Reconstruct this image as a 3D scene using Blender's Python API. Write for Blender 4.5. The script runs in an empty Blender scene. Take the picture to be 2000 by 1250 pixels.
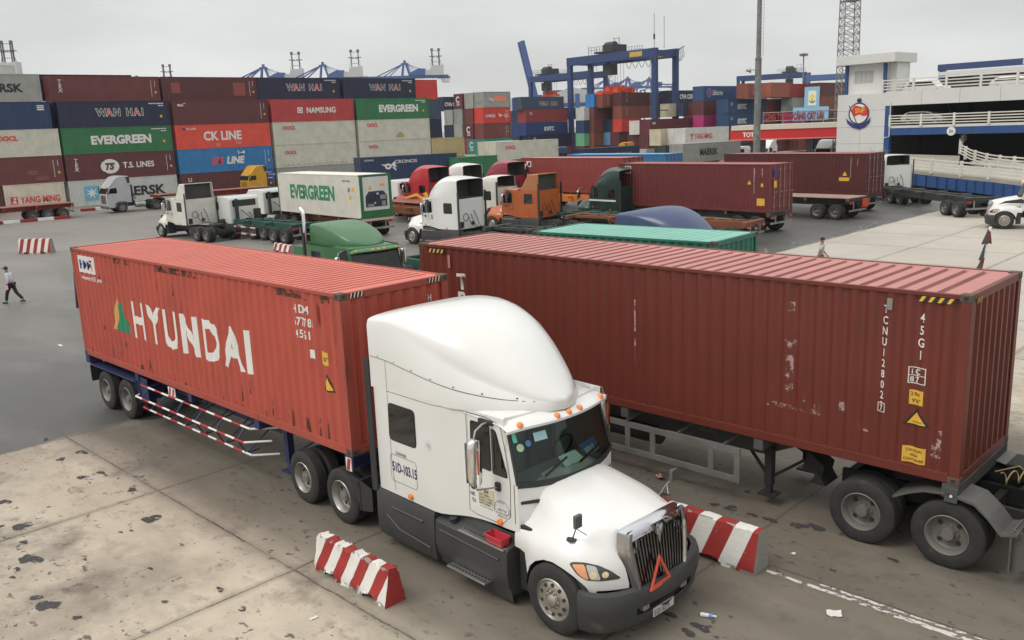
import bpy, bmesh, math, random
import numpy as np
from mathutils import Vector, Matrix
from mathutils.bvhtree import BVHTree
random.seed(7)
R=math.radians
sc=bpy.context.scene
# ------------------------------------------------------------------ camera
F,PITCH,ROLL,CZ,CY=1713.,.2156,-.0395,6.8434,625.
cp,sp=math.cos(PITCH),math.sin(PITCH); cr,sr=math.cos(ROLL),math.sin(ROLL)
FW=Vector((0,cp,-sp)); _up=Vector((0,sp,cp)); _rt=Vector((1,0,0))
RT=cr*_rt+sr*_up; UP=-sr*_rt+cr*_up
cam=bpy.data.cameras.new('camera'); camo=bpy.data.objects.new('camera',cam); sc.collection.objects.link(camo)
cam.sensor_width=36; cam.lens=F/2000*36; cam.clip_start=.1; cam.clip_end=6000
M=Matrix((( RT.x,UP.x,-FW.x,0),(RT.y,UP.y,-FW.y,0),(RT.z,UP.z,-FW.z,CZ),(0,0,0,1)))
camo.matrix_world=M; sc.camera=camo
sc.render.engine='CYCLES'
# ------------------------------------------------------------------ sky, sun, exposure
SUN_EL,SUN_AZ=R(50),R(246)     # direction the light comes from (azimuth clockwise from +Y)
w=bpy.data.worlds.new('World'); sc.world=w; w.use_nodes=True
nt=w.node_tree; N=nt.nodes; Lk=nt.links; N.clear()
out=N.new('ShaderNodeOutputWorld'); bg=N.new('ShaderNodeBackground'); bg.inputs['Strength'].default_value=.1
sky=N.new('ShaderNodeTexSky'); sky.sky_type='NISHITA'; sky.sun_disc=False; sky.sun_elevation=SUN_EL; sky.sun_rotation=SUN_AZ
sky.air_density=1.6; sky.dust_density=4
tc=N.new('ShaderNodeTexCoord'); sep=N.new('ShaderNodeSeparateXYZ'); Lk.new(tc.outputs['Generated'],sep.inputs[0])
mp=N.new('ShaderNodeMapping'); mp.inputs['Scale'].default_value=(1.6,1.6,6); Lk.new(tc.outputs['Generated'],mp.inputs[0])
nz=N.new('ShaderNodeTexNoise'); nz.inputs['Scale'].default_value=1.7; nz.inputs['Detail'].default_value=6; nz.inputs['Roughness'].default_value=.5; Lk.new(mp.outputs[0],nz.inputs['Vector'])
grad=N.new('ShaderNodeValToRGB'); Lk.new(sep.outputs['Z'],grad.inputs[0])   # brightness of the cloud deck by elevation
e=grad.color_ramp.elements
e[0].position=0; e[0].color=(7.9,8.0,7.9,1); e[1].position=1; e[1].color=(17.5,17.4,17.0,1)
for p,cc in ((.12,(7.9,8.05,8.0,1)),(.26,(7.3,7.55,7.6,1)),(.45,(10.2,10.3,10.2,1))):
    q=e.new(p); q.color=cc
cl=N.new('ShaderNodeMapRange'); Lk.new(nz.outputs['Fac'],cl.inputs[0]); cl.inputs[1].default_value=.3; cl.inputs[2].default_value=.7; cl.inputs[3].default_value=.83; cl.inputs[4].default_value=1.12
mul=N.new('ShaderNodeMix'); mul.data_type='RGBA'; mul.blend_type='MULTIPLY'; mul.inputs[0].default_value=1
Lk.new(grad.outputs[0],mul.inputs[6]); Lk.new(cl.outputs[0],mul.inputs[7])
mx=N.new('ShaderNodeMix'); mx.data_type='RGBA'; mx.inputs[0].default_value=.93
Lk.new(sky.outputs[0],mx.inputs[6]); Lk.new(mul.outputs[2],mx.inputs[7]); Lk.new(mx.outputs[2],bg.inputs[0]); Lk.new(bg.outputs[0],out.inputs[0])
sun=bpy.data.lights.new('sun','SUN'); sun.energy=1.35; sun.angle=R(24); sun.color=(1,.96,.9)
so=bpy.data.objects.new('sun',sun); sc.collection.objects.link(so)
d=Vector((math.sin(SUN_AZ)*math.cos(SUN_EL),math.cos(SUN_AZ)*math.cos(SUN_EL),math.sin(SUN_EL)))
so.rotation_euler=d.to_track_quat('Z','Y').to_euler()
sc.view_settings.view_transform='Standard'; sc.view_settings.look='None'; sc.view_settings.exposure=0; sc.view_settings.gamma=1
# ------------------------------------------------------------------ placement helpers (surveyed ground positions)
def ray(x,y): return FW+RT*((x-1000)/F)-UP*((y-CY)/F)
def G(x,y,z=0.):
    d=ray(x,y); t=(z-CZ)/d.z; return Vector((d.x*t,d.y*t,z))
def atY(x,y,Y):
    d=ray(x,y); t=Y/d.y; return Vector((d.x*t,Y,CZ+d.z*t))
def frame(yaw): 
    u=Vector((math.cos(yaw),math.sin(yaw),0)); return u,Vector((-u.y,u.x,0))
# ------------------------------------------------------------------ materials
MATS={}
def lin(c):
    c=c/255.; return c/12.92 if c<=.04045 else ((c+.055)/1.055)**2.4
def srgb(r,g,b): return (lin(r),lin(g),lin(b))
def mat(name,col,rough=.6,metal=0,var=.0,vscale=1.5,dirt=0,dcol=(.12,.09,.06),dscale=3.,streak=False,bump=0,bscale=30,coat=0,emit=0,spec=.5):
    if name in MATS: return MATS[name]
    m=bpy.data.materials.new(name); m.use_nodes=True; t=m.node_tree; n=t.nodes; l=t.links
    b=n['Principled BSDF']; b.inputs['Base Color'].default_value=(*col,1); b.inputs['Roughness'].default_value=rough; b.inputs['Metallic'].default_value=metal
    b.inputs['Coat Weight'].default_value=coat; b.inputs['Coat Roughness'].default_value=.08; b.inputs['Specular IOR Level'].default_value=spec
    if var or dirt or bump:
        tcn=n.new('ShaderNodeTexCoord'); oi=n.new('ShaderNodeObjectInfo'); ad=n.new('ShaderNodeVectorMath'); ad.operation='ADD'
        cmb=n.new('ShaderNodeCombineXYZ'); ml=n.new('ShaderNodeMath'); ml.operation='MULTIPLY'; ml.inputs[1].default_value=37
        l.new(oi.outputs['Random'],ml.inputs[0]); l.new(ml.outputs[0],cmb.inputs[0]); l.new(ml.outputs[0],cmb.inputs[2])
        l.new(tcn.outputs['Object'],ad.inputs[0]); l.new(cmb.outputs[0],ad.inputs[1]); vec=ad.outputs[0]
        cur=None
        if var:
            nn=n.new('ShaderNodeTexNoise'); nn.inputs['Scale'].default_value=vscale; nn.inputs['Detail'].default_value=5; l.new(vec,nn.inputs['Vector'])
            mr=n.new('ShaderNodeMapRange'); mr.inputs[1].default_value=.25; mr.inputs[2].default_value=.75; mr.inputs[3].default_value=1-var; mr.inputs[4].default_value=1+var*.6; l.new(nn.outputs['Fac'],mr.inputs[0])
            mm=n.new('ShaderNodeMix'); mm.data_type='RGBA'; mm.blend_type='MULTIPLY'; mm.inputs[0].default_value=1; mm.inputs[6].default_value=(*col,1); l.new(mr.outputs[0],mm.inputs[7]); cur=mm.outputs[2]
        if dirt:
            mp=n.new('ShaderNodeMapping'); l.new(vec,mp.inputs[0])
            if streak: mp.inputs['Scale'].default_value=(3.2,3.2,.42)
            nd=n.new('ShaderNodeTexNoise'); nd.inputs['Scale'].default_value=dscale; nd.inputs['Detail'].default_value=8; nd.inputs['Roughness'].default_value=.68; l.new(mp.outputs[0],nd.inputs['Vector'])
            rr=n.new('ShaderNodeMapRange'); th=.74-.26*dirt; rr.inputs[1].default_value=th; rr.inputs[2].default_value=th+.13; rr.inputs[3].default_value=0; rr.inputs[4].default_value=.85; l.new(nd.outputs['Fac'],rr.inputs[0])
            md=n.new('ShaderNodeMix'); md.data_type='RGBA'; md.inputs[7].default_value=(*dcol,1); md.inputs[6].default_value=(*col,1)
            if cur: l.new(cur,md.inputs[6])
            l.new(rr.outputs[0],md.inputs[0]); cur=md.outputs[2]
            ra=n.new('ShaderNodeMapRange'); ra.inputs[3].default_value=rough; ra.inputs[4].default_value=min(1,rough+.3); l.new(rr.outputs[0],ra.inputs[0]); l.new(ra.outputs[0],b.inputs['Roughness'])
        if cur: l.new(cur,b.inputs['Base Color'])
        if bump:
            nb=n.new('ShaderNodeTexNoise'); nb.inputs['Scale'].default_value=bscale; nb.inputs['Detail'].default_value=4; l.new(vec,nb.inputs['Vector'])
            bp=n.new('ShaderNodeBump'); bp.inputs['Strength'].default_value=bump; bp.inputs['Distance'].default_value=.02; l.new(nb.outputs['Fac'],bp.inputs['Height']); l.new(bp.outputs[0],b.inputs['Normal'])
    if emit: b.inputs['Emission Color'].default_value=(*col,1); b.inputs['Emission Strength'].default_value=emit
    MATS[name]=m; return m
def paint(r,g,b,dirt=.35,rough=.55,name=None,k=1.0,dcol=(.10,.05,.03)):
    c=tuple(min(.85,x*k) for x in srgb(r,g,b))
    return mat(name or 'container_paint_%d_%d_%d'%(r,g,b),c,rough,var=.16,vscale=.9,dirt=dirt,dcol=dcol,dscale=1.7,streak=True)
def glassmat(name,tint=(.35,.42,.4),rough=.03):
    m=bpy.data.materials.new(name); m.use_nodes=True; t=m.node_tree; n=t.nodes; l=t.links; n.clear()
    o=n.new('ShaderNodeOutputMaterial'); tr=n.new('ShaderNodeBsdfTransparent'); tr.inputs[0].default_value=(*tint,1); gl=n.new('ShaderNodeBsdfGlossy'); gl.inputs[1].default_value=rough; gl.inputs[0].default_value=(.9,.95,.93,1)
    fr=n.new('ShaderNodeFresnel'); fr.inputs[0].default_value=1.5; ms=n.new('ShaderNodeMixShader'); l.new(fr.outputs[0],ms.inputs[0]); l.new(tr.outputs[0],ms.inputs[1]); l.new(gl.outputs[0],ms.inputs[2]); l.new(ms.outputs[0],o.inputs[0])
    return m
WHITE=mat('white_truck_paint',(.69,.69,.665),.32,var=.05,vscale=.8,dirt=.12,dcol=(.42,.39,.33),dscale=2.5,coat=.5)
BLACKP=mat('black_plastic',(.025,.026,.028),.6,var=.3,dirt=.45,dcol=(.12,.11,.10),dscale=2)
GREYP=mat('grey_plastic_skirt',(.046,.047,.047),.55,var=.25,dirt=.4,dcol=(.14,.13,.12),dscale=1.6)
RUBBER=mat('tyre_rubber',(.028,.027,.026),.85,var=.3,vscale=6,dirt=.5,dcol=(.10,.092,.082),dscale=3,bump=.3,bscale=40)
CHROME=mat('chrome',(.75,.75,.77),.08,1)
STEEL=mat('dull_steel',(.36,.35,.33),.42,.7,var=.3,dirt=.4,dcol=(.16,.13,.10))
ALU=mat('aluminium',(.62,.62,.6),.3,.9,var=.15)
RIMG=mat('grey_rim_paint',(.20,.19,.175),.5,.2,var=.25,dirt=.4,dcol=(.11,.09,.07),dscale=4)
DARKM=mat('dark_grease_steel',(.028,.027,.026),.7,.2,var=.3,dirt=.5,dcol=(.10,.085,.07),dscale=3)
GLASSD=mat('dark_window_glass',(.008,.01,.011),.05,spec=.7)
GLASS=glassmat('windscreen_glass',(.74,.86,.80))
AMBER=mat('amber_lens',(.85,.22,.03),.25,coat=.6)
REDL=mat('red_lens',(.45,.02,.02),.25,coat=.5)
CLEARL=mat('headlamp_lens',(.55,.53,.5),.08,.35,coat=1)
REDW=mat('barrier_red_paint',srgb(150,44,40),.8,var=.25,dirt=.4,dcol=(.32,.30,.27),dscale=5,bump=.4,bscale=18)
WHTW=mat('barrier_white_paint',srgb(212,210,203),.85,var=.12,dirt=.45,dcol=(.30,.28,.25),dscale=5,bump=.4,bscale=18)
CONC=mat('raw_concrete',(.27,.26,.24),.9,var=.25,dirt=.4,dcol=(.12,.11,.10),dscale=6,bump=.8,bscale=25)
WMARK=mat('white_marking',(.70,.69,.65),.7,var=.1,dirt=.26,dcol=(.35,.18,.14),dscale=6)
YMARK=mat('yellow_sticker',(.72,.42,.05),.6,var=.08)
BMARK=mat('black_marking',(.02,.02,.022),.6)
NAVY=mat('navy_marking',(.02,.03,.16),.5)
RMARK=mat('red_marking',(.62,.04,.04),.6)
GMARK=mat('green_marking',(.02,.22,.11),.6)
CASTM=mat('rusty_casting',(.12,.085,.06),.8,.2,var=.4,dirt=.5,dcol=(.05,.035,.025),dscale=9,bump=.4)
SKIN=mat('skin',(.27,.15,.10),.6); HAIR=mat('black_hair',(.012,.011,.011),.7)
# ------------------------------------------------------------------ mesh builder
COL=sc.collection
class MB:
    def __init__(s): s.v=[]; s.f=[]; s.m=[]
    def add(s,vs,fs,m=0):
        o=len(s.v); s.v+= [tuple(p) for p in vs]; s.f+=[tuple(i+o for i in f) for f in fs]; s.m+=[m]*len(fs); return s
    def box(s,x0,x1,y0,y1,z0,z1,m=0):
        return s.add([(x0,y0,z0),(x1,y0,z0),(x1,y1,z0),(x0,y1,z0),(x0,y0,z1),(x1,y0,z1),(x1,y1,z1),(x0,y1,z1)],[(0,3,2,1),(4,5,6,7),(0,1,5,4),(1,2,6,5),(2,3,7,6),(3,0,4,7)],m)
    def cyl(s,p0,p1,r,n=10,m=0,r1=None,cap=True):
        p0,p1=Vector(p0),Vector(p1); r1=r if r1 is None else r1
        ax=(p1-p0).normalized(); a=ax.orthogonal().normalized(); b=ax.cross(a); vs=[]
        for p,rr in ((p0,r),(p1,r1)):
            for i in range(n):
                t=2*math.pi*i/n; vs.append(p+a*(rr*math.cos(t))+b*(rr*math.sin(t)))
        fs=[(i,(i+1)%n,n+(i+1)%n,n+i) for i in range(n)]
        if cap: fs+=[tuple(range(n-1,-1,-1)),tuple(range(n,2*n))]
        return s.add(vs,fs,m)
    def tube(s,pts,r,n=8,m=0):
        pts=[Vector(p) for p in pts]; k=len(pts); vs=[]; a=None
        for i,p in enumerate(pts):
            t=(pts[min(i+1,k-1)]-pts[max(i-1,0)]).normalized()
            if a is None: a=t.orthogonal().normalized()
            a=(a-t*a.dot(t)).normalized(); b=t.cross(a)
            rr=r[i] if isinstance(r,(list,tuple)) else r
            for j in range(n):
                q=2*math.pi*j/n; vs.append(p+a*(rr*math.cos(q))+b*(rr*math.sin(q)))
        fs=[(i*n+j,i*n+(j+1)%n,(i+1)*n+(j+1)%n,(i+1)*n+j) for i in range(k-1) for j in range(n)]
        fs+=[tuple(range(n-1,-1,-1)),tuple(range((k-1)*n,k*n))]
        return s.add(vs,fs,m)
    def beam(s,p0,p1,w,h,m=0,up=(0,0,1)):
        p0,p1=Vector(p0),Vector(p1); t=(p1-p0).normalized(); up=Vector(up)
        if abs(t.dot(up))>.99: up=Vector((1,0,0))
        a=t.cross(up).normalized()*(w/2); b=a.cross(t).normalized()*(h/2)
        return s.add([p0-a-b,p0+a-b,p0+a+b,p0-a+b,p1-a-b,p1+a-b,p1+a+b,p1-a+b],[(0,1,2,3),(7,6,5,4),(0,4,5,1),(1,5,6,2),(2,6,7,3),(3,7,4,0)],m)
    def prism(s,poly,axis,a0,a1,m=0):
        # poly: 2D pts in the other two axes (x,z for y; y,z for x; x,y for z)
        def mk(p,a): return {'y':(p[0],a,p[1]),'x':(a,p[0],p[1]),'z':(p[0],p[1],a)}[axis]
        n=len(poly); vs=[mk(p,a0) for p in poly]+[mk(p,a1) for p in poly]
        fs=[tuple(range(n)),tuple(range(2*n-1,n-1,-1))]+[(i,n+i,n+(i+1)%n,(i+1)%n) for i in range(n)]
        return s.add(vs,fs,m)
    def lathe(s,prof,c,axis='y',n=32,m=0,close=False):
        vs=[];k=len(prof)
        for i in range(n):
            t=2*math.pi*i/n; ct,st=math.cos(t),math.sin(t)
            for (a,r) in prof:
                if axis=='y': vs.append((c[0]+r*ct,c[1]+a,c[2]+r*st))
                elif axis=='x': vs.append((c[0]+a,c[1]+r*ct,c[2]+r*st))
                else: vs.append((c[0]+r*ct,c[1]+r*st,c[2]+a))
        fs=[]
        for i in range(n):
            for j in range(k-1):
                i2=(i+1)%n; fs.append((i*k+j,i*k+j+1,i2*k+j+1,i2*k+j))
        return s.add(vs,fs,m)
    def grid(s,fn,nu,nv,m=0,skip=None,closeu=False):
        vs=[fn(i,j) for i in range(nu) for j in range(nv)]
        fs=[]
        for i in range(nu-(0 if closeu else 1)):
            for j in range(nv-1):
                if skip and skip(i,j): continue
                i2=(i+1)%nu; fs.append((i*nv+j,i2*nv+j,i2*nv+j+1,i*nv+j+1))
        return s.add(vs,fs,m)
    def mesh(s,name,smooth=None,fix=True):
        me=bpy.data.meshes.new(name); me.from_pydata(s.v,[],s.f); me.polygons.foreach_set('material_index',s.m)
        if fix:
            b=bmesh.new(); b.from_mesh(me); bmesh.ops.remove_doubles(b,verts=b.verts,dist=1e-5); bmesh.ops.recalc_face_normals(b,faces=b.faces); b.to_mesh(me); b.free()
        if smooth is not None:
            me.polygons.foreach_set('use_smooth',[True]*len(me.polygons)); 
            try: me.set_sharp_from_angle(angle=R(smooth))
            except Exception: pass
        me.update(); return me
    def build(s,name,mats,parent=None,smooth=None,bevel=0,fix=True):
        me=s.mesh(name,smooth,fix); return link(name,me,mats,parent,bevel)
def link(name,me,mats,parent=None,bevel=0,loc=None,rot=None):
    if not isinstance(mats,(list,tuple)): mats=[mats]
    while len(me.materials)<len(mats): me.materials.append(None)
    o=bpy.data.objects.new(name,me); COL.objects.link(o)
    for i,m_ in enumerate(mats):
        o.material_slots[i].link='OBJECT'; o.material_slots[i].material=m_
    if parent: o.parent=parent
    if loc is not None: o.location=loc
    if rot is not None: o.rotation_euler=rot
    if bevel:
        b=o.modifiers.new('bevel','BEVEL'); b.width=bevel; b.segments=2; b.limit_method='ANGLE'; b.angle_limit=R(40)
    return o
def thing(name,label,cat,loc=(0,0,0),yaw=0,group=None):
    o=bpy.data.objects.new(name,None); COL.objects.link(o); o.empty_display_size=.3; o.location=loc; o.rotation_euler=(0,0,yaw)
    return tag(o,label,cat,group)
def tag(o,label=None,cat=None,group=None,kind=None):
    if label: o['label']=label
    if cat: o['category']=cat
    if group: o['group']=group
    if kind: o['kind']=kind
    return o
def copy_tree(o,parent=None,matmap=None,skip=()):
    c=o.copy(); COL.objects.link(c); c.parent=parent
    if matmap and c.type=='MESH':
        for s_ in c.material_slots:
            if s_.material in matmap: s_.material=matmap[s_.material]
    for ch in list(o.children):
        if ch.name.split('.')[0] in skip: continue
        copy_tree(ch,c,matmap,skip)
    return c
# ------------------------------------------------------------------ lettering
def text_mesh(s,h,bold=.0,xs=1.,align='LEFT',shear=0,space=1.,res=3):
    cu=bpy.data.curves.new('t','FONT'); cu.body=s; cu.size=h*1.38; cu.offset=bold*h; cu.align_x=align; cu.shear=shear; cu.space_character=space; cu.resolution_u=res; cu.space_line=.85
    o=bpy.data.objects.new('t',cu); COL.objects.link(o); dg=bpy.context.evaluated_depsgraph_get(); dg.update()
    me=bpy.data.meshes.new_from_object(o.evaluated_get(dg)); bpy.data.objects.remove(o); bpy.data.curves.remove(cu)
    for v in me.vertices: v.co.x*=xs
    return me
def poly_mesh(polys):
    me=bpy.data.meshes.new('p'); vs=[];fs=[]
    for p in polys:
        fs.append(tuple(range(len(vs),len(vs)+len(p)))); vs+=[(a,b,0) for a,b in p]
    me.from_pydata(vs,[],fs); return me
def rrect(x0,x1,z0,z1,r,n=5):
    pts=[]
    for cx,cz,a0 in ((x1-r,z1-r,0),(x0+r,z1-r,90),(x0+r,z0+r,180),(x1-r,z0+r,270)):
        for i in range(n+1):
            a=R(a0+90*i/n); pts.append((cx+r*math.cos(a),cz+r*math.sin(a)))
    return pts
def rpoly(pts,r,n=4):
    out_=[];k=len(pts)
    for i in range(k):
        p=Vector(pts[i]);a=(Vector(pts[i-1])-p);b=(Vector(pts[(i+1)%k])-p); rr=min(r,a.length*.45,b.length*.45)
        s0=p+a.normalized()*rr; s1=p+b.normalized()*rr
        for j in range(n+1):
            t=j/n; out_.append(tuple(s0.lerp(p,t).lerp(p.lerp(s1,t),t)))
    return out_
# corrugation depth at x (trapezoid wave, pitch .278)
def wave(x,p=.278,dep=.036):
    t=(x/p)%1.
    if t<.26: return 0
    if t<.5: return dep*(t-.26)/.24
    if t<.76: return dep
    return dep*(1-(t-.76)/.24)
def breaks(x0,x1,p=.278):
    o_=[];k=math.floor(x0/p)
    while k*p<x1:
        for t in (0,.26,.5,.76):
            b=k*p+t*p
            if x0<b<x1: o_.append(b)
        k+=1
    return o_
def mark(parent,me,x,z,m,face='side',L=12.19,W=2.44,corr=None,off=.004,name='lettering',rot=0,x0w=.16):
    """lay a flat mesh (XY) on a face of a container-like box, following its corrugation"""
    b=bmesh.new(); b.from_mesh(me)
    bmesh.ops.transform(b,matrix=Matrix.Translation((x,z,0))@Matrix.Rotation(rot,4,'Z'),verts=b.verts)
    if corr is not None and len(b.verts):
        xs=[v.co.x for v in b.verts]
        for bk in breaks(min(xs)-x0w,max(xs)-x0w):
            bmesh.ops.bisect_plane(b,geom=b.verts[:]+b.edges[:]+b.faces[:],plane_co=(bk+x0w,0,0),plane_no=(1,0,0))
    for v in b.verts:
        a,c=v.co.x,v.co.y; dpt=(corr+wave(a-x0w) if corr is not None else 0)-off
        if face=='side': v.co=(a,dpt,c)
        elif face=='left': v.co=(dpt,W-a,c)
        elif face=='right': v.co=(L-dpt,a,c)
    bmesh.ops.recalc_face_normals(b,faces=b.faces)
    m2=bpy.data.meshes.new(name); b.to_mesh(m2); b.free(); m2.materials.append(m)
    o=bpy.data.objects.new(name,m2); COL.objects.link(o); o.parent=parent; return o
# ------------------------------------------------------------------ containers
CM={}
def cont_mesh(L,H,door,W=2.44,roofp=.278,merged=False,flat=False):
    key=(L,H,door,roofp,merged,flat)
    if key in CM: return CM[key]
    pn=MB(); fr_=MB(); rf=MB(); e0=.014
    def wall(x0,x1,fy,inv,z0,z1,horizontal=True):
        bs=[x0]+[b+.16 for b in breaks(x0-.16,x1-.16)]+[x1]
        pts=[(b,e0+(0 if flat else wave(b-.16))) for b in bs]
        return pts
    pts=wall(.16,L-.16,0,0,.16,H-.08)
    for y,sg in ((0,1),(W,-1)):
        pn.grid(lambda i,j:(pts[i][0],y+sg*pts[i][1],(.15,H-.07)[j]),len(pts),2)
    ep=wall(.16,W-.16,0,0,0,0)
    for x,sg,dr in ((0,1,door==0),(L,-1,door==1)):
        if dr: continue
        pn.grid(lambda i,j:(x+sg*ep[i][1]*1.2,ep[i][0],(.15,H-.07)[j]),len(ep),2)
    # roof
    bs=[.06,.3]; zz=[0,0]; x_=.34; gr=[]
    while x_<L-.5 and not flat:
        for dx,dz in ((0,0),(.035,.032),(.035+roofp*.16,.032),(.07+roofp*.16,0)): bs.append(x_+dx); zz.append(dz)
        x_+=roofp
    bs.append(L-.06); zz.append(0)
    nf0=len(rf.f); rf.grid(lambda i,j:(bs[i],(.04,.10,.135,W-.135,W-.10,W-.04)[j],H-.026-(zz[i] if j in(2,3) else 0)),len(bs),6)
    for i in range(len(bs)-1):
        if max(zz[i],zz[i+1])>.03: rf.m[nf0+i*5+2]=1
    pn.box(.05,L-.05,.05,W-.05,.1,.14)
    for y0,y1 in ((0,.06),(W-.06,W)):
        fr_.box(.162,L-.162,y0,y1,H-.075,H-.012); fr_.box(.162,L-.162,y0+.004 if y0==0 else y0,y1 if y0==0 else y1-.004,.01,.16)
    for x0 in (0,L-.16):
        for y0 in (0,W-.16): fr_.box(x0+.004,x0+.156,y0+.004,y0+.156,.119,H-.119)
        xa,xb=(x0,x0+.1) if x0==0 else (x0+.06,L)
        fr_.box(xa+.006,xb-.006,.163,W-.163,H-.13,H-.008); fr_.box(xa+.006,xb-.006,.163,W-.163,.01,.15)
    cast=MB()
    c=MB(); c.box(0,.178,0,.162,0,.118)
    drs=MB(); rods=MB()
    if door is not None:
        X=L if door==1 else 0; s_=1 if door==1 else -1
        for k in range(2):
            y0=.17+k*(W-.34)/2+.004; y1=y0+(W-.34)/2-.008
            hs=[.16]+[.16+(H-.3)*t for t in (.06,.2,.26,.42,.48,.64,.70,.86,.94)]+[H-.14]
            d_=[0,0,.03,.03,0,0,.03,.03,0,0,0]
            drs.grid(lambda i,j:(X-s_*(.03+(d_[i] if 0<j<3 else 0)),(y0,y0+.08,y1-.08,y1)[j],hs[i]),len(hs),4)
            for yy in (y0+.22,y1-.22):
                rods.cyl((X+s_*.012,yy,.06),(X+s_*.012,yy,H-.07),.02,8)
                for zq in (.35,H*.33,H*.55,H-.35): rods.box(X-.02 if s_<0 else X-.03,X+.035 if s_>0 else X+.02,yy-.05,yy+.05,zq-.04,zq+.04)
                rods.beam((X+s_*.03,yy,H*.42),(X+s_*.03,yy+.38,H*.42),.02,.03)
    if merged:
        al=MB()
        for q,m in ((pn,0),(fr_,0),(rf,0),(drs,0)): al.add(q.v,q.f,m)
        if door is not None: al.add(rods.v,rods.f,1)
        for x0 in (0,L-.178):
            for y0 in (0,W-.162):
                for z0 in (0,H-.118): al.box(x0-.002,x0+.18,y0-.002,y0+.164,z0,z0+.118,1)
        CM[key]=al.mesh('container')
    else:
        ca=c.mesh('casting'); 
        CM[key]=dict(pn=pn.mesh('panels'),fr=fr_.mesh('frame'),rf=rf.mesh('roof'),ca=ca,dr=drs.mesh('doors') if door is not None else None,rd=rods.mesh('rods',60) if door is not None else None)
    return CM[key]
CGROUP={}
def container(loc,yaw,m,label,L=12.19,H=2.9,door=1,W=2.44,near=False,frm=None,roof=None,cast=None,name='shipping_container',group=None,roofp=.278,flat=False,rodm=None,groove=None):
    if near:
        r=thing(name,label,'container',loc,yaw,group); q=cont_mesh(L,H,door,W,roofp,flat=flat)
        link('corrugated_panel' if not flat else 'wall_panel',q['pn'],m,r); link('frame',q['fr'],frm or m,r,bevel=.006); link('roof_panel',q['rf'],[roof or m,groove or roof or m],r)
        k=0
        for x0 in (0,L-.178):
            for y0 in (0,W-.162):
                for z0 in (0,H-.118):
                    k+=1; o=link('corner_casting',q['ca'],cast or CASTM,r,bevel=.012,loc=(x0+(.003 if x0 else -.003),y0+(.003 if y0 else -.003),z0))
                    yy=-.001 if y0==0 else .163; xx=.179 if x0 else -.001
                    h=MB(); h.add([(a,yy,b) for a,b in rrect(.055,.125,.03,.085,.025)],[tuple(range(24))]); h.build('casting_hole',BMARK,o,fix=False)
                    h=MB(); h.add([(xx,a,b) for a,b in rrect(.05,.11,.03,.085,.025)],[tuple(range(24))]); h.build('casting_hole',BMARK,o,fix=False)
        if door is not None:
            dd=link('door_leaf',q['dr'],m,r); link('lock_rod',q['rd'],rodm or STEEL,dd)
        return r
    me=cont_mesh(L,H,door,W,merged=True,flat=flat)
    o=link(name,me,[m,rodm or m],None,loc=loc,rot=(0,0,yaw)); return tag(o,label,'container',group)
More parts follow.
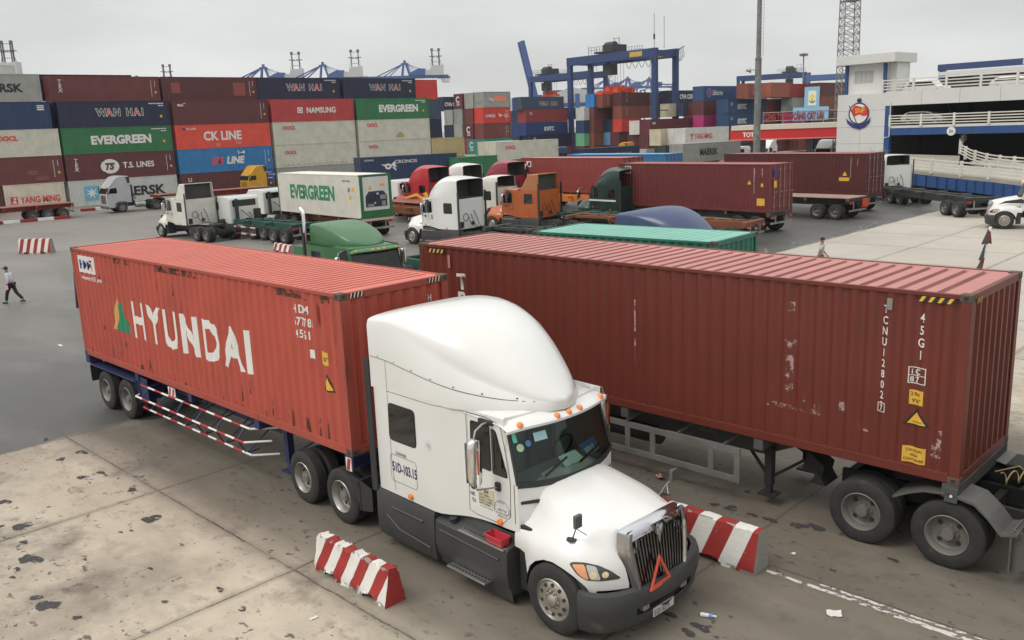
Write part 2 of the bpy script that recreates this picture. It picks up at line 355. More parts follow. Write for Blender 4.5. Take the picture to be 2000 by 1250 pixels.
# ------------------------------------------------------------------ yard directions
AO=Vector((-2.88,14.47,0)); AYAW=-.7795; AU,AV=frame(AYAW)      # lane of the near lorry
BO=Vector((6.548,12.17,0)); BYAW=-.777
YARD=R(40.5); YU,YV=frame(YARD)                                  # block yard behind
CROSS=R(-49.5); XU,XV=frame(CROSS)
def L_(s,t,z=0): return AO+AU*s+AV*t+Vector((0,0,z))
def ground_mat(name,base,concrete):
    m=bpy.data.materials.new(name); m.use_nodes=True; t=m.node_tree; n=t.nodes; l=t.links; b=n['Principled BSDF']
    geo=n.new('ShaderNodeNewGeometry'); P=geo.outputs['Position']
    def dot(vec,off):
        a=n.new('ShaderNodeVectorMath'); a.operation='DOT_PRODUCT'; l.new(P,a.inputs[0]); a.inputs[1].default_value=vec
        s=n.new('ShaderNodeMath'); s.operation='SUBTRACT'; l.new(a.outputs['Value'],s.inputs[0]); s.inputs[1].default_value=off; return s.outputs[0]
    S=dot(AU,AO.dot(AU)); T=dot(AV,AO.dot(AV))
    cmb=n.new('ShaderNodeCombineXYZ'); l.new(S,cmb.inputs[0]); l.new(T,cmb.inputs[1]); ST=cmb.outputs[0]
    def math_(op,a,b_=None,c=None,clamp=False):
        q=n.new('ShaderNodeMath'); q.operation=op; q.use_clamp=clamp
        for i,x in enumerate((a,b_,c)):
            if x is None: continue
            if isinstance(x,(int,float)): q.inputs[i].default_value=x
            else: l.new(x,q.inputs[i])
        return q.outputs[0]
    def noise(scale,detail=5,rough=.55,vec=None,sx=1,sy=1,off=0):
        mp=n.new('ShaderNodeMapping'); mp.inputs['Scale'].default_value=(sx,sy,1); mp.inputs['Location'].default_value=(off,off*1.7,0); l.new(vec or ST,mp.inputs[0])
        q=n.new('ShaderNodeTexNoise'); q.inputs['Scale'].default_value=scale; q.inputs['Detail'].default_value=detail; q.inputs['Roughness'].default_value=rough; l.new(mp.outputs[0],q.inputs['Vector']); return q.outputs['Fac']
    def rng(x,a,b_,c=0,d_=1):
        q=n.new('ShaderNodeMapRange'); l.new(x,q.inputs[0]); q.inputs[1].default_value=a;q.inputs[2].default_value=b_;q.inputs[3].default_value=c;q.inputs[4].default_value=d_; return q.outputs[0]
    def mixc(f,a,b_,bt='MIX'):
        q=n.new('ShaderNodeMix'); q.data_type='RGBA'; q.blend_type=bt
        if isinstance(f,(int,float)): q.inputs[0].default_value=f
        else: l.new(f,q.inputs[0])
        for i,x in ((6,a),(7,b_)):
            if isinstance(x,tuple): q.inputs[i].default_value=(*x,1)
            else: l.new(x,q.inputs[i])
        return q.outputs[2]
    if concrete:
        big=rng(noise(.16,4),.35,.65); c=mixc(big,tuple(x*.86 for x in base),tuple(x*1.08 for x in base))
        med=rng(noise(1.1,6,.6,off=3),.3,.72,.86,1.07); c=mixc(1.,c,med,'MULTIPLY')
        # worn grey traffic lane running with the lorries, contact shade painted in too
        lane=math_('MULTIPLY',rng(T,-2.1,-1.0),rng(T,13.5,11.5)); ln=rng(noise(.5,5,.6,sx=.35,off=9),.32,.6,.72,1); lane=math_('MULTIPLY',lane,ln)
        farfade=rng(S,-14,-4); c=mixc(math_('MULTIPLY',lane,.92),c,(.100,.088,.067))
        # tyre tracks
        for tc_ in (.35,2.1,5.0,7.0):
            dd=math_('ABSOLUTE',math_('SUBTRACT',T,tc_)); k=math_('MULTIPLY',rng(dd,.45,.05),rng(noise(.9,5,.6,sx=.25,off=tc_),.35,.7,0,.45)); c=mixc(k,c,(.07,.066,.06))
        # grime patches and oil
        for off,a,b_,sc_,st in ((20,.56,.68,.42,.72),(31,.60,.70,1.1,.55)):
            k=rng(noise(sc_,7,.66,off=off),a,b_,0,st); c=mixc(k,c,(.085,.073,.062))
        k=rng(noise(2.6,6,.62,off=77,sx=.8),.655,.675,0,.9); c=mixc(k,c,(.035,.033,.032))
        k=rng(noise(6,5,.65,off=97,sx=.7),.595,.63,0,.85); k=math_('MULTIPLY',k,rng(noise(.35,3,off=51),.40,.56)); c=mixc(k,c,(.04,.036,.032))
        k=rng(noise(.3,7,.66,off=120),.48,.64,0,.5); c=mixc(k,c,(.13,.10,.075)); k=rng(noise(2.2,6,.7,off=140,sx=.6),.52,.7,0,.5); c=mixc(k,c,(.17,.14,.11))
        sp=rng(noise(22,3,.6,off=5),.66,.74,0,.7); spm=rng(noise(.6,3,off=44),.42,.6); c=mixc(math_('MULTIPLY',sp,spm),c,(.05,.046,.04))
        sp2=rng(noise(55,3,.7,off=8),.56,.7,0,.4); c=mixc(sp2,c,(.11,.10,.085))
        smooth=mixc(rng(noise(.12,3,off=200),.35,.65),(.37,.345,.30),(.44,.41,.355)); c=mixc(rng(T,14,24,0,.8),c,smooth)
        # slab joints every 5 m both ways
        wob=math_('MULTIPLY',math_('SUBTRACT',noise(1.5,4,off=2),.5),.09)
        def jt(x,o_):
            y=math_('ADD',math_('SUBTRACT',x,o_),wob); f=math_('FRACT',math_('ADD',math_('DIVIDE',y,5.),.5)); return math_('MULTIPLY',math_('ABSOLUTE',math_('SUBTRACT',f,.5)),5.)
        j=math_('MINIMUM',jt(S,.45),jt(T,-1.6)); jn=noise(9,4,.7,off=6); jw=rng(jn,.3,.7,.004,.03)
        jm=math_('LESS_THAN',j,jw); halo=rng(j,.14,.02,0,.35); c=mixc(halo,c,(.12,.10,.08)); c=mixc(math_('MULTIPLY',jm,rng(noise(.5,4,.6,off=15),.35,.6,.3,.85)),c,(.04,.036,.03))
        l.new(c,b.inputs['Base Color']); b.inputs['Roughness'].default_value=.8
        bp=n.new('ShaderNodeBump'); bp.inputs['Strength'].default_value=.35; bp.inputs['Distance'].default_value=.01; l.new(noise(45,4),bp.inputs['Height']); l.new(bp.outputs[0],b.inputs['Normal'])
    else:
        c=mixc(rng(noise(.05,4),.35,.65),tuple(x*.88 for x in base),tuple(x*1.1 for x in base))
        sheen_dust=math_('MULTIPLY',rng(S,-14,-46),rng(noise(.06,4,.6,off=90),.25,.6,.5,1)); c=mixc(sheen_dust,c,(.205,.185,.165))  # far asphalt painted paler for grazing sky sheen, mixed with a dust tone
        c=mixc(1.,c,rng(noise(.7,6,.6,off=3),.3,.7,.9,1.06),'MULTIPLY')
        k=rng(noise(.25,6,.65,off=12,sx=.4),.5,.7,0,.35); c=mixc(k,c,(.24,.23,.21))
        k=rng(noise(1.3,6,.7,off=25),.63,.7,0,.6); c=mixc(k,c,(.045,.043,.04))
        sp=rng(noise(30,3,.6,off=5),.6,.75,0,.35); c=mixc(sp,c,(.2,.19,.18))
        pt=rng(noise(.11,2,.4,off=61,sx=.7),.57,.575,0,.22); c=mixc(pt,c,(.085,.083,.08))
        l.new(c,b.inputs['Base Color']); b.inputs['Roughness'].default_value=.5; b.inputs['Specular IOR Level'].default_value=.8
        bp=n.new('ShaderNodeBump'); bp.inputs['Strength'].default_value=.5; bp.inputs['Distance'].default_value=.01; l.new(noise(60,4),bp.inputs['Height']); l.new(bp.outputs[0],b.inputs['Normal'])
    return m
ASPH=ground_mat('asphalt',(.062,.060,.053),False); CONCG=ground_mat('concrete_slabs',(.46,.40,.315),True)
g=MB(); g.add([(-2500,-60,0),(2500,-60,0),(2500,3500,0),(-2500,3500,0)],[(0,1,2,3)]); tag(g.build('ground',ASPH),kind='structure')
# concrete apron edge: slightly ragged line at s=-9.6
g=MB(); pts=[]
n_=260
for i in range(n_+1):
    t=-45+i*(120/n_); pts.append(L_(-9.6+.05*math.sin(t*1.7)+random.uniform(-.03,.03),t,.004))
pts+= [L_(70,75,.004),L_(70,-45,.004)]
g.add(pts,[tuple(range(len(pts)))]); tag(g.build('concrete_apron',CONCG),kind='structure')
# painted lane line (worn)
def wornmat(name,col,th=.5):
    m=bpy.data.materials.new(name); m.use_nodes=True; t=m.node_tree; n=t.nodes; l=t.links; b=n['Principled BSDF']
    b.inputs['Base Color'].default_value=(*col,1); b.inputs['Roughness'].default_value=.8
    g_=n.new('ShaderNodeNewGeometry'); q=n.new('ShaderNodeTexNoise'); q.inputs['Scale'].default_value=7; q.inputs['Detail'].default_value=7; q.inputs['Roughness'].default_value=.7; l.new(g_.outputs['Position'],q.inputs['Vector'])
    r=n.new('ShaderNodeMapRange'); r.inputs[1].default_value=th; r.inputs[2].default_value=th+.08; l.new(q.outputs['Fac'],r.inputs[0]); tr=n.new('ShaderNodeBsdfTransparent'); mx=n.new('ShaderNodeMixShader')
    l.new(r.outputs[0],mx.inputs[0]); l.new(tr.outputs[0],mx.inputs[1]); l.new(b.outputs[0],mx.inputs[2]); l.new(mx.outputs[0],n['Material Output'].inputs[0]); return m
LINEM=wornmat('worn_line_paint',(.55,.54,.50),.43); LINEF=wornmat('faded_line_paint',(.42,.42,.39),.5)
g=MB()
def strip(mb,p,q,wd,z=.008,m=0,jag=0):
    p,q=Vector(p),Vector(q); d=(q-p).normalized(); s=Vector((-d.y,d.x,0))*wd/2; k=max(1,int((q-p).length/.12)) if jag else 1; a=[];b_=[]
    for i in range(k+1):
        c=p.lerp(q,i/k); a.append(c+s*(1+random.uniform(-jag,jag))); b_.append(c-s*(1+random.uniform(-jag,jag)))
    vs=[(x.x,x.y,z) for x in a]+[(x.x,x.y,z) for x in b_]
    mb.add(vs,[(i,i+1,k+2+i,k+1+i) for i in range(k)],m)
strip(g,L_(6.2,3.2),L_(8.2,3.22),.07,jag=.5); strip(g,L_(7.0,3.33),L_(9.4,3.34),.05,jag=.6); strip(g,L_(8.15,3.2),L_(13,3.22),.1,jag=.3); strip(g,L_(9.7,3.36),L_(13,3.36),.03,jag=.6)
tag(g.build('lane_line',LINEM,fix=False),kind='structure')
# faded hatch strokes on the asphalt in front of the parked chassis
g=MB()
base=[(1512,503,1668,462),(1668,462,1705,436),(1560,470,1690,440)]
for a,b_,c,d_ in base: strip(g,G(a,b_),G(c,d_),.1,jag=.3)
for i in range(18):
    x=1500+i*12.5+random.uniform(-4,4); y=497-i*2.9+random.uniform(-9,7)
    p=G(x,y); a=random.choice((R(20),R(75),R(-10),R(50))); q=p+Vector((math.cos(a),math.sin(a),0))*random.uniform(.8,1.9); strip(g,p,q,.12,jag=.4)
for x,y in ((118,457),(45,462)): strip(g,G(x,y),G(x+30,y-3),.2,jag=.5)
tag(g.build('faded_hatching',LINEF,fix=False),kind='structure')
# dried oil patches with their own outlines
g=MB()
for x,y,rx in ((42,1028,.27),(60,1092,.30),(295,1014,.27),(258,956,.17),(119,897,.17),(160,883,.2),(161,932,.18),(90,858,.12),(92,1182,.26),(70,1167,.14),(150,1206,.10),(46,1059,.11),(430,1151,.10),(474,1189,.10),(236,1039,.06),(255,1036,.08),(8,980,.2),(294,1110,.07),(35,1111,.09),(24,1127,.08),(198,923,.14),(0,1028,.1),
               (1215,935,.16),(1232,952,.12),(1428,992,.18),(1395,985,.12),(1470,1005,.12),(1505,1015,.15),(1560,1026,.2),(1360,1000,.12),(1250,1195,.0),(1370,1225,.16),(1345,1235,.14),(1310,1200,.12),(1595,1030,.2),(1460,960,.1),(1300,965,.1),(1745,1093,.1),(1627,1115,.06)):
    if rx==0: continue
    kz_=globals().get('kz_',0)+1; c=G(x,y,.006+kz_*.00025); k=26; ph=random.random()*6; pts=[]; rx*=.85
    for i in range(k):
        t=2*math.pi*i/k; r=rx*(.72+.2*math.sin(2*t+ph)+.13*math.sin(3*t+ph*2)+random.uniform(-.10,.10)); pts.append(c+AU*(r*math.cos(t)*1.25)+AV*(r*math.sin(t)*.8))
    g.add(pts,[tuple(range(k))])
tag(g.build('oil_patches',wornmat('dried_oil',(.042,.041,.041),.40),fix=False),kind='structure')
# ------------------------------------------------------------------ wheels
WM={}
def wheel_mesh(r,wd,dual,style):
    key=(r,wd,dual,style)
    if key in WM: return WM[key]
    t=MB(); rm=MB()
    def tyre(y0):   # outer face at y0, goes to +y
        pr=[(.03,r*.56),(.006,r*.62),(0,r*.74),(.004,r*.86),(.018,r*.945),(.035,r*.985)]
        k=5; 
        for i in range(k):
            a=.04+(wd-.08)*i/k; b=.04+(wd-.08)*(i+1)/k
            pr+=[(a+.004,r),(b-.010,r),(b-.008,r-.014),(b-.002,r-.014)]
        pr+=[(wd-.035,r*.985),(wd-.018,r*.945),(wd-.004,r*.86),(wd,r*.74),(wd-.006,r*.62),(wd-.03,r*.56)]
        t.lathe([(y0+a,b) for a,b in pr],(0,0,0),n=44)
    tyre(0)
    if dual: tyre(wd+.04)
    if style=='steer':
        rm.lathe([(.01,r*.60),(.0,r*.575),(.03,r*.55),(.035,r*.50),(.012,r*.42),(.004,r*.34),(.01,r*.27),(.03,r*.25),(.03,r*.2),(-.03,r*.16),(-.045,r*.10),(-.045,0)],(0,0,0),n=36)
        rm.lathe([(wd*.9,r*.58),(wd*.5,r*.5),(.06,r*.45)],(0,0,0),n=24)
        hol=10; hr=r*.42; hy=.014; hrad=.028
        for i in range(10):
            a=2*math.pi*i/10; p=(r*.225*math.cos(a),.006,r*.225*math.sin(a)); rm.cyl(p,(p[0],-.018,p[2]),.017,6)
    else:
        dp=.13
        rm.lathe([(.01,r*.60),(-.002,r*.575),(.012,r*.55),(.05,r*.53),(.075,r*.50),(dp,r*.485),(dp+.02,r*.42),(dp+.012,r*.30),(dp-.01,r*.26),(dp-.012,r*.21),(dp-.06,r*.19),(dp-.10,r*.165),(dp-.105,0)],(0,0,0),n=36)
        rm.lathe([(dp+.02,r*.52),(wd,r*.56)],(0,0,0),n=24)
        hol=4 if style=='spoke' else 8; hr=r*.36; hy=dp+.006; hrad=.036
        for i in range(10):
            a=2*math.pi*i/10; p=(r*.235*math.cos(a),dp,r*.235*math.sin(a)); rm.cyl(p,(p[0],dp-.03,p[2]),.016,6)
    for i in range(hol):
        a=2*math.pi*(i+.5)/hol; cx,cz=hr*math.cos(a),hr*math.sin(a)
        rm.cyl((cx,hy-.006 if style!='steer' else hy-.010,cz),(cx,hy+.03,cz),hrad,10,m=1)
    q=(t.mesh('tyre',35),rm.mesh('rim',35)); WM[key]=q; return q
def wheel(parent,x,y,z,side=-1,r=.51,wd=.27,dual=False,style='drive',rim=None,steer=0,name='wheel'):
    """side -1: outer face at y looking to -y"""
    t,rm=wheel_mesh(r,wd,dual,style); o=link(name,t,RUBBER,parent,loc=(x,y,z),rot=(0,0,(0 if side<0 else math.pi)+steer))
    link('rim',rm,[rim or RIMG,BLACKP],o); return o
# ------------------------------------------------------------------ skeletal trailer.  local x: container length, y: across, z up
def skel(loc,yaw,label,m,zb=1.33,L=12.19,rear=0,axles=2,legx=None,guard=None,near=False,rim=None,name='container_trailer',gm=None,floor=None,wstyle='drive',group=None,axx=None,dark=DARKM,neck=True,W=2.44,legm=None):
    """rear=0: axle group at low x, 1: at high x"""
    r=thing(name,label,'trailer',loc,yaw,group)
    fx=(lambda x:x) if rear==0 else (lambda x:L-x)
    def bx(mb,x0,x1,*a): 
        x0,x1=fx(x0),fx(x1); mb.box(min(x0,x1),max(x0,x1),*a)
    f=MB(); yc=W/2
    for y in (yc-.5,yc+.5):
        pl=[(0.1,zb-.14),(9.1,zb-.14),(9.1,zb-.02),(0.1,zb-.02)]; lw=zb-.52 if neck else zb-.45
        pl=[(.1,zb-.02),(.1,zb-.34),(1.0,lw),(8.7,lw),(9.4,zb-.19),(11.9,zb-.19),(11.9,zb-.02)]
        f.prism([(fx(a),b) for a,b in pl],'y',y-.07,y+.07)
    for x in (.09,3.2,6.0,8.9,12.1): bx(f,x-.09,x+.09,.02,W-.02,zb-.2,zb-.004)
    for x in (1.6,2.4,4.4,5.2,7.0,7.9,10,11): bx(f,x-.04,x+.04,yc-.43,yc+.43,zb-.18,zb-.06)
    f.build('chassis_frame',m,r,bevel=.008)
    for x in (.12,12.07):
        b=MB(); bx(b,x-.12,x+.12,0.001,W-.001,zb-.22,zb-.001); b.build('bolster',m,r,bevel=.01)
    if floor: 
        b=MB(); b.box(0,L,0.0,W,zb+.002,zb+.05); b.build('deck_boards',floor,r)
    ax=axx or [1.0+1.32*k for k in range(axles)]
    for x in ax:
        wheel(r,fx(x),-.0,.51,-1,dual=True,rim=rim,style=wstyle); wheel(r,fx(x),W,.51,1,dual=True,rim=rim,style=wstyle)
        a=MB(); a.cyl((fx(x),.3,.51),(fx(x),W-.3,.51),.075,8); 
        for y in (yc-.5,yc+.5): a.box(fx(x)-.45,fx(x)+.45,y-.05,y+.05,.60,.66); a.box(fx(x)-.1,fx(x)+.1,y-.08,y+.08,.5,.85)
        a.build('axle',dark,r)
    lx=legx or 9.0-.3
    for y in (yc-.75,yc+.75):
        a=MB(); a.box(fx(lx)-.07,fx(lx)+.07,y-.07,y+.07,.38,zb-.2); a.box(fx(lx)-.05,fx(lx)+.05,y-.05,y+.05,.22,.38); a.box(fx(lx)-.16,fx(lx)+.16,y-.14,y+.14,.19,.22)
        for dx in (-.7,.7): a.beam((fx(lx),y,.5),(fx(lx)+dx,yc+(y-yc)*.6,zb-.35),.045,.045)
        a.build('landing_leg',legm or (dark if near else m),r)
    b=MB(); xx=fx(.02); s_=-1 if rear==0 else 1
    b.box(min(xx,xx+s_*.06),max(xx,xx+s_*.06),.1,W-.1,.55,.66)
    for y in (yc-.6,yc+.6): b.box(min(xx,xx+s_*.05),max(xx,xx+s_*.05),y-.04,y+.04,.66,zb-.2)
    b.build('rear_bumper',dark if near else STEEL,r)
    for y in (.12,W-.42): 
        b=MB(); b.box(min(xx,xx+s_*.08),max(xx,xx+s_*.08),y,y+.3,zb-.36,zb-.24); b.build('tail_light',REDL,r)
    return r
# ------------------------------------------------------------------ the orange-red container on the blue chassis
LA=12.19; ZA=1.33
AP=(1.0); locA=L_(-LA,0,ZA)
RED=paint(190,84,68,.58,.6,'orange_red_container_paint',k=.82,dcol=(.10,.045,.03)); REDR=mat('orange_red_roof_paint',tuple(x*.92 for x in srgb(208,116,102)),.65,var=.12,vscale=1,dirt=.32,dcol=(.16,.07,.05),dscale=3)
REDF=paint(176,82,66,.62,.65,'rusty_red_frame_paint',k=.8,dcol=(.09,.05,.03))
A=container(locA,AYAW,RED,'orange-red container with big white HYUNDAI lettering behind the white lorry cab','x' and LA,2.9,door=0,near=True,frm=REDF,roof=REDR,roofp=.21,groove=mat('shaded_grimy_red_groove',tuple(x*.8 for x in srgb(190,98,84)),.8,var=.2,dirt=.4,dcol=(.12,.06,.05)))  # groove colour darkened to paint in rib shading, with grime spots on it
def sidetxt(p,s,x,z,h,m=WMARK,bold=.02,xs=1,corr=.014,face='side',space=1,align='LEFT',name='lettering',rot=0,L=12.19,H=2.9,shear=0):
    return mark(p,text_mesh(s,h,bold,xs,align,shear,space),x,z,m,face,corr=corr,name=name,rot=rot,L=L,x0w=.16)
def vtxt(p,s,x,z,h,m=WMARK,pitch=1.25,**k):
    for i,ch in enumerate(s):
        if ch!=' ': sidetxt(p,ch,x,z-i*h*pitch,h,m,align='CENTER',**k)
sidetxt(A,'HYUNDAI',3.36,.98,.86,xs=.90,bold=.05,space=1.26)
mark(A,poly_mesh([[(2.18,.98),(2.62,1.93),(2.72,1.72),(2.42,.98)]]),0,0,mat('mustard_marking',(.62,.33,.09),.6),corr=.014,name='emblem')
mark(A,poly_mesh([[(2.42,.98),(2.72,1.72),(2.86,1.62),(3.05,1.3),(3.22,.98)]]),0,0,GMARK,corr=.014,off=.005,name='emblem')
mark(A,poly_mesh([[(.42,2.28),(1.42,2.28),(1.42,2.72),(.42,2.72)]]),0,0,WMARK,corr=.014,name='logo_panel'); sidetxt(A,'HMM',.50,2.38,.24,NAVY,xs=.95,bold=.02,space=1.1,name='logo').location.y=-.004
mark(A,poly_mesh([[(1.15,2.36),(1.34,2.36),(1.34,2.55),(1.15,2.55)]]),0,0,mat('salmon',(.7,.28,.15),.6),corr=.014,off=.006,name='logo'); mark(A,poly_mesh([[(1.1,2.58),(1.32,2.58),(1.36,2.63),(1.12,2.63)]]),0,0,NAVY,corr=.014,off=.006,name='logo')
sidetxt(A,'www.hmm21.com',.52,2.1,.12,bold=.03)
sidetxt(A,'HDM',10.66,2.42,.155,xs=.9,space=1.25,bold=.03); sidetxt(A,'677783',10.66,2.19,.155,xs=.85,space=1.2,bold=.03); sidetxt(A,'45G1',10.7,1.96,.155,xs=.85,space=1.2,bold=.03); 
mark(A,poly_mesh([[(11.1,1.62),(11.27,1.62),(11.27,1.78),(11.1,1.78)]]),0,0,WMARK,corr=.014,name='sticker'); mark(A,poly_mesh([[(11.45,1.56),(11.66,1.56),(11.66,1.8),(11.45,1.8)]]),0,0,YMARK,corr=.014,name='sticker')
sidetxt(A,'9\'6"',11.48,1.63,.08,BMARK,bold=.02).location.y=-.003
mark(A,poly_mesh([[(11.43,1.08),(11.77,1.08),(11.6,1.42)]]),0,0,BMARK,corr=.014,name='warning_sign'); mark(A,poly_mesh([[(11.485,1.11),(11.715,1.11),(11.6,1.345)]]),0,0,YMARK,corr=.014,off=.007,name='warning_sign')
def hazard(p,x,z,w_,h,face,m1=YMARK,corr=-.004,L=12.19,n=4,nm='hazard_stripes'):
    mark(p,poly_mesh([[(x,z),(x+w_,z),(x+w_,z+h),(x,z+h)]]),0,0,BMARK,face,corr=None,off=.003-corr*0,name=nm,L=L)
    st=w_/n; mark(p,poly_mesh([[(x+i*st+.01,z),(x+i*st+st*.45,z),(x+i*st+st*.85,z+h),(x+i*st+st*.42,z+h)] for i in range(n)]),0,0,m1,face,corr=None,off=.005,name=nm,L=L)
CREAM=mat('cream_marking',(.66,.56,.40),.6)
hazard(A,.2,2.795,.3,.09,'right',CREAM); hazard(A,1.95,2.795,.3,.09,'right',CREAM)
mark(A,poly_mesh([[(11.40,2.30),(11.48,2.30),(11.48,2.68),(11.40,2.68)]]),0,0,REDF,off=.012,name='latch_plate')
vtxt(A,'HDMU',2.0,2.45,.13,face='right',bold=.02,xs=.8)
mark(A,poly_mesh([[(1.0,1.9),(1.35,1.9),(1.12,2.32),(.98,2.32)]]),0,0,GMARK,'right',corr=.03,name='emblem')
BLUEC=mat('blue_chassis_paint',(.022,.032,.10),.5,var=.25,dirt=.4,dcol=(.10,.09,.09))
TA=skel(L_(-LA,0,0),AYAW,'dark blue skeletal trailer with red and white striped tube side guards',BLUEC,ZA-.002,near=True,legx=9.3,axx=[1.12,2.42],dark=DARKM,legm=BLUEC)
# mudguard plates over the blue trailer's wheels
for sgn,y0 in ((-1,-.02),(1,2.44-.62)):
    b=MB(); b.box(.35,3.1,y0,y0+.64,1.08,1.11); b.build('mudguard',BLUEC,TA,bevel=.01)
b=MB(); b.add([(3.11,-.02,1.11),(3.11,.62,1.11),(3.4,.62,.62),(3.4,-.02,.62)],[(0,1,2,3)]); b.box(3.13,3.7,.05,.07,.62,1.24); b.build('mud_flap',BLUEC,TA,fix=False)
b=MB(); b.box(.15,.19,.02,.6,.62,1.05); b.build('mud_flap',BLACKP,TA)
# tube side guard: three striped rails carried by bent brackets
STR=mat('rail_red',srgb(170,45,48),.5,var=.1); STW=mat('rail_white',(.72,.72,.7),.5,var=.1)
for k,(z,y) in enumerate(((1.08,-.0),(.84,-.17),(.52,-.02))):
    b=MB(); x0,x1=3.5,8.65; nseg=14; xs_=[x0+(x1-x0)*i/nseg for i in range(nseg+1)]
    for i in range(nseg): b.cyl((xs_[i],y,z),(xs_[i+1],y,z),.024,8,m=(i+k)%2,cap=False)
    b.cyl((x1,y,z),(x1+.38,y+.42,z),.024,8,m=1); b.cyl((x0,y,z),(x0-.1,y+.12,z),.024,8,m=(k)%2)
    b.build('guard_rail',[STR,STW],TA,smooth=60)
b=MB()
for i in range(6):
    x=3.8+i*.92; b.tube([(x,.8,1.22),(x,.02,1.06),(x,-.15,.87),(x,-.15,.80),(x,.0,.50),(x,.3,.52)],.017,6); b.cyl((x,.0,.50),(x+.1,.8,1.1),.016,6)
b.build('guard_bracket',BLUEC,TA)
b=MB(); b.box(5.0,5.35,-.012,.0,1.12,1.32); b.build('reflector_plate',STW,TA); b=MB()
for i in range(2): b.prism([(5.02+i*.17,1.13),(5.1+i*.17,1.13),(5.16+i*.17,1.31),(5.08+i*.17,1.31)],'y',-.016,-.0125)
b.build('reflector_stripes',STR,TA)
b=MB(); b.box(12.0,12.16,-.014,-.002,1.06,1.3); b.build('reflector_plate',STW,TA); b=MB(); b.prism([(12.01,1.07),(12.1,1.07),(12.15,1.29),(12.06,1.29)],'y',-.018,-.0145); b.build('reflector_stripes',STR,TA)
RUST=wornmat('rust_streak',(.075,.035,.022),.46); rs_=random.Random(4)
for k_ in range(34):
    x_=rs_.uniform(.4,11.8); h_=rs_.uniform(.1,.5)*(1 if k_%3 else .5); z_=.16 if k_%4 else rs_.uniform(.5,2.2); w__=rs_.uniform(.04,.12)
    mark(A,poly_mesh([[(x_,z_),(x_+w__,z_),(x_+w__*.7,z_+h_),(x_+w__*.3,z_+h_)]]),0,0,RUST,corr=.014,off=.003,name='rust_streak')
for k_ in range(12):
    x_=rs_.uniform(.4,11.6); mark(A,poly_mesh([[(x_,2.68),(x_+rs_.uniform(.2,.9),2.68),(x_+.3,2.82),(x_,2.82)]]),0,0,RUST,corr=.014,off=.003,name='rust_streak')
# ------------------------------------------------------------------ the dark red container on the grey chassis
BU,BV=frame(BYAW)
def LB(s,t,z=0): return BO+BU*s+BV*t+Vector((0,0,z))
ZB=1.37
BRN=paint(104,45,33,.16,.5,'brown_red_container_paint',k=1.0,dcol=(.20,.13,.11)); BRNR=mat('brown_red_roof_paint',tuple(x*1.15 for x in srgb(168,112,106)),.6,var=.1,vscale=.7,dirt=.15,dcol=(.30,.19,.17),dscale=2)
B=container(LB(-12.19,0,ZB),BYAW,BRN,'long dark brown-red container at right with white TCNU number down its side',12.19,2.9,door=0,near=True,frm=BRN,roof=BRNR,roofp=.29,groove=mat('shaded_grimy_roof_groove',tuple(x*.8 for x in srgb(148,92,86)),.8,var=.2,dirt=.3,dcol=(.10,.06,.05)))  # roof ribs: shading put into the groove colour along with grime
vtxt(B,'TCNU128025',10.98,2.5,.125,bold=.02,xs=.75,pitch=1.36)
mark(B,poly_mesh([[(10.92,.92),(11.04,.92),(11.04,1.07),(10.92,1.07)]]),0,0,WMARK,corr=.014,name='number_box'); mark(B,poly_mesh([[(10.93,.932),(11.03,.932),(11.03,1.058),(10.93,1.058)]]),0,0,BRN,corr=.014,off=.006,name='number_box'); sidetxt(B,'7',10.98,.945,.10,bold=.02,xs=.75,align='CENTER').location.y=-.004
vtxt(B,'45G1',11.52,2.42,.14,bold=.02,xs=.8,pitch=1.36)
mark(B,poly_mesh([[(11.36,1.46),(11.62,1.46),(11.62,1.72),(11.36,1.72)]]),0,0,WMARK,corr=.014,name='number_box'); mark(B,poly_mesh([[(a,b_),(a+.11,b_),(a+.11,b_+.11),(a,b_+.11)] for a in(11.375,11.495) for b_ in (1.475,1.597)]),0,0,BRN,corr=.014,off=.006,name='number_box')
sidetxt(B,'iC',11.40,1.61,.085,bold=.02,space=1.5).location.y=-.004; sidetxt(B,'87',11.385,1.487,.085,bold=.02,space=1.3).location.y=-.004
mark(B,poly_mesh([[(11.39,1.13),(11.6,1.13),(11.6,1.36),(11.39,1.36)]]),0,0,YMARK,corr=.014,name='sticker'); sidetxt(B,'2.9m',11.41,1.27,.06,BMARK,bold=.02,xs=.85).location.y=-.003; sidetxt(B,'9\'6"',11.43,1.16,.065,BMARK,bold=.02).location.y=-.003
mark(B,poly_mesh([[(11.32,.80),(11.72,.80),(11.52,1.07)]]),0,0,BMARK,corr=.014,name='warning_sign'); mark(B,poly_mesh([[(11.38,.825),(11.66,.825),(11.52,1.02)]]),0,0,YMARK,corr=.014,off=.007,name='warning_sign'); sidetxt(B,'CAUTION',11.45,.85,.025,BMARK).location.y=-.006
mark(B,poly_mesh([[(11.34,.02+.18),(11.68,.2),(11.68,.46),(11.34,.46)]]),0,0,YMARK,corr=.014,name='sticker')
for i,tx in enumerate(('CAUTION','HIGH','CONTAINER')): sidetxt(B,tx,11.51,.38-i*.075,.045,BMARK,align='CENTER',xs=.85,bold=.015).location.y=-.004
hazard(B,11.45,2.74,.52,.08,'side'); hazard(B,.35,2.70,.55,.09,'side')
hazard(B,.2,2.745,.25,.08,'right'); 
mark(B,poly_mesh([[(11.0,2.56),(11.08,2.56),(11.08,2.74),(11.0,2.74)]]),0,0,STEEL,off=.012,name='vent'); mark(B,poly_mesh([[(1.02,2.38),(1.1,2.38),(1.1,2.68),(1.02,2.68)]]),0,0,BRNR,off=.012,name='vent')
for i,ch in enumerate('TRITON'): sidetxt(B,ch,1.42,1.92-i*.42,.36,bold=.05,align='CENTER',xs=.95)
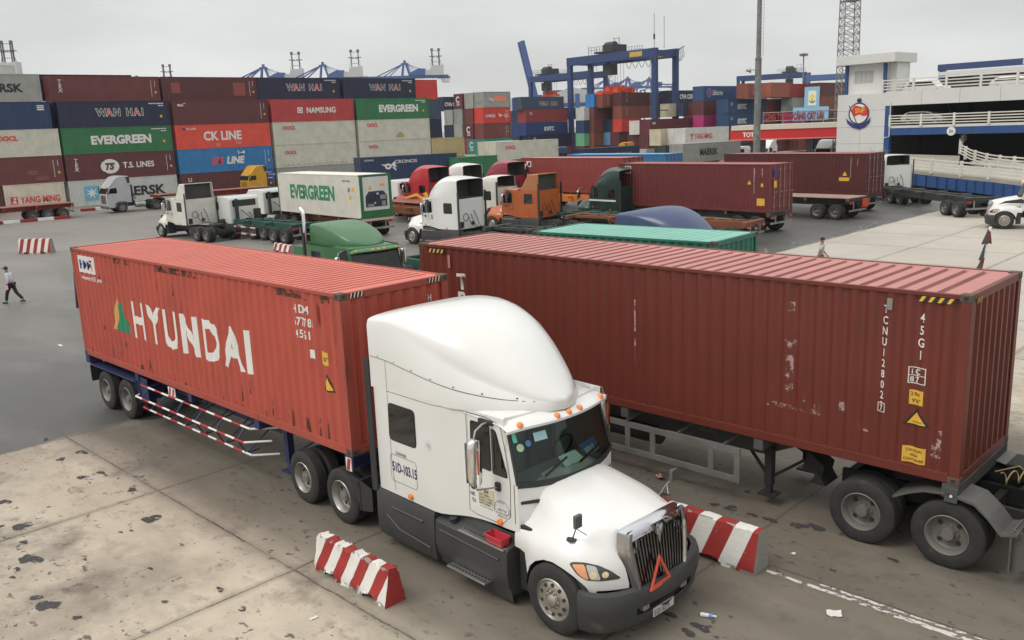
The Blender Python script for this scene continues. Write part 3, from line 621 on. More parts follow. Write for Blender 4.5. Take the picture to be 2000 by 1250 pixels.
mark(B,poly_mesh([[(.8,.95),(.93,.95),(.93,1.25),(.8,1.25)]]),0,0,YMARK,'right',corr=.03,name='sticker')
# scrapes down to primer on the side
SCR=wornmat('scraped_primer',(.42,.27,.25),.5)
scr=[]
for x0,x1,z0,z1 in ((9.05,10.0,.66,.74),(9.38,9.5,.95,1.6),(10.3,10.4,.8,.95),(9.7,9.8,.75,1.0),(9.35,9.55,1.72,1.86),(9.35,9.5,2.35,2.5),(11.75,11.9,.35,.8),(6.25,6.3,1.0,2.2),(10.65,10.8,.55,.72),(9.9,10.0,.7,.9),(1.5,1.56,.9,1.6)): scr.append([(x0,z0),(x1,z0),(x1,z1),(x0,z1)])
for q_ in scr: mark(B,poly_mesh([q_]),0,0,SCR,corr=.014,off=.003,name='scrape')
GRYC=mat('grey_chassis_paint',(.075,.078,.072),.65,var=.3,dirt=.5,dcol=(.15,.13,.11))
TB=skel(LB(-12.19,0,0),BYAW,'grey skeletal trailer under the long brown-red container',GRYC,ZB-.002,near=True,legx=8.9,axx=[1.35,2.66])
# side guard frame of the grey trailer
b=MB()
for z in (1.0,.46): b.box(4.3,8.5,.10,.14,z-.06,z+.06)
for x in (4.36,6.0,6.6,7.9,8.44): b.box(x-.06,x+.06,.104,.136,.521,.939)
for x in (4.8,5.9,7.1,8.1): b.beam((x,.1,1.0),(x+.1,.74,1.17),.05,.05)
b.build('side_guard',mat('side_guard_paint',(.16,.16,.145),.7,var=.3,dirt=.5,dcol=(.35,.3,.24)),TB,bevel=.006)
b=MB(); b.cyl((4.6,.7,.7),(6.4,.7,.7),.2,14); b.build('air_tank',DARKM,TB,smooth=40)
b=MB(); b.prism([(9.5,.85),(9.85,.72),(9.9,.95),(9.6,1.15)],'y',.5,.9); b.prism([(9.65,.62),(9.95,.62),(9.8,.85)],'y',.45,.95); b.build('tool_box',DARKM,TB)
sidetxt(TB,'51R-08243',7.0,1.03,.12,mat('faint_paint',(.16,.155,.14),.8),corr=None,bold=.02).location.y=.6
# bracket with white stud below the front corner
b=MB(); b.box(12.0,12.19,-.02,.0,1.09,1.33); b.build('corner_bracket',GRYC,TB,bevel=.01); b=MB(); b.cyl((12.1,-.021,1.2),(12.1,-.035,1.2),.022,10); b.build('stud',STW,TB)
# ------------------------------------------------------------------ bonneted road tractor.  local x forward from the tandem centre, y left, z up
def ss(a,b,x):
    t=max(0,min(1,(x-a)/(b-a))); return t*t*(3-2*t)
def interp(xs,ys,x):
    return float(np.interp(x,xs,ys))
class Proj:
    def __init__(s,mbs):
        vs=[];fs=[]
        for m in mbs:
            o=len(vs); vs+=[Vector(p) for p in m.v]; fs+=[tuple(i+o for i in f) for f in m.f]
        s.t=BVHTree.FromPolygons(vs,fs)
    def hit(s,o,d):
        h=s.t.ray_cast(Vector(o),Vector(d)); return h[0]
    def conf(s,me,name,m,parent,dirn=(0,1,0),start=-3,off=.004,step=.06,mode='side'):
        """drape a flat XY mesh on the body. mode side: XY -> xz seen from -y; front: XY -> yz seen from +x; top: XY -> xy"""
        b=bmesh.new(); b.from_mesh(me)
        if step and len(b.verts):
            for ax in (0,1):
                cs=[v.co[ax] for v in b.verts]; k=math.floor(min(cs)/step)+1
                while k*step<max(cs):
                    no=[0,0,0]; no[ax]=1; co=[0,0,0]; co[ax]=k*step
                    bmesh.ops.bisect_plane(b,geom=b.verts[:]+b.edges[:]+b.faces[:],plane_co=co,plane_no=no); k+=1
        last=None; dv=Vector(dirn).normalized()
        for v in b.verts:
            a,c=v.co.x,v.co.y
            o={'side':Vector((a,0,c)),'front':Vector((0,a,c)),'top':Vector((a,c,0))}[mode]
            st=o-dv*4+({'side':Vector((0,0,0)),'front':Vector((7,0,0)),'top':Vector((0,0,4))}[mode])
            h=s.hit(st,dv)
            if h is None: h=last if last is not None else o
            last=h; v.co=h-dv*off
        bmesh.ops.recalc_face_normals(b,faces=b.faces)
        m2=bpy.data.meshes.new(name); b.to_mesh(m2); b.free(); m2.materials.append(m)
        m2.polygons.foreach_set('use_smooth',[True]*len(m2.polygons))
        o_=bpy.data.objects.new(name,m2); COL.objects.link(o_); o_.parent=parent; return o_
def ribbon(pts,wd):
    pts=[Vector((a,b)) for a,b in pts]; L=[];Rr=[]
    for i,p in enumerate(pts):
        t=(pts[min(i+1,len(pts)-1)]-pts[max(i-1,0)]).normalized(); n=Vector((-t.y,t.x))*wd/2; L.append(p+n); Rr.append(p-n)
    return poly_mesh([[tuple(L[i]),tuple(L[i+1]),tuple(Rr[i+1]),tuple(Rr[i])] for i in range(len(pts)-1)])
SEAM=mat('panel_gap',(.10,.10,.10),.8)
HX=[5.0,5.3,5.6,5.88,6.1,6.25,6.38,6.5,6.6,6.68,6.74]
def hood_w(x): return interp([5.0,5.2,5.45,6.05,6.25,6.4,6.52,6.62,6.70,6.74],[1.04,1.07,1.16,1.17,1.12,1.03,.92,.80,.68,.60],x)
def hood_zc(x): return interp([5.0,5.3,6.0,6.5,6.74],[1.93,1.87,1.74,1.62,1.53],x)
def arch(x):
    dx=x-5.88; rr=.60
    if abs(dx)<rr: return .50+math.sqrt(rr*rr-dx*dx)*.94
    return .775 if dx>0 else .96
def hood_pt(x,k):
    w_=hood_w(x); zc=hood_zc(x); zb=arch(x); s_=w_/1.17
    zs=interp([5.0,5.3,5.6,5.88,6.15,6.4,6.6,6.74],[1.30,1.27,1.29,1.30,1.26,1.20,1.15,1.10],x)   # shoulder of the wing
    ys=[0,.22,.45,.62,.74,.85,.95,1.04,1.11,1.155,1.17,1.17,1.17]
    zt=[zc,zc-.010,zc-.035,zc-.075,zc-.15,(zc-.15+zs)*.5+.03,zs+.10,zs+.02,zs-.05,zs-.14,zs-.24,None,None]
    y=ys[k]*s_ if k>3 else ys[k]*(.55+.45*s_)
    z=zt[k]
    if z is None: z=(zs-.24)*(.5 if k==11 else 0)+zb*(.5 if k==11 else 1)
    z=max(z,zb) if k<11 else z
    if x<5.25 and k>=4: y=min(y,1.05)
    return (x,y,z)
def make_tractor(label,body=WHITE,name='semi_truck',detail=True,high=True,group=None,skirt=GREYP):
    r=thing(name,label,'lorry',(0,0,0),0,group)
    # ---- cab and sleeper shell
    cab=MB(); side=[(1.86,1.10),(1.88,1.17),(1.95,1.2)]+[(x,1.2) for x in (2.3,2.7,3.1,3.35)]+[(x,1.2-.15*ss(3.35,4.05,x)) for x in (3.5,3.65,3.8,3.95,4.05)]+[(4.3,1.05),(4.6,1.045),(4.86,1.04)]
    wsn=9
    def outline(z):
        pts=[(x,-y) for x,y in side]; xc=interp([1.0,1.84,2.68,2.9],[5.34,5.34,5.02,4.94],z); xs=interp([1.0,1.90,2.68,2.9],[5.08,5.08,4.86,4.8],z)
        hw=interp([1.9,2.7],[1.02,.97],z)
        for i in range(wsn):
            y=-hw+2*hw*i/(wsn-1); pts.append((xc-(xc-xs)*(abs(y)/hw)**2.2,y))
        pts+=[(x,y) for x,y in reversed(side)]; return pts
    zl=[1.03,1.07,1.4,1.86,2.0,2.3,2.62,2.72,2.84]
    n_=len(outline(1)); wi=len(side)
    def cp_(i,j):
        z=zl[j]; x,y=outline(z)[i]
        zz=z
        if j==0: zz=1.05+.13*ss(3.4,4.6,x)
        if j==1: zz=1.10+.13*ss(3.4,4.6,x)
        if j in (3,): zz=1.86+.05*(abs(y)<1.03)*(abs(y)/1.0)**2 if x>4.8 else 1.86
        return (x,y,zz)
    def skp(i,j): return wi<=i<wi+wsn-1 and 3<=j<=6
    cab.grid(cp_,n_,len(zl),skip=skp)
    cab.grid(lambda i,j:[(1.86,-1.1,1.05),(1.86,1.1,1.05),(1.86,-1.1,2.84),(1.86,1.1,2.84)][i+2*j],2,2)
    for y in (-1,1):
        cab.box(1.69,1.84,y*1.2-.012,y*1.2+.012,.95,3.25,m=1)
    cabo=cab.build('cab_shell',[body,BLACKP],r,smooth=50)
    g=MB(); 
    def gp(i,j):
        z=(1.86,2.0,2.3,2.62,2.72)[j]; x,y=outline(z)[wi+i]; return (x-.006,y,z+(.05*(abs(y)/1.0)**2 if j==0 else 0))
    g.grid(gp,wsn,5); g.build('windscreen',GLASS,r,smooth=60)
    g=MB()
    def bd(i,j):   # dark border round the glass
        zz=(1.80,1.90)[j]; x,y=outline(1.86)[wi+i]; return (x+.008,y,zz+.05*(abs(y)/1.0)**2)
    g.grid(bd,wsn,2)
    for s_ in (0,wsn-1):
        pp=[outline(z)[wi+s_] for z in (1.9,2.2,2.5,2.72)]; g.tube([(p[0]+.004,p[1],z) for p,z in zip(pp,(1.9,2.2,2.5,2.72))],.022,6)
    g.build('windscreen_seal',BLACKP,r)
    for y0 in (-.55,.2):
        g=MB(); g.beam((5.20-.02,y0,1.93),(5.12,y0+.52,2.05),.03,.02); g.build('wiper',BLACKP,r)
    # interior
    t=MB(); t.box(4.55,5.12,-.93,.93,1.55,1.80); t.box(4.75,5.05,-.9,-.15,1.78,1.88); t.box(1.95,1.97,-1,1,1.1,2.8); t.box(3.9,3.93,-.98,.98,1.1,2.75); t.build('dashboard',mat('interior_grey',(.17,.18,.165),.8),r,bevel=.02)
    for y in (-.5,.5):
        t=MB(); t.box(3.95,4.35,y-.25,y+.25,1.35,1.55); t.box(3.95,4.08,y-.25,y+.25,1.5,2.25); t.build('seat',mat('seat_fabric',(.09,.09,.09),.9),r,bevel=.05)
    t=MB(); t.tube([(4.52+.07*math.sin(a),.5+.22*math.cos(a),1.93+.2*math.sin(a)) for a in [2*math.pi*i/16 for i in range(17)]],.016,6); t.build('steering_wheel',BLACKP,r)
    # ---- roof fairing
    fair=MB()
    if high:
        K=[1.86,2.3,2.8,3.3,3.75,4.15,4.5,4.75,4.93,5.05,5.12]
        kW=[1.20,1.20,1.20,1.19,1.14,1.02,.83,.65,.46,.27,.03]; kT=[3.99,4.08,4.15,4.16,4.04,3.82,3.54,3.31,3.13,3.01,2.94]; kS=[3.88,3.88,3.77,3.58,3.40,3.24,3.12,3.03,2.97,2.93,2.90]; kF=[.985,.975,.95,.91,.87,.83,.82,.83,.85,.88,.9]
    else:
        K=[1.9,2.3,2.7,3.1,3.5,3.9,4.2,4.45,4.62,4.74,4.8]
        kW=[.98,.98,.98,.97,.95,.90,.82,.70,.52,.30,.03]; kT=[3.60,3.64,3.66,3.64,3.55,3.42,3.27,3.13,3.02,2.94,2.88]; kS=[3.50,3.50,3.45,3.36,3.26,3.16,3.07,3.0,2.93,2.88,2.86]; kF=[.97]*11
    X=sorted(set([round(float(x),3) for x in np.linspace(K[0],K[6],16)]+K[6:]+[(K[i]+K[i+1])/2 for i in range(6,10)])); ZBs=[interp(K,kS,x) for x in X]
    cub=lambda ys,x: interp(K,ys,x)*.5+.25*(interp(K,ys,x-.09)+interp(K,ys,x+.09)) if K[0]+.1<x<K[-2] else interp(K,ys,x)
    m_=17
    def fp(i,j):
        x=X[i]; w_,zt,zb=cub(kW,x),cub(kT,x),cub(kS,x); zt=max(zt,zb+.02); n2=interp([K[0],K[3],K[7],K[-1]],[2.9,2.2,2.0,2.0],x); ff=cub(kF,x)
        def half(k):
            if k==0: return w_,2.80
            if k==1: return w_*(.35+.65*(ff+1)/2) if ff>2 else w_*.998,2.80+(zb-2.80)*.42
            if k==1.5: return w_,zb
            if k==2: return w_*(ff+.015),zb-.05*(zb-2.8)
            t=(k-3)/(m_-3)*math.pi/2; y=w_*ff*math.cos(t)**(2/n2); z=zb+(zt-zb)*math.sin(t)**(2/n2)
            return y,z
        if j<=m_: y,z=half(j); return (x,-y,z)
        y,z=half(2*m_-j); return (x,y,z)
    fair.grid(fp,len(X),2*m_+1)
    fair.add([fp(len(X)-1,j) for j in range(2*m_+1)],[tuple(range(2*m_+1))])
    # inner wall and hollow back
    back=[fp(0,j) for j in range(2*m_+1)]; inn=[(p[0]+.55,p[1]*.93,2.86+(p[2]-2.8)*.92) for p in back]
    fair.add(back+[(p[0],p[1]*.955,2.84+(p[2]-2.8)*.95) for p in back],[(k,k+1,2*m_+2+k,2*m_+1+k) for k in range(2*m_)])
    inside=MB(); ring0=[(p[0]+.004,p[1]*.955,2.84+(p[2]-2.8)*.95) for p in back]; ring1=[(p[0]+1.1,p[1]*.85,2.86+(p[2]-2.8)*.8) for p in back]
    inside.add(ring0+ring1,[(k,k+1,2*m_+2+k,2*m_+1+k) for k in range(2*m_)]+[tuple(range(2*m_+1,4*m_+2))])
    fo=fair.build('roof_fairing',body,r,smooth=45)
    inside.build('fairing_hollow',mat('fairing_inside',(.05,.05,.047),.8,var=.3),fo,fix=False)
    # ---- cab roof and visor lip
    vis=MB()
    def vp(i,j):
        y=-1.07+2.14*i/14; e_=(abs(y)/1.07); xf=5.20-.24*e_**2.4; x=(3.7,4.3,4.8,xf-.06,xf,xf-.005,xf-.07)[j]; zb=interp([3.7,4.8,5.2],[2.92,2.86,2.76],x)-.10*e_**4
        z=(zb,zb,zb,zb-.01,zb-.045,zb-.085,zb-.09)[j]
        if j<4 and e_>.95: z-=.02
        return (x,y,z)
    vis.grid(vp,15,7); viso=vis.build('sun_visor',body,r,smooth=40)
    lt=MB()
    for y in (-.86,-.24,0,.24,.86):
        e_=abs(y)/1.07; xf=5.20-.24*e_**2.4; zb=interp([3.7,4.8,5.2],[2.92,2.86,2.76],xf-.06)-.10*e_**4
        m1=MB(); m1.lathe([(.05,0),(.045,.03),(.02,.048),(-.02,.052)],(xf-.05,y,zb-.03),axis='z',n=12); m1.build('marker_light',AMBER,viso,smooth=60)
    # ---- bonnet with wings
    hood=MB(); nk=13
    def hp(i,j):
        k=j-(nk-1); x=HX2[i]; p=hood_pt(x,abs(k)); return (p[0],-p[1] if k<0 else p[1],p[2])
    HX2=[5.0,5.12,5.25]+[5.28+.6*(1-math.cos(math.pi*q/10))for q in range(1,10)]+[6.48,6.54,6.6,6.65,6.70,6.74]
    hood.grid(hp,len(HX2),2*nk-1); 
    hoodo=hood.build('bonnet',body,r,smooth=45)
    # ridge lines of the bonnet
    # ---- grille
    DCHR=mat('dark_chrome',(.30,.30,.31),.16,1)
    def gx(z): return interp([.60,1.50],[6.86,6.745],z)
    def ghw(z): return interp([.60,.8,1.4,1.52],[.50,.56,.645,.60],z)
    gs=MB(); zs=[.60,.75,.9,1.05,1.2,1.35,1.47,1.545]
    for s_ in (-1,1):   # chrome side frames
        gs.grid(lambda i,j:(gx(zs[i])+(.0,.03,.02,-.05,-.16)[j],s_*(ghw(zs[i])+(-.07,-.045,0.0,.03,.05)[j]),zs[i]),len(zs),5)
    nb=17
    def top(i,j):
        y=-.64+1.28*i/(nb-1); e_=abs(y)/.64; z0=1.545-.05*e_**3-(.14*(1-abs(y)/.13) if abs(y)<.13 and j>=3 else 0)
        return (gx(1.5)+(-.13,-.06,.02,.045,.03)[j]-.06*e_**2,y,z0+(.045,.04,-.01,-.10,-.115)[j])
    gs.grid(top,nb,5)
    gs.grid(lambda i,j:(gx(.62)+(.03,.05,.0)[j]-.05*(abs(-.5+i/8)/.5)**2,(-.5+i/8)*1.0,(.66,.62,.57)[j]),9,3)
    gso=gs.build('grille_surround',mat('grille_chrome',(.5,.5,.52),.10,1),r,smooth=45)
    bk=MB(); bk.grid(lambda i,j:(gx(zs[j])-.05,(-1+2*i/6)*ghw(zs[j])*.96,zs[j]),7,len(zs)); bk.build('radiator_core',mat('radiator_black',(.012,.012,.013),.7),r)
    for i in range(18):
        y=-.535+1.07*i/17
        if abs(y)<.03: continue
        b=MB(); zt=1.42-.10*(abs(y)/.6)**4-(.10*(1-abs(y)/.15) if abs(y)<.15 else 0); zb=.66
        for z0,z1 in ((zb,(zb+zt)/2),((zb+zt)/2,zt)): b.beam((gx(z0)-.005,y*(ghw(z0)/.62),z0),(gx(z1)-.005,y*(ghw(z1)/.62),z1),.022,.02,up=(1,0,0))
        b.build('grille_bar',DCHR,gso)
    em=MB(); em.prism([(y,z) for y,z in ((-.05,1.50),(0,1.36),(.05,1.50),(.02,1.50),(0,1.43),(-.02,1.50))],'x',gx(1.42)+.04,gx(1.42)+.055); em.prism([(-.035,1.36),(0,1.22),(.035,1.36),(0,1.47)],'x',gx(1.35)+.0,gx(1.35)+.03); em.build('grille_badge',CHROME,gso)
    # ---- bumper
    bm=MB(); path=[(5.98+.42,-1.19)]
    path=[(6.40,-1.20),(6.50,-1.18),(6.60,-1.13),(6.70,-1.03),(6.80,-.85),(6.87,-.6),(6.92,-.3),(6.94,0)]
    path=[(x,y) for x,y in [(6.36,-1.215)]+path]; path=path+[(x,-y) for x,y in reversed(path[:-1])]
    zz=[.81,.80,.72,.60,.53,.40,.30,.23,.20]; of=[-.10,.0,.02,.03,.02,-.015,-.03,-.07,-.22]
    def bp_(i,j):
        x,y=path[i]; dx=x-5.7; l=math.hypot(dx,y); 
        low=max(0,.62-abs(y))*.10*(zz[j]<.5)
        zt=zz[j]-(.06*(1-(abs(y)/1.2)) if j<2 else 0)
        return (x+of[j]*dx/l*1.0,y+of[j]*y/l,zt)
    cut=lambda i,j: abs(path[i][1])<.61 and abs(path[i+1][1])<.61 and j in (4,)
    bm.grid(bp_,len(path),len(zz),skip=cut); bmo=bm.build('bumper',[skirt],r,smooth=40)
    q=MB(); q.box(6.6,6.78,-.62,.62,.38,.56); q.build('bumper_intake',BLACKP,bmo)
    for y in (-.42,.42):
        q=MB(); q.box(6.80,6.90,y-.07,y+.07,.43,.51); q.build('fog_light',mat('fog_light_lens',(.3,.3,.3),.2,.5),bmo,bevel=.015)
    # ---- skirts and steps
    def skirt_side(sg):
        for x0,x1 in ((1.80,3.34),(3.36,4.99)):
            b=MB(); prof=[(1.05,1.14),(1.02,1.2),(.95,1.225),(.55,1.235),(.32,1.225),(.20,1.19),(.16,1.05)]
            if x0>3: prof=[(1.10,.98),(.98,1.02),(.93,1.17),(.90,1.215),(.56,1.235),(.36,1.20),(.30,1.16),(.2,1.12),(.17,1.0)]
            k=8; b.grid(lambda i,j:(x0+(x1-x0)*i/k,sg*(prof[j][1]-(.0 if 0<i<k else .02)),prof[j][0]-(.02+.10*ss(3.6,5,x0+(x1-x0)*i/k) if j>=len(prof)-2 and x0>3 else 0)),k+1,len(prof))
            for xe in (x0,x1): b.add([(xe,sg*(p[1]-.02),p[0]) for p in prof]+[(xe,sg*.8,prof[-1][0]),(xe,sg*.8,prof[0][0])],[tuple(range(len(prof)+2))])
            b.build('side_skirt',skirt,r,smooth=35)
        b=MB(); b.tube([(2.25,sg*1.232,.80),(3.1,sg*1.232,.80)],.022,6); b.tube([(2.1,sg*1.226,.62),(2.45,sg*1.228,.45),(3.25,sg*1.228,.40)],.02,6); b.tube([(3.5,sg*1.234,.80),(4.85,sg*1.234,.76)],.018,6); b.build('skirt_ribs',skirt,r)
        for x0,x1,y0,y1,z in ((3.95,4.95,1.03,1.235,.945),(3.75,4.62,1.17,1.33,.33)):
            b=MB(); b.box(x0,x1,min(sg*y0,sg*y1),max(sg*y0,sg*y1),z-.03,z); st=b.build('step_tread',ALU,r,bevel=.004); b=MB()
            kx=int((x1-x0)/.07)
            for i in range(kx):
                for j in range(2): b.add([(x0+.03+i*.07+dx,sg*(y0+.045+j*.075)+dy,z+.002) for dx,dy in ((0,0),(.04,0),(.04,.03),(0,.03))],[(0,1,2,3)])
            b.build('step_grip',BLACKP,st,fix=False)
        b=MB(); b.cyl((3.72,sg*1.10,.98),(3.72,sg*1.12,1.04),.07,12); b.build('filler_cap',BLACKP,r)
    skirt_side(-1); skirt_side(1)
    # ---- chassis
    f=MB()
    for y in (-.42,.42): f.box(-1.25,6.3,y-.045,y+.045,.62,.90)
    for x in (-1.2,-.1,1.2,2.5,4,5.4): f.box(x-.06,x+.06,-.37,.37,.65,.85)
    f.box(5.2,6.2,-.38,.38,.5,1.2); f.build('chassis_rail',DARKM,r)
    f=MB(); f.lathe([(0,0),(0,.5),(.05,.48),(.06,.12)],(-.35+.35,0,1.08),axis='z',n=24); f.box(-.45,.45,-.45,.45,.95,1.08); f.build('fifth_wheel',DARKM,r)
    f=MB(); 
    for x in (-.66,.66): f.cyl((x,-.8,.51),(x,.8,.51),.09,8); f.lathe([(-.2,0),(-.18,.16),(0,.22),(.18,.16),(.2,0)],(x,0,.51),axis='y',n=12)
    f.cyl((5.88,-.95,.48),(5.88,.95,.48),.06,8); 
    f.build('axle',DARKM,r)
    for x in (-.66,.66):
        wheel(r,x,-1.22,.51,-1,dual=True,style='drive',rim=mat('steel_drive_rim',(.33,.32,.29),.35,.6,var=.2,dirt=.3,dcol=(.12,.10,.08))); wheel(r,x,1.22,.51,1,dual=True,style='drive')
    RIMA=mat('aluminium_rim',(.45,.43,.38),.35,.8,var=.2,dirt=.3,dcol=(.18,.15,.12))
    wheel(r,5.88,-1.20,.51,-1,style='steer',wd=.30,rim=RIMA); wheel(r,5.88,1.20,.51,1,style='steer',wd=.30,rim=RIMA)
    for sg in (-1,1):
        b=MB(); b.box(1.22,1.26,min(sg*.62,sg*1.2),max(sg*.62,sg*1.2),.42,.98); b.tube([(1.2,sg*.5,.9),(1.2,sg*1.22,.9)],.03,6)
        b.prism([(.80,1.02),(1.24,.98),(1.62,.9),(1.62,.5),(1.3,.42)],'y',sg*1.18-.01,sg*1.18+.01); b.build('mud_flap',BLACKP,r)
    for sg in (-1,1):    # inner wheel arches
        b=MB(); b.grid(lambda i,j:(5.88-.585*math.cos(math.pi*i/14),sg*(1.12-.55*j),.5+.56*math.sin(math.pi*i/14)),15,2); b.build('wheel_arch_liner',BLACKP,r)
        b=MB(); b.box(5.05,5.32,min(sg*.4,sg*1.0),max(sg*.4,sg*1.0),.3,1.3); b.build('inner_splash_guard',BLACKP,r)
    b=MB()
    for k,(y0,ph) in enumerate(((-.35,0),(0,1),(.3,2))): b.tube([(1.84,y0*.6,2.1-.2*k),(1.72,y0+.1*math.sin(ph),1.7),(1.62,y0,1.35),(1.3,y0*.7,1.15),(.9,y0*.5,1.22),(.5,y0*.3,1.12)],.02,6)
    b.tube([(1.83,.5+.22*math.cos(a),1.75+.22*math.sin(a)) for a in np.linspace(0,6.2,14)],.015,6); b.build('air_hose',BLACKP,r)
    b=MB(); b.box(1.80,1.855,-.18,.02,1.25,1.45); b.build('rear_box',BLACKP,r); b=MB(); b.box(1.78,1.855,.75,1.0,1.15,1.5); b.build('rear_box',BLACKP,r)
    # ---- windows of the doors and sleeper
    PB=Proj([cab,fair,vis,hood]); r['_']=0; del r['_']
    for sg in (-1,1):
        dv=(0,-sg,0)
        def dec(me,nm,m,off=.004,step=.1,par=None):
            o=PB.conf(me,nm,m,par or r,dirn=dv,off=off,step=step); return o
        flush=BLACKP
        for poly,nm in ((rpoly([(2.30,2.0),(2.32,2.60),(2.98,2.60),(2.98,2.0)],.09),'sleeper_window'),(rpoly([(4.14,2.02),(4.16,2.67),(4.56,2.67),(4.56,2.00)],.05),'door_window'),(rpoly([(4.60,1.98),(4.60,2.64),(4.70,2.62),(4.84,2.2),(4.90,1.98)],.04),'quarter_window')):
            big=[]
            cx=sum(p[0] for p in poly)/len(poly); cz=sum(p[1] for p in poly)/len(poly)
            big=[(cx+(p[0]-cx)*1.07,cz+(p[1]-cz)*1.06) for p in poly]
            o=dec(poly_mesh([big]),nm+'_seal',BLACKP,.004); dec(poly_mesh([poly]),nm,GLASSD,.009)
        # seams
        pass
        if high:
            dec(ribbon([(x,interp([1.87,2.3,3.0,3.8,4.5,5.0],[3.32,3.31,3.22,3.10,3.0,2.95],x)) for x in np.linspace(1.88,4.9,26)],.010),'panel_seam',SEAM,.003,step=0)
            for x in np.linspace(2.1,4.7,7):
                z=interp([1.87,2.3,3.0,3.8,4.5,5.0],[3.32,3.31,3.22,3.10,3.0,2.95],x)+.03; dec(poly_mesh([[(x+.012*math.cos(a),z+.012*math.sin(a)) for a in np.linspace(0,5.6,8)]]),'rivet',BLACKP,.004,step=0)
            dec(ribbon([(2.30,3.30),(2.30,2.4),(2.30,1.6),(2.36,1.12)],.009),'panel_seam',SEAM,.003,step=0)
        dec(ribbon([(2.28,2.80)]+[(x,2.80) for x in np.linspace(2.5,4.1,12)],.009),'panel_seam',SEAM,.003,step=0)
        dec(ribbon([(4.08,2.78),(4.06,2.0),(4.05,1.25)]+[(x,1.215) for x in (4.2,4.5,4.75)]+[(4.93,1.38),(4.95,1.9),(4.86,2.45),(4.80,2.74),(4.5,2.80),(4.08,2.79)],.011),'door_seam',SEAM,.003,step=0)
        dec(ribbon([(5.02,1.9),(5.02,1.3)],.012),'bonnet_seam',SEAM,.004,step=0)
        dec(poly_mesh([rrect(5.10,5.24,1.60,1.65,.01)]),'vent_badge',DARKM,.006,step=0)
        dec(poly_mesh([rrect(4.10,4.20,1.60,1.86,.04)]),'door_handle',BLACKP,.008,step=0); dec(poly_mesh([rrect(4.125,4.175,1.66,1.80,.02)]),'door_handle',CHROME,.014,step=0)
        for x in (2.78,4.72):
            b=MB(); yy=1.22 if x<4 else 1.06; zz_=1.13 if x<4 else 1.25; b.lathe([(-.02,.055),(.02,.045),(.03,0)] if sg>0 else [(.02,.055),(-.02,.045),(-.03,0)],(x,sg*yy,zz_),axis='y',n=12); b.build('side_marker',AMBER,r,smooth=50)
        # headlamp draped on the wing corner
        dvh=Vector((-.62,-sg*.78,0)).normalized()
        cs=[]
        # eye-shaped outline in (along,z) of the plane facing dvh
        al=Vector((.78,-sg*.62,0))*(1)
        base_=Vector((6.46,sg*1.0,1.03))
        outl=[(-.33,.10),(-.26,.13),(-.1,.135),(.08,.10),(.24,.02),(.36,-.08),(.34,-.10),(.1,-.11),(-.1,-.10),(-.22,-.03)]
        def lamp(ol,nm,m,off,par=r):
            ol=rpoly(ol,.03,2) if len(ol)<12 else ol
            me_=poly_mesh([ol]); b=bmesh.new(); b.from_mesh(me_)
            for ax,rng_ in ((0,np.arange(-.4,.45,.05)),(1,np.arange(-.2,.2,.04))):
                for k in rng_:
                    no=[0,0,0]; no[ax]=1; co=[0,0,0]; co[ax]=float(k); bmesh.ops.bisect_plane(b,geom=b.verts[:]+b.edges[:]+b.faces[:],plane_co=co,plane_no=no)
            last=None
            for v in b.verts:
                o0=base_+al*v.co.x+Vector((0,0,v.co.y)); h=PB.hit(o0-dvh*1.5,dvh); h=h or last or o0; last=h; v.co=h-dvh*off
            bmesh.ops.recalc_face_normals(b,faces=b.faces); m2=bpy.data.meshes.new(nm); b.to_mesh(m2); b.free(); m2.materials.append(m); m2.polygons.foreach_set('use_smooth',[True]*len(m2.polygons))
            o_=bpy.data.objects.new(nm,m2); COL.objects.link(o_); o_.parent=par; return o_
        hl=lamp(outl,'headlight',mat('headlamp_surround',(.05,.048,.045),.15,coat=1),.006)
        lamp([(-.29,.10),(-.12,.115),(-.06,-.08),(-.1,-.085),(-.2,-.02)],'indicator_lens',mat('indicator_lens',(.75,.33,.16),.15,coat=1),.012,hl)
        lamp([(-.10,.115),(.04,.09),(.10,-.09),(-.04,-.09)],'lamp_lens',CLEARL,.012,hl)
        for cx,rr in ((.0,.055),(.16,.045)):
            lamp([(cx+rr*math.cos(a),-.02+rr*math.sin(a)) for a in np.linspace(0,5.8,14)],'lamp_bowl',mat('lamp_bowl',(.85,.75,.5),.1,.5,coat=1),.018,hl)
        # mirrors
        mr=MB(); 
        yb=sg*1.40; pr=[(-.34,.06),(-.31,.10),(-.2,.115),(.2,.115),(.31,.10),(.34,.06)]
        mr.grid(lambda i,j:(4.62+.075*math.cos(2*math.pi*i/16),yb+(pr[j][1]+.01)*math.sin(2*math.pi*i/16),2.24+pr[j][0]),16,6,closeu=True); mr.add([(4.62,yb,2.59)]+[(4.62+.075*math.cos(2*math.pi*i/16),yb+.07*math.sin(2*math.pi*i/16),2.58) for i in range(16)],[(0,i+1,(i+1)%16+1) for i in range(16)])
        mo=mr.build('wing_mirror',CHROME,r,smooth=50)
        b=MB(); b.box(4.685,4.70,yb-.014,yb+.014,2.08,2.44); b.build('mirror_indicator',mat('amber_strip',(.5,.08,.02),.3),mo)
        b=MB(); b.box(4.535,4.55,yb-.10,yb+.10,1.94,2.54); b.build('mirror_glass',mat('mirror_glass',(.5,.5,.5),.02,1),mo)
        b=MB(); b.tube([(4.55,sg*1.05,2.73),(4.60,sg*1.2,2.76),(4.62,sg*1.36,2.70),(4.62,sg*1.40,2.58)],.016,8); b.tube([(4.62,sg*1.40,1.92),(4.62,sg*1.38,1.82),(4.72,sg*1.1,1.80)],.014,8)
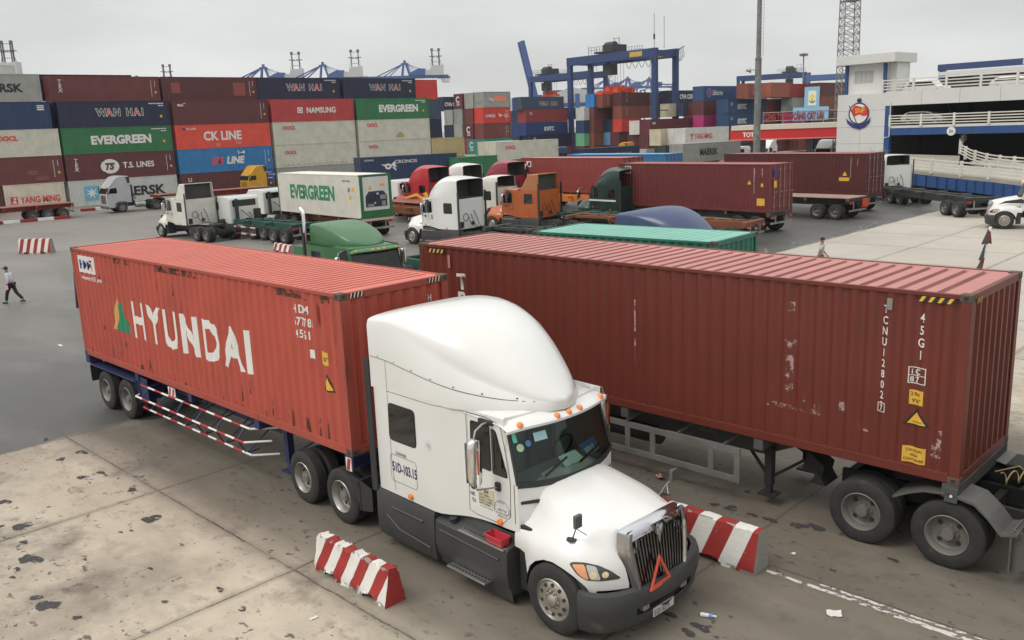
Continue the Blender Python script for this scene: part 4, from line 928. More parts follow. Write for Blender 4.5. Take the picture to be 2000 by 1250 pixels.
        b.build('mirror_arm',STEEL,mo,smooth=50); b=MB(); b.box(4.36,4.66,sg*1.06-.03,sg*1.06+.03,2.70,2.77); b.build('mirror_bracket',BLACKP,mo,bevel=.015); b=MB(); b.box(4.66,4.76,sg*1.05-.035,sg*1.05+.035,1.73,1.86); b.build('mirror_bracket',BLACKP,mo,bevel=.015)
        # wing-top mirror on a stalk
        hx=PB.hit((6.05,sg*.95,3),(0,0,-1)) or Vector((6.05,sg*.95,1.35)); p0=hx
        b=MB(); top_=p0+Vector((.20,sg*.10,.36)); b.tube([p0,p0+Vector((.12,sg*.05,.22)),top_+Vector((0,0,-.05)),top_],.012,8); b.tube([p0+Vector((.12,sg*.05,.22)),p0+Vector((.22,-sg*.05,.12))],.009,6); ms=b.build('fender_mirror',STEEL,r,smooth=50)
        b=MB(); b.box(top_.x-.03,top_.x+.03,top_.y-.07,top_.y+.07,top_.z-.09,top_.z+.10); b.build('mirror_head',mat('mirror_head_grey',(.12,.12,.12),.3,.4),ms,bevel=.02)
        b=MB(); b.lathe([(0,.075),(.02,.07),(.03,0)],tuple(p0+Vector((-.01,0,-.005))),axis='z',n=14); b.build('mirror_foot',BLACKP,ms)
    return r,PB
T_PARTS_SKIP=('lettering','number_plate','sticker','paper','load_chart','round_stamp','warning_triangle','scratch')
TRK,PB=make_tractor('clean white bonneted lorry cab in the foreground with a red warning triangle on its grille')
PROTO_HI=None
TLOC=AO+AU*(-.99)+AV*1.19; TRK.location=TLOC; TRK.rotation_euler=(0,0,AYAW-.038)
NV=mat('navy_plate_text',(.015,.012,.10),.5)
def tx(s,x,z,h,m=NV,mode='side',bold=.02,xs=1,nm='lettering',rot=0,align='LEFT',off=.005,sg=-1,space=1,dirn=None):
    me=text_mesh(s,h,bold,xs,align,space=space)
    me.transform(Matrix.Translation((x,z,0))@Matrix.Rotation(rot,4,'Z'))
    return PB.conf(me,nm,m,TRK,dirn=dirn or ((0,1,0) if mode=='side' else (-1,0,0)),off=off,step=.25,mode=mode)
GREYL=mat('grey_outline',(.22,.23,.25),.6)
PB.conf(ribbon(rrect(2.27,2.96,1.28,1.74,.07)+[rrect(2.27,2.96,1.28,1.74,.07)[0]],.008),'panel_seam',SEAM,TRK,(0,1,0),off=.004,step=0)
tx('51D-103.15',2.31,1.46,.165,bold=.03,xs=.60); tx('CN/094383',2.42,1.76,.055,xs=.8,bold=.0)
tx('N/E',4.08,1.50,.06,bold=.02,xs=.8); tx('TU',4.11,1.40,.06,bold=.02,xs=.8)
PB.conf(poly_mesh([rrect(4.27,4.60,1.42,1.68,.005)]),'load_chart',mat('cream_sticker',(.55,.50,.36),.6),TRK,(0,1,0),off=.005,step=.1)
tx('2N',4.38,1.61,.06,bold=.03,off=.008)
for i,(a,b_) in enumerate((('KLBT','9.000KG'),('KLCPKT','15.150KG'),('KLTBXT','33.500KG'),('KLBT','20.970KG'))): tx(a+': '+b_,4.28,1.56-i*.047,.030,mat('sticker_text',(.03,.03,.03),.6),xs=.85,off=.008,bold=.01)
tx('KT: 310 X 1710-4360',4.30,1.375,.022,mat('sticker_text',(.03,.03,.03),.6),off=.008,bold=.005)
stm=mat('stamp_black',(.08,.08,.08),.6)
for rr in (.165,): PB.conf(ribbon([(4.76+rr*math.cos(a),1.42+rr*math.sin(a)) for a in np.linspace(-.25,3.4,24)],.006),'round_stamp',stm,TRK,(0,1,0),off=.006,step=0)
for i,ch in enumerate('CTY TNHH - TM'):
    if ch==' ': continue
    a=math.pi*(1.0-i/12); tx(ch,4.76+.125*math.cos(a),1.42+.125*math.sin(a),.026,stm,rot=a-math.pi/2,off=.006,align='CENTER',bold=.01)
tx('VAN TAI',4.76,1.42,.035,stm,off=.006,align='CENTER',bold=.01); tx('DV HUY PHAT',4.76,1.37,.03,stm,off=.006,align='CENTER',bold=.01); tx('0903.81.33',4.76,1.325,.03,stm,off=.006,align='CENTER',bold=.01)
lb=mat('pale_blue_sticker',(.18,.38,.60),.5)
PB.conf(ribbon([(3.30+.06*math.cos(a),2.12+.08*math.sin(a)) for a in np.linspace(0,6.3,20)],.012),'round_sticker',mat('sticker_ring',(.55,.62,.68),.5),TRK,(0,1,0),off=.005,step=0); tx('TS',3.27,2.08,.07,lb,off=.007,bold=.01,xs=.7)
# windscreen stickers, papers and plate on the dash
def quad(pts,nm,m,par=TRK):
    b=MB(); b.add(pts,[(0,1,2,3)]); return b.build(nm,m,par,fix=False)
mint=mat('mint_sticker',(.12,.55,.38),.5); 
def wsp(y,z,o=.012):
    hw=interp([1.9,2.7],[1.02,.97],z); xc=interp([1.0,1.84,2.68,2.9],[5.34,5.34,5.02,4.94],z); xs=interp([1.0,1.90,2.68,2.9],[5.08,5.08,4.86,4.8],z); return Vector((xc-(xc-xs)*(abs(y)/hw)**2.2+o,y,z))
def wsq(y0,y1,z0,z1,nm,m,o=.012): return quad([wsp(y0,z0,o),wsp(y1,z0,o),wsp(y1,z1,o),wsp(y0,z1,o)],nm,m)
wsq(-.94,-.88,2.48,2.62,'sticker',mint); wsq(-.62,-.40,2.44,2.56,'sticker',mat('blue_white_sticker',(.35,.55,.62),.5))
for yy,zz_,rr,m in ((-.86,2.40,.055,mat('green_disc',(.35,.5,.3),.5)),(-.73,2.44,.045,mat('blue_disc',(.06,.18,.36),.5))):
    b=MB(); b.add([wsp(yy+rr*math.cos(a),zz_+rr*math.sin(a)) for a in np.linspace(0,5.9,14)],[tuple(range(14))]); b.build('sticker',m,TRK,fix=False)
quad([Vector((5.18,-.12,1.935)),Vector((5.16,.32,1.935)),Vector((4.96,.32,2.03)),Vector((4.98,-.08,2.03))],'paper',mat('dash_paper',(.66,.80,.72),.7))
pl=quad([Vector((5.15,.36,1.93)),Vector((5.05,.80,1.93)),Vector((4.93,.78,2.11)),Vector((5.03,.34,2.11))],'number_card',mat('blue_card',(.02,.10,.26),.5))
me=text_mesh('10315',.11,.03,.75); o=bpy.data.objects.new('lettering',me); me.materials.append(WMARK); COL.objects.link(o); o.parent=TRK
ax=Vector((5.05,.80,1.93))-Vector((5.15,.36,1.93)); ax.normalize(); upv=(Vector((5.03,.34,2.11))-Vector((5.15,.36,1.93))).normalized(); nn=ax.cross(upv)
o.matrix_local=Matrix(((ax.x,upv.x,nn.x,5.145),(ax.y,upv.y,nn.y,.385),(ax.z,upv.z,nn.z,1.965),(0,0,0,1)))
# number plate and warning triangle
b=MB(); b.box(6.90,6.915,-.30,.16,.27,.40); np_=b.build('number_plate',mat('plate_grey',(.5,.49,.46),.4),TRK,bevel=.004)
me=text_mesh('51D-103.15',.085,.02,.62); o=bpy.data.objects.new('lettering',me); me.materials.append(mat('plate_text',(.05,.05,.05),.5)); COL.objects.link(o); o.parent=np_; o.matrix_local=Matrix(((0,0,1,6.918),(1,0,0,-.285),(0,1,0,.29),(0,0,0,1)))
WT=thing('warning_triangle','red reflective warning triangle hooked on the chrome grille of the white lorry','warning triangle',TLOC,AYAW-.038)
b=MB(); c_=[Vector((6.93,-.40,.72)),Vector((6.91,.08,.72)),Vector((6.87,-.13,1.13))]; inn_=[c_[0]*.60+(c_[0]+c_[1]+c_[2])/3*.40 for _ in (0,)]
cen=(c_[0]+c_[1]+c_[2])/3; ci=[cen+(p-cen)*.70 for p in c_]; fwd=Vector((.025,0,.01))
b.add(c_+ci+[p+fwd for p in c_+ci],[(6,7,10,9),(7,8,11,10),(8,6,9,11),(0,1,7,6),(1,2,8,7),(2,0,6,8),(3,4,10,9),(4,5,11,10),(5,3,9,11)]); b.build('reflector_frame',mat('reflector_red',(.62,.075,.04),.35,coat=.5),WT,bevel=.006)
b=MB(); b.cyl(c_[0]+Vector((.01,0,0)),c_[1]+Vector((.01,0,0)),.02,8); b.build('base_bar',mat('reflector_red',(.62,.075,.04),.35,coat=.5),WT)
# red basket on the step
BK=thing('plastic_basket','empty red plastic basket standing on the upper step of the white lorry','basket',TLOC+Vector((0,0,0)),AYAW-.038)
b=MB(); x0,x1,y0,y1,z0,z1=4.56,4.92,-1.24,-1.04,.955,1.08; e_=.03
b.add([(x0+e_,y0+e_,z0),(x1-e_,y0+e_,z0),(x1-e_,y1-e_,z0),(x0+e_,y1-e_,z0),(x0,y0,z1),(x1,y0,z1),(x1,y1,z1),(x0,y1,z1)],[(0,1,2,3),(0,1,5,4),(1,2,6,5),(2,3,7,6),(3,0,4,7)])
bo=b.build('basket_body',mat('red_plastic',(.48,.035,.05),.35,coat=.3),BK); so_=bo.modifiers.new('s','SOLIDIFY'); so_.thickness=.006
b=MB(); b.tube([(x0,y0,z1),(x1,y0,z1),(x1,y1,z1),(x0,y1,z1),(x0,y0,z1)],.009,6); b.build('rim',mat('red_plastic',(.48,.035,.05),.35,coat=.3),BK)
# ------------------------------------------------------------------ concrete barriers
def barrier(loc,yaw,L,h,wb,wt,label,n,shear=.28,red=REDW,white=WHTW,chip=.02,first=0,group=None,endm=None,seed=1,jag=1.):
    rnd=random.Random(seed); r=thing('concrete_barrier',label,'barrier',loc,yaw,group)
    zs=[0,.07,.14,.25*h+.08,.45*h+.05,.66*h,.82*h,h-.02,h]; 
    def hw(z): return interp([0,.12,.4*h,h-.02,h],[wb/2,wb/2*.98,wb/2*.80,wt/2,wt/2*.7],z)
    nx=n*4; b=MB(); vs={}; m=len(zs)
    def pt(i,j):
        k=(i,j)
        if k in vs: return vs[k]
        jj=j if j<m else 2*m-1-j; z=zs[jj]; sg=-1 if j<m else 1
        x=i/nx*L; jt=chip*(1 if jj in(0,m-1,m-2) else .25); x_=min(L,max(0,x+(rnd.uniform(-jt,jt)*.6 if 0<i<nx else 0)))
        lift=0
        if jj<=1 and (abs(i/nx-.22)<.07 or abs(i/nx-.78)<.07): lift=.09 if jj==0 else .045
        vs[k]=(x_,sg*(hw(z)+rnd.uniform(-jt,jt)),z+lift+(rnd.uniform(-jt,jt) if jj not in(0,) else 0)); return vs[k]
    for i in range(nx):
        for j in range(2*m-1): b.add([pt(i,j),pt(i+1,j),pt(i+1,j+1),pt(i,j+1)],[(0,1,2,3)],0)
    me=b.mesh('barrier_body'); bm_=bmesh.new(); bm_.from_mesh(me); pitch_=L/n
    for side in (0,):
        for k in range(-2,n+3):
            bmesh.ops.bisect_plane(bm_,geom=bm_.verts[:]+bm_.edges[:]+bm_.faces[:],plane_co=(k*pitch_,0,0),plane_no=(1,0,-shear))
    bmesh.ops.bisect_plane(bm_,geom=bm_.verts[:]+bm_.edges[:]+bm_.faces[:],plane_co=(0,0,.05),plane_no=(0,0,1))
    for f in bm_.faces:
        c=f.calc_center_median(); st=int(math.floor((c.x-shear*c.z)/pitch_+100+first))%2; f.material_index=st
        top=c.z>h-.05; 
        if (c.z<.06 and rnd.random()<.6) or (rnd.random()<.10*jag and (c.z<.13)) or (top and abs(c.y)>wt*.38 and rnd.random()<.35*jag) : f.material_index=2
    bm_.to_mesh(me); bm_.free(); me.polygons.foreach_set('use_smooth',[True]*len(me.polygons)); me.set_sharp_from_angle(angle=R(22)); link('barrier_body',me,[red,white,CONC],r)
    for x,i in ((0,0),(L,nx)):
        e_=MB(); e_.add([pt(i,j) for j in range(2*m)],[tuple(range(2*m))]); e_.build('barrier_end',endm or CONC,r,fix=False)
    return r
barrier(L_(.70,-1.18),AYAW,1.85,.58,.38,.17,'chipped red and white striped concrete barrier left of the white lorry',8,shear=.45,endm=REDW,first=0,seed=3,chip=.028)
barrier(L_(2.3,3.14),AYAW,3.84,.68,.46,.2,'red and white striped concrete barrier right of the white lorry grille',12,shear=.34,first=1,seed=5,chip=.014)
p=G(42,495); q=G(104,494); barrier(p,math.atan2(q.y-p.y,q.x-p.x),(q-p).length,.95,.5,.22,'red and white striped concrete barrier alone at far left on the asphalt',9,shear=.2,seed=8)
p=G(560,491); q=G(596,497)
barrier(G(540,490),CROSS,2.2,.5,.4,.2,'low red and white barrier on the asphalt behind the green lorry',7,seed=9)
# ------------------------------------------------------------------ litter
def flat_litter(px,py,rx,ry,label,m,cat='paper',name='paper_scrap',seed=1,h=.012):
    rnd=random.Random(seed); r=thing(name,label,cat,G(px,py,.005),rnd.uniform(0,3)); b=MB(); k=5
    b.grid(lambda i,j:((i/(k-1)-.5)*rx*2,(j/(k-1)-.5)*ry*2,.004+h*rnd.random()*(1+(i in(0,4)))),k,k); b.build('sheet',m,r,fix=False); return r
PAPER=mat('litter_paper',(.62,.61,.58),.8)
flat_litter(1629,1199,.10,.085,'white sheet of paper lying below the painted lane line',PAPER,seed=2)
flat_litter(1549,1082,.04,.03,'small white scrap on the slab right of the middle barrier',PAPER,seed=3)
flat_litter(612,1093+115,.06,.03,'crumpled pale scrap on the concrete at bottom left of the lorry',PAPER,seed=4)
flat_litter(1291,935,.12,.07,'red and white crumpled wrapper under the grey trailer',mat('wrapper',(.5,.25,.23),.6),cat='wrapper',name='wrapper',seed=5,h=.05)
flat_litter(118,675,.16,.05,'pale strip of litter on the asphalt left of the orange-red container',PAPER,seed=6)
flat_litter(1808,360+75,.12,.06,'white scrap on the asphalt left of the boundary of the pale slabs',PAPER,seed=7)
bt=thing('plastic_bottle','crushed clear plastic bottle with blue label in front of the lorry bumper','bottle',G(1368,1204,0),R(-20))
b=MB(); b.lathe([(0,0),(0,.03),(.02,.034),(.09,.03),(.15,.034),(.19,.012),(.2,.012)],(0,0,.034),axis='x',n=14); b.build('bottle_body',mat('clear_plastic',(.65,.68,.70),.1,coat=1),bt,smooth=50)
b=MB(); b.lathe([(.12,.0345),(.17,.033)],(0,0,.034),axis='x',n=14); b.build('label_band',mat('bottle_label',(.05,.2,.5),.5),bt); b=MB(); b.cyl((.2,0,.034),(.225,0,.034),.015,10); b.build('cap',WMARK,bt)
# ------------------------------------------------------------------ people
def person(loc,yaw,label,J,shirt,trous,hair=True,cap=None,held=None,heldm=None,sleeve=None,scale=1.,shoes=BLACKP):
    """J: joints in local metres (x forward, y left, z up)"""
    r=thing('person',label,'person',loc,yaw); r.scale=(scale,)*3
    def skin(nm,verts,edges,rad,m,root=0,par=r,sub=1):
        me=bpy.data.meshes.new(nm); me.from_pydata(verts,edges,[]); me.materials.append(m); o=bpy.data.objects.new(nm,me); COL.objects.link(o); o.parent=par
        sk=o.modifiers.new('skin','SKIN'); sk.use_smooth_shade=True; 
        for i,v in enumerate(me.skin_vertices[0].data if me.skin_vertices else []): pass
        if not me.skin_vertices:
            bm_=bmesh.new(); bm_.from_mesh(me); bm_.verts.layers.skin.verify(); bm_.to_mesh(me); bm_.free()
        for i,v in enumerate(me.skin_vertices[0].data): v.radius=rad[i] if isinstance(rad[i],tuple) else (rad[i],rad[i]); v.use_root=(i==root)
        if sub: s2=o.modifiers.new('sub','SUBSURF'); s2.levels=sub; s2.render_levels=sub
        return o
    pel,chest,neck,head=J['pelvis'],J['chest'],J['neck'],J['head']
    V=[pel,chest,neck,head]; E_=[(0,1),(1,2),(2,3)]; Rr=[(.12,.10),(.15,.105),.055,(.075,.095)]
    for s_ in ('l','r'):
        a=len(V); V+=[J['sh'+s_],J['el'+s_],J['wr'+s_],J['ha'+s_]]; E_+=[(1,a),(a,a+1),(a+1,a+2),(a+2,a+3)]; Rr+=[.06,.042,.030,.036]
        a=len(V); V+=[J['hip'+s_],J['kn'+s_],J['an'+s_]]; E_+=[(0,a),(a,a+1),(a+1,a+2)]; Rr+=[.085,.058,.042]
    body=skin('body',V,E_,Rr,SKIN,0)
    sl=sleeve or .5
    V=[pel,((pel[0]+chest[0])/2,(pel[1]+chest[1])/2,(pel[2]+chest[2])/2),chest,tuple(c*.45+n*.55 for c,n in zip(chest,neck))]; E_=[(0,1),(1,2),(2,3)]; Rr=[(.15,.12),(.145,.115),(.175,.125),.075]
    for s_ in ('l','r'):
        a=len(V); S_=J['sh'+s_];El=J['el'+s_];W_=J['wr'+s_]; V.append(S_); E_.append((2,a)); Rr.append(.078)
        if sl>=1: V+=[El,W_]; E_+=[(a,a+1),(a+1,a+2)]; Rr+=[.058,.045]
        else: V.append(tuple(p+(q-p)*.75 for p,q in zip(S_,El))); E_.append((a,a+1)); Rr.append(.066)
    skin('shirt',V,E_,Rr,shirt,0)
    V=[pel]; E_=[]; Rr=[(.145,.118)]
    for s_ in ('l','r'):
        a=len(V); K=J['kn'+s_];An=J['an'+s_]; V+=[J['hip'+s_],K,tuple(k*.08+q*.92 for k,q in zip(K,An))]; E_+=[(0,a),(a,a+1),(a+1,a+2)]; Rr+=[.105,.08,.068]
    skin('trousers',V,E_,Rr,trous,0)
    for s_ in ('l','r'):
        An=J['an'+s_]; b=MB(); b.lathe([(-.09,0),(-.08,.035),(0,.045),(.12,.042),(.17,.02),(.175,0)],(An[0]+.02,An[1],max(.045,An[2]-.05)),axis='x',n=10); b.build('shoe',shoes,r,smooth=60)
        Ha=J['ha'+s_]
        for k in range(5):
            b=MB(); t=(k-2)*.016; d=Vector(Ha)-Vector(J['wr'+s_]); d.normalize(); p0=Vector(Ha)+d*.02+Vector((t,0,0)); ln=(.045,.06,.065,.06,.05)[k]; b.tube([p0,p0+d*ln*.6,p0+d*ln+Vector((.012,0,-.004))],[.009,.008,.006],6); b.build('finger',SKIN,body)
    hd=Vector(head)
    f=MB(); f.lathe([(-.012,.0),(0,.012),(.02,.006),(.028,0)],tuple(hd+Vector((.082,0,-.005))),axis='x',n=6); f.build('nose',SKIN,body)
    for y in (-.032,.032): f=MB(); f.lathe([(0,.008),(.004,.006),(.006,0)],tuple(hd+Vector((.078,y,.02))),axis='x',n=8); f.build('eye',BLACKP,body)
    for y in (-.08,.08): f=MB(); f.lathe([(-.012,.0),(-.008,.022),(.008,.022),(.012,0)],tuple(hd+Vector((0,y,0))),axis='y',n=8); f.build('ear',SKIN,body)
    hr=MB(); hr.grid(lambda i,j:(hd.x-.012+.098*math.cos(2*math.pi*i/16)*math.cos(R(-18+108*j/6)),hd.y+.085*math.sin(2*math.pi*i/16)*math.cos(R(-18+108*j/6)),hd.z+.035+.10*math.sin(R(-18+108*j/6))),16,7,closeu=True)
    ho=hr.build('cap' if cap else 'hair',cap or HAIR,r,smooth=60)
    if cap: b=MB(); b.prism([(.06,-.07),(.19,-.045),(.20,0),(.19,.045),(.06,.07)],'z',hd.z+.045,hd.z+.058); b.v=[(x+hd.x-.0,y+hd.y,z) for x,y,z in b.v]; b.build('cap_peak',cap,ho)
    if held:
        Ha=Vector(J['ha'+held]); b=MB(); b.box(Ha.x-.09,Ha.x+.10,Ha.y-.004,Ha.y+.004,Ha.z-.20,Ha.z-.01); return r,(b,Ha)
    return r,None
walkJ=dict(pelvis=(0,0,.93),chest=(.07,0,1.28),neck=(.11,0,1.46),head=(.155,0,1.60),
 shl=(.07,.18,1.38),ell=(-.05,.23,1.13),wrl=(.06,.24,.93),hal=(.09,.24,.86),shr=(.08,-.18,1.38),elr=(.02,-.22,1.12),wrr=(.02,-.24,.90),har=(.03,-.24,.83),
 hipl=(.0,.09,.88),knl=(.21,.09,.50),anl=(.30,.09,.09),hipr=(0,-.09,.88),knr=(-.12,-.09,.49),anr=(-.42,-.09,.13))
walkJ['ell'],walkJ['wrl'],walkJ['hal']=(-.02,.22,1.13),(.08,.23,.93),(.10,.23,.86)
SH1=mat('pale_shirt',(.52,.52,.60),.8); TR1=mat('black_trousers',(.015,.015,.018),.8)
pl_=G(28,592); P1,h=person(pl_,R(180),'person in black cap and pale shirt walking left with a pink paper in hand',walkJ,SH1,TR1,cap=HAIR,held='l',sleeve=1,scale=.97)
pk=thing('pink_paper','pink sheet of paper held by the walking person in a black cap','paper',P1.location,R(180)); b=MB(); b.box(.03,.17,.235,.24,.66,.88); b.build('sheet',mat('pink_paper',(.75,.38,.40),.7),pk)
SH2=mat('grey_polo',(.36,.38,.36),.8); TR2=mat('khaki_trousers',(.20,.17,.12),.8)
J2=dict(walkJ); J2.update(pelvis=(0,0,.93),chest=(.02,0,1.28),neck=(.03,0,1.46),head=(.06,0,1.61),ell=(.06,.27,1.13),wrl=(.20,.30,.95),hal=(.24,.31,.89),elr=(-.05,-.25,1.13),wrr=(-.08,-.27,.92),har=(-.08,-.27,.85))
pr_=G(1603,500,.92); pr_.z=0; P2,h=person(pr_,R(-25),'person with black hair in grey polo shirt seen above the roof of the brown-red container',J2,SH2,TR2,sleeve=.5)
wp=thing('white_paper','white sheet in the hand of the person in a grey polo shirt','paper',P2.location,R(-25)); b=MB(); b.box(.2,.32,.31,.315,.78,.92); b.build('sheet',PAPER,wp)
J3=dict(walkJ); J3.update(knl=(.05,.09,.5),anl=(.05,.12,.08),knr=(0,-.09,.5),anr=(-.02,-.12,.08),ell=(.12,.24,1.16),wrl=(.3,.2,1.2),hal=(.36,.2,1.22),head=(.10,0,1.61))
b=MB(); b.beam((-.05,.35,2.35),(-.16,.1,2.2),.05,.05); b.beam((-.16,.1,2.2),(-.10,.02,1.25),.07,.09); b.build('rear_fitting',BLACKP,A)
# ------------------------------------------------------------------ striped pole with drooping black flags
pp=G(1902,560,0); pc=G(1912,520,.6); base_=Vector((pc.x,pc.y,0)); PO=thing('striped_pole','leaning red and white striped pole hung with dark grey triangular flags','pole',base_)
h_=[0,.75,1.05,1.35,1.75,2.15,2.3]; lean=Vector((.16,.0,0))
for i in range(5):
    z0,z1=(0,.5,1.05,1.62,2.2,2.42)[i],(.5,1.05,1.62,2.2,2.42)[i]
cut=[0,.45,.95,1.5,2.02,2.2]
for i in range(5):
    b=MB(); a=lean*cut[i]; c_=lean*cut[i+1]; b.cyl((a.x,0,cut[i]),(c_.x,0,cut[i+1]),.06,14,m=0); b.build('pole_band',STW if i%2==0 else REDW,PO,smooth=40)
FL=mat('dark_grey_flag',(.06,.06,.06),.9)
for z0,z1,w_ in ((2.1,1.5,.20),(1.48,.85,.14),(.85,.45,.18)):
    b=MB(); b.add([(lean.x*z0-.06,-.05,z0),(lean.x*z1-.06-w_,-.1,z1),(lean.x*z1-.03,-.12,z1+.03),(lean.x*z0-.06,.04,z0),(lean.x*z1-.05-w_*.7,.06,z1)],[(0,1,2),(0,3,4,1)]); b.build('flag',FL,PO,fix=False)
b=MB(); b.add([(lean.x*2.0+.06,0,1.95),(lean.x*1.5+.20,-.03,1.5),(lean.x*1.5+.05,0,1.53)],[(0,1,2)]); b.build('flag',FL,PO,fix=False)
# ------------------------------------------------------------------ rest of the lorry that pulls the grey trailer (only its rear reaches the frame)
TT=thing('semi_truck','grey rear chassis of the lorry coupled under the brown-red container at right edge','lorry',BO+BU*(-.785)+BV*1.22,BYAW)
f=MB()
for y in (-.42,.42): f.box(-1.3,5.2,y-.045,y+.045,.62,.90)
for x in (-1.2,1.0,2.2,3.4): f.box(x-.06,x+.06,-.37,.37,.65,.85)
f.build('chassis_rail',DARKM,TT); f=MB()
for x in (-.66,.66): f.cyl((x,-.8,.51),(x,.8,.51),.09,8)
f.build('axle',DARKM,TT)
for x in (-.66,.66):
    for sg in (-1,1): wheel(TT,x,sg*1.22,.54,sg,r=.54,dual=True,style='spoke',rim=mat('dusty_rim',(.15,.14,.125),.6,.1,var=.2,dirt=.45,dcol=(.14,.12,.10),dscale=5))
FEN=mat('bare_steel_mudguard',(.13,.127,.115),.55,.3,var=.25,dirt=.5,dcol=(.08,.075,.065),dscale=2.5)
for sg in (-1,1):
    b=MB(); pr=[(-.16,.98),(.10,1.12),(.30,1.20),(.66,1.24),(1.02,1.17),(1.22,1.0),(1.38,.82),(1.40,.80),(1.62,.86)]
    b.grid(lambda i,j:(pr[i][0],sg*(.60+.64*j),pr[i][1]),len(pr),2); b.grid(lambda i,j:(pr[i][0],sg*1.24,pr[i][1]-.04*j),len(pr),2); o=b.build('mudguard',FEN,TT); 
    b=MB(); b.prism([(1.50,.88),(1.66,.85),(1.78,.35),(1.60,.20),(1.50,.24)],'y',sg*1.12-.01,sg*1.12+.01); b.prism([(sg*.64,.86),(sg*1.22,.86),(sg*1.22,.24),(sg*.7,.2)],'x',1.52,1.545); b.build('mud_flap',FEN,TT)
f=MB(); f.lathe([(0,0),(0,.5),(.05,.48),(.06,.12)],(0,0,1.08),axis='z',n=24); f.box(-.45,.45,-.45,.45,.95,1.08); f.build('fifth_wheel',DARKM,TT)
f=MB(); pts=[(1.0+.015*i,.1+.12*math.sin(i*.55),1.12+.10*math.cos(i*.55)+.006*i) for i in range(44)]; f.tube(pts,.011,6); f.tube([(.9,.15,1.2),(1.2,.3,1.32),(1.6,.25,1.1)],.012,6); f.build('air_hose',mat('yellow_hose',(.45,.33,.14),.5),TT,smooth=60)
b=MB(); b.prism([(.95,.95),(1.9,.95),(1.9,1.06),(1.4,1.22),(.95,1.22)],'y',.55,1.15); b.build('battery_box',DARKM,TT,bevel=.02)
# ------------------------------------------------------------------ parked and moving lorries further back
def newmat(col,nm,dirt=.3): return mat(nm,col,.4,var=.15,dirt=dirt,dcol=(.09,.08,.07),dscale=2.5,coat=.3)
HIGH,_=make_tractor('proto',body=WHITE); HIGH.hide_render=False
LOWT,_=make_tractor('proto',body=WHITE,high=False)
for ch_ in list(HIGH.children):
    nm_=ch_.name.split('.')[0]
    if nm_ in ('fifth_wheel','mud_flap','axle','chassis_rail') or (nm_=='wheel' and ch_.location.x<3): continue
    cc_=copy_tree(ch_,TT); cc_.location.x+=.85
def place(proto,loc,yaw,label,body=None,skirt=None,scale=1.,group='bonneted lorries waiting in the yard',skip=(),first=False):
    mm={}
    if body: mm[WHITE]=body
    if skirt: mm[GREYP]=skirt
    c=copy_tree(proto,None,mm,skip); c.location=loc; c.rotation_euler=(0,0,yaw); c.scale=(scale,)*3; tag(c,label,'lorry',group); return c
def byroof(px,py,z,yaw,side,xl=1.86,w_=1.2):
    g=G(px,py,z); u,v=frame(yaw); return Vector((g.x,g.y,0))-u*xl-v*(w_*side)
AWAY=R(139.5)
CREAMW=newmat((.62,.60,.54),'off_white_lorry_paint',.35)
W1=G(394,473)-frame(R(137))[1]*1.2; W1.z=0
SMALLSKIP=('fender_mirror','step_grip','rivet','mirror_indicator','lamp_bowl','wiper','seat','steering_wheel','dashboard','panel_seam','crease','skirt_ribs','grille_bar','grille_badge')
place(LOWT,W1,R(137),'off-white lorry with tall open-backed roof hood leaving at left behind the orange-red container',CREAMW,skip=('side_skirt','step_tread','skirt_ribs','roof_fairing')+SMALLSKIP)
# its tall hollow roof hood
def hood_box(par,m,x0=1.88,x1=3.4,hw=1.08,z0=2.82,z1=3.85,slope=.9):
    b=MB(); t=.05
    b.add([(x0,-hw,z0),(x0,hw,z0),(x0,hw*.96,z1),(x0,-hw*.96,z1),(x1,-hw*.95,z0),(x1,hw*.95,z0),(x0+slope,hw*.88,z1-.04),(x0+slope,-hw*.88,z1-.04)],[(0,4,7,3),(1,2,6,5),(3,7,6,2),(4,5,6,7)])
    o=b.build('roof_fairing',m,par,fix=False,bevel=.03); s=o.modifiers.new('s','SOLIDIFY'); s.thickness=.05; s.offset=0
    b=MB(); b.add([(x0+.25,-hw+.06,z0),(x0+.25,hw-.06,z0),(x0+.25,hw*.92,z1-.06),(x0+.25,-hw*.92,z1-.06),],[(0,1,2,3)]); b.build('fairing_hollow',mat('fairing_inside',(.05,.05,.047),.8,var=.3),o,fix=False)
def last(): return [o for o in bpy.data.objects if o.parent is None and o.get('category')=='lorry'][-1]
W=[o for o in bpy.data.objects if o.get('label','').startswith('off-white lorry with tall')][0]; hood_box(W,CREAMW,z1=3.9)
I1=byroof(890,351.5,3.99,AWAY,1); place(HIGH,I1,AWAY,'white sleeper lorry with grey skirts and hollow roof fairing, nearest of the waiting row',skip=SMALLSKIP)
W2=byroof(970,345,3.6,AWAY,1,1.9,.98); place(LOWT,W2,AWAY,'second white lorry of the waiting row, dirty rear wall facing the camera',CREAMW,skip=SMALLSKIP)
ORG=newmat(srgb(176,92,44),'orange_lorry_paint',.4); O1=byroof(1050,339.5,3.9,AWAY,1,1.88,1.08); o=place(LOWT,O1,AWAY,'rusty orange lorry with boxy open-backed roof hood beside two white lorries',ORG,skip=('roof_fairing',)+SMALLSKIP); hood_box(o,newmat(srgb(168,104,58),'tan_orange_paint',.45))
REDT=newmat(srgb(172,26,34),'red_lorry_paint',.15); Rd=byroof(835.5,328,3.99,AWAY,1); rt_=place(HIGH,Rd,AWAY,'bright red sleeper lorry with flame stripes on its side',REDT,skirt=REDT,skip=SMALLSKIP)
b=MB(); b.prism([(2.0,1.35),(2.8,1.45),(3.3,1.75),(4.6,1.5),(5.0,1.62),(4.2,1.75),(3.3,2.0),(2.7,1.7),(2.3,1.75),(2.6,1.95),(2.2,2.1),(2.0,1.9)],'y',1.205,1.215); b.build('flame_stripe',YMARK,rt_)
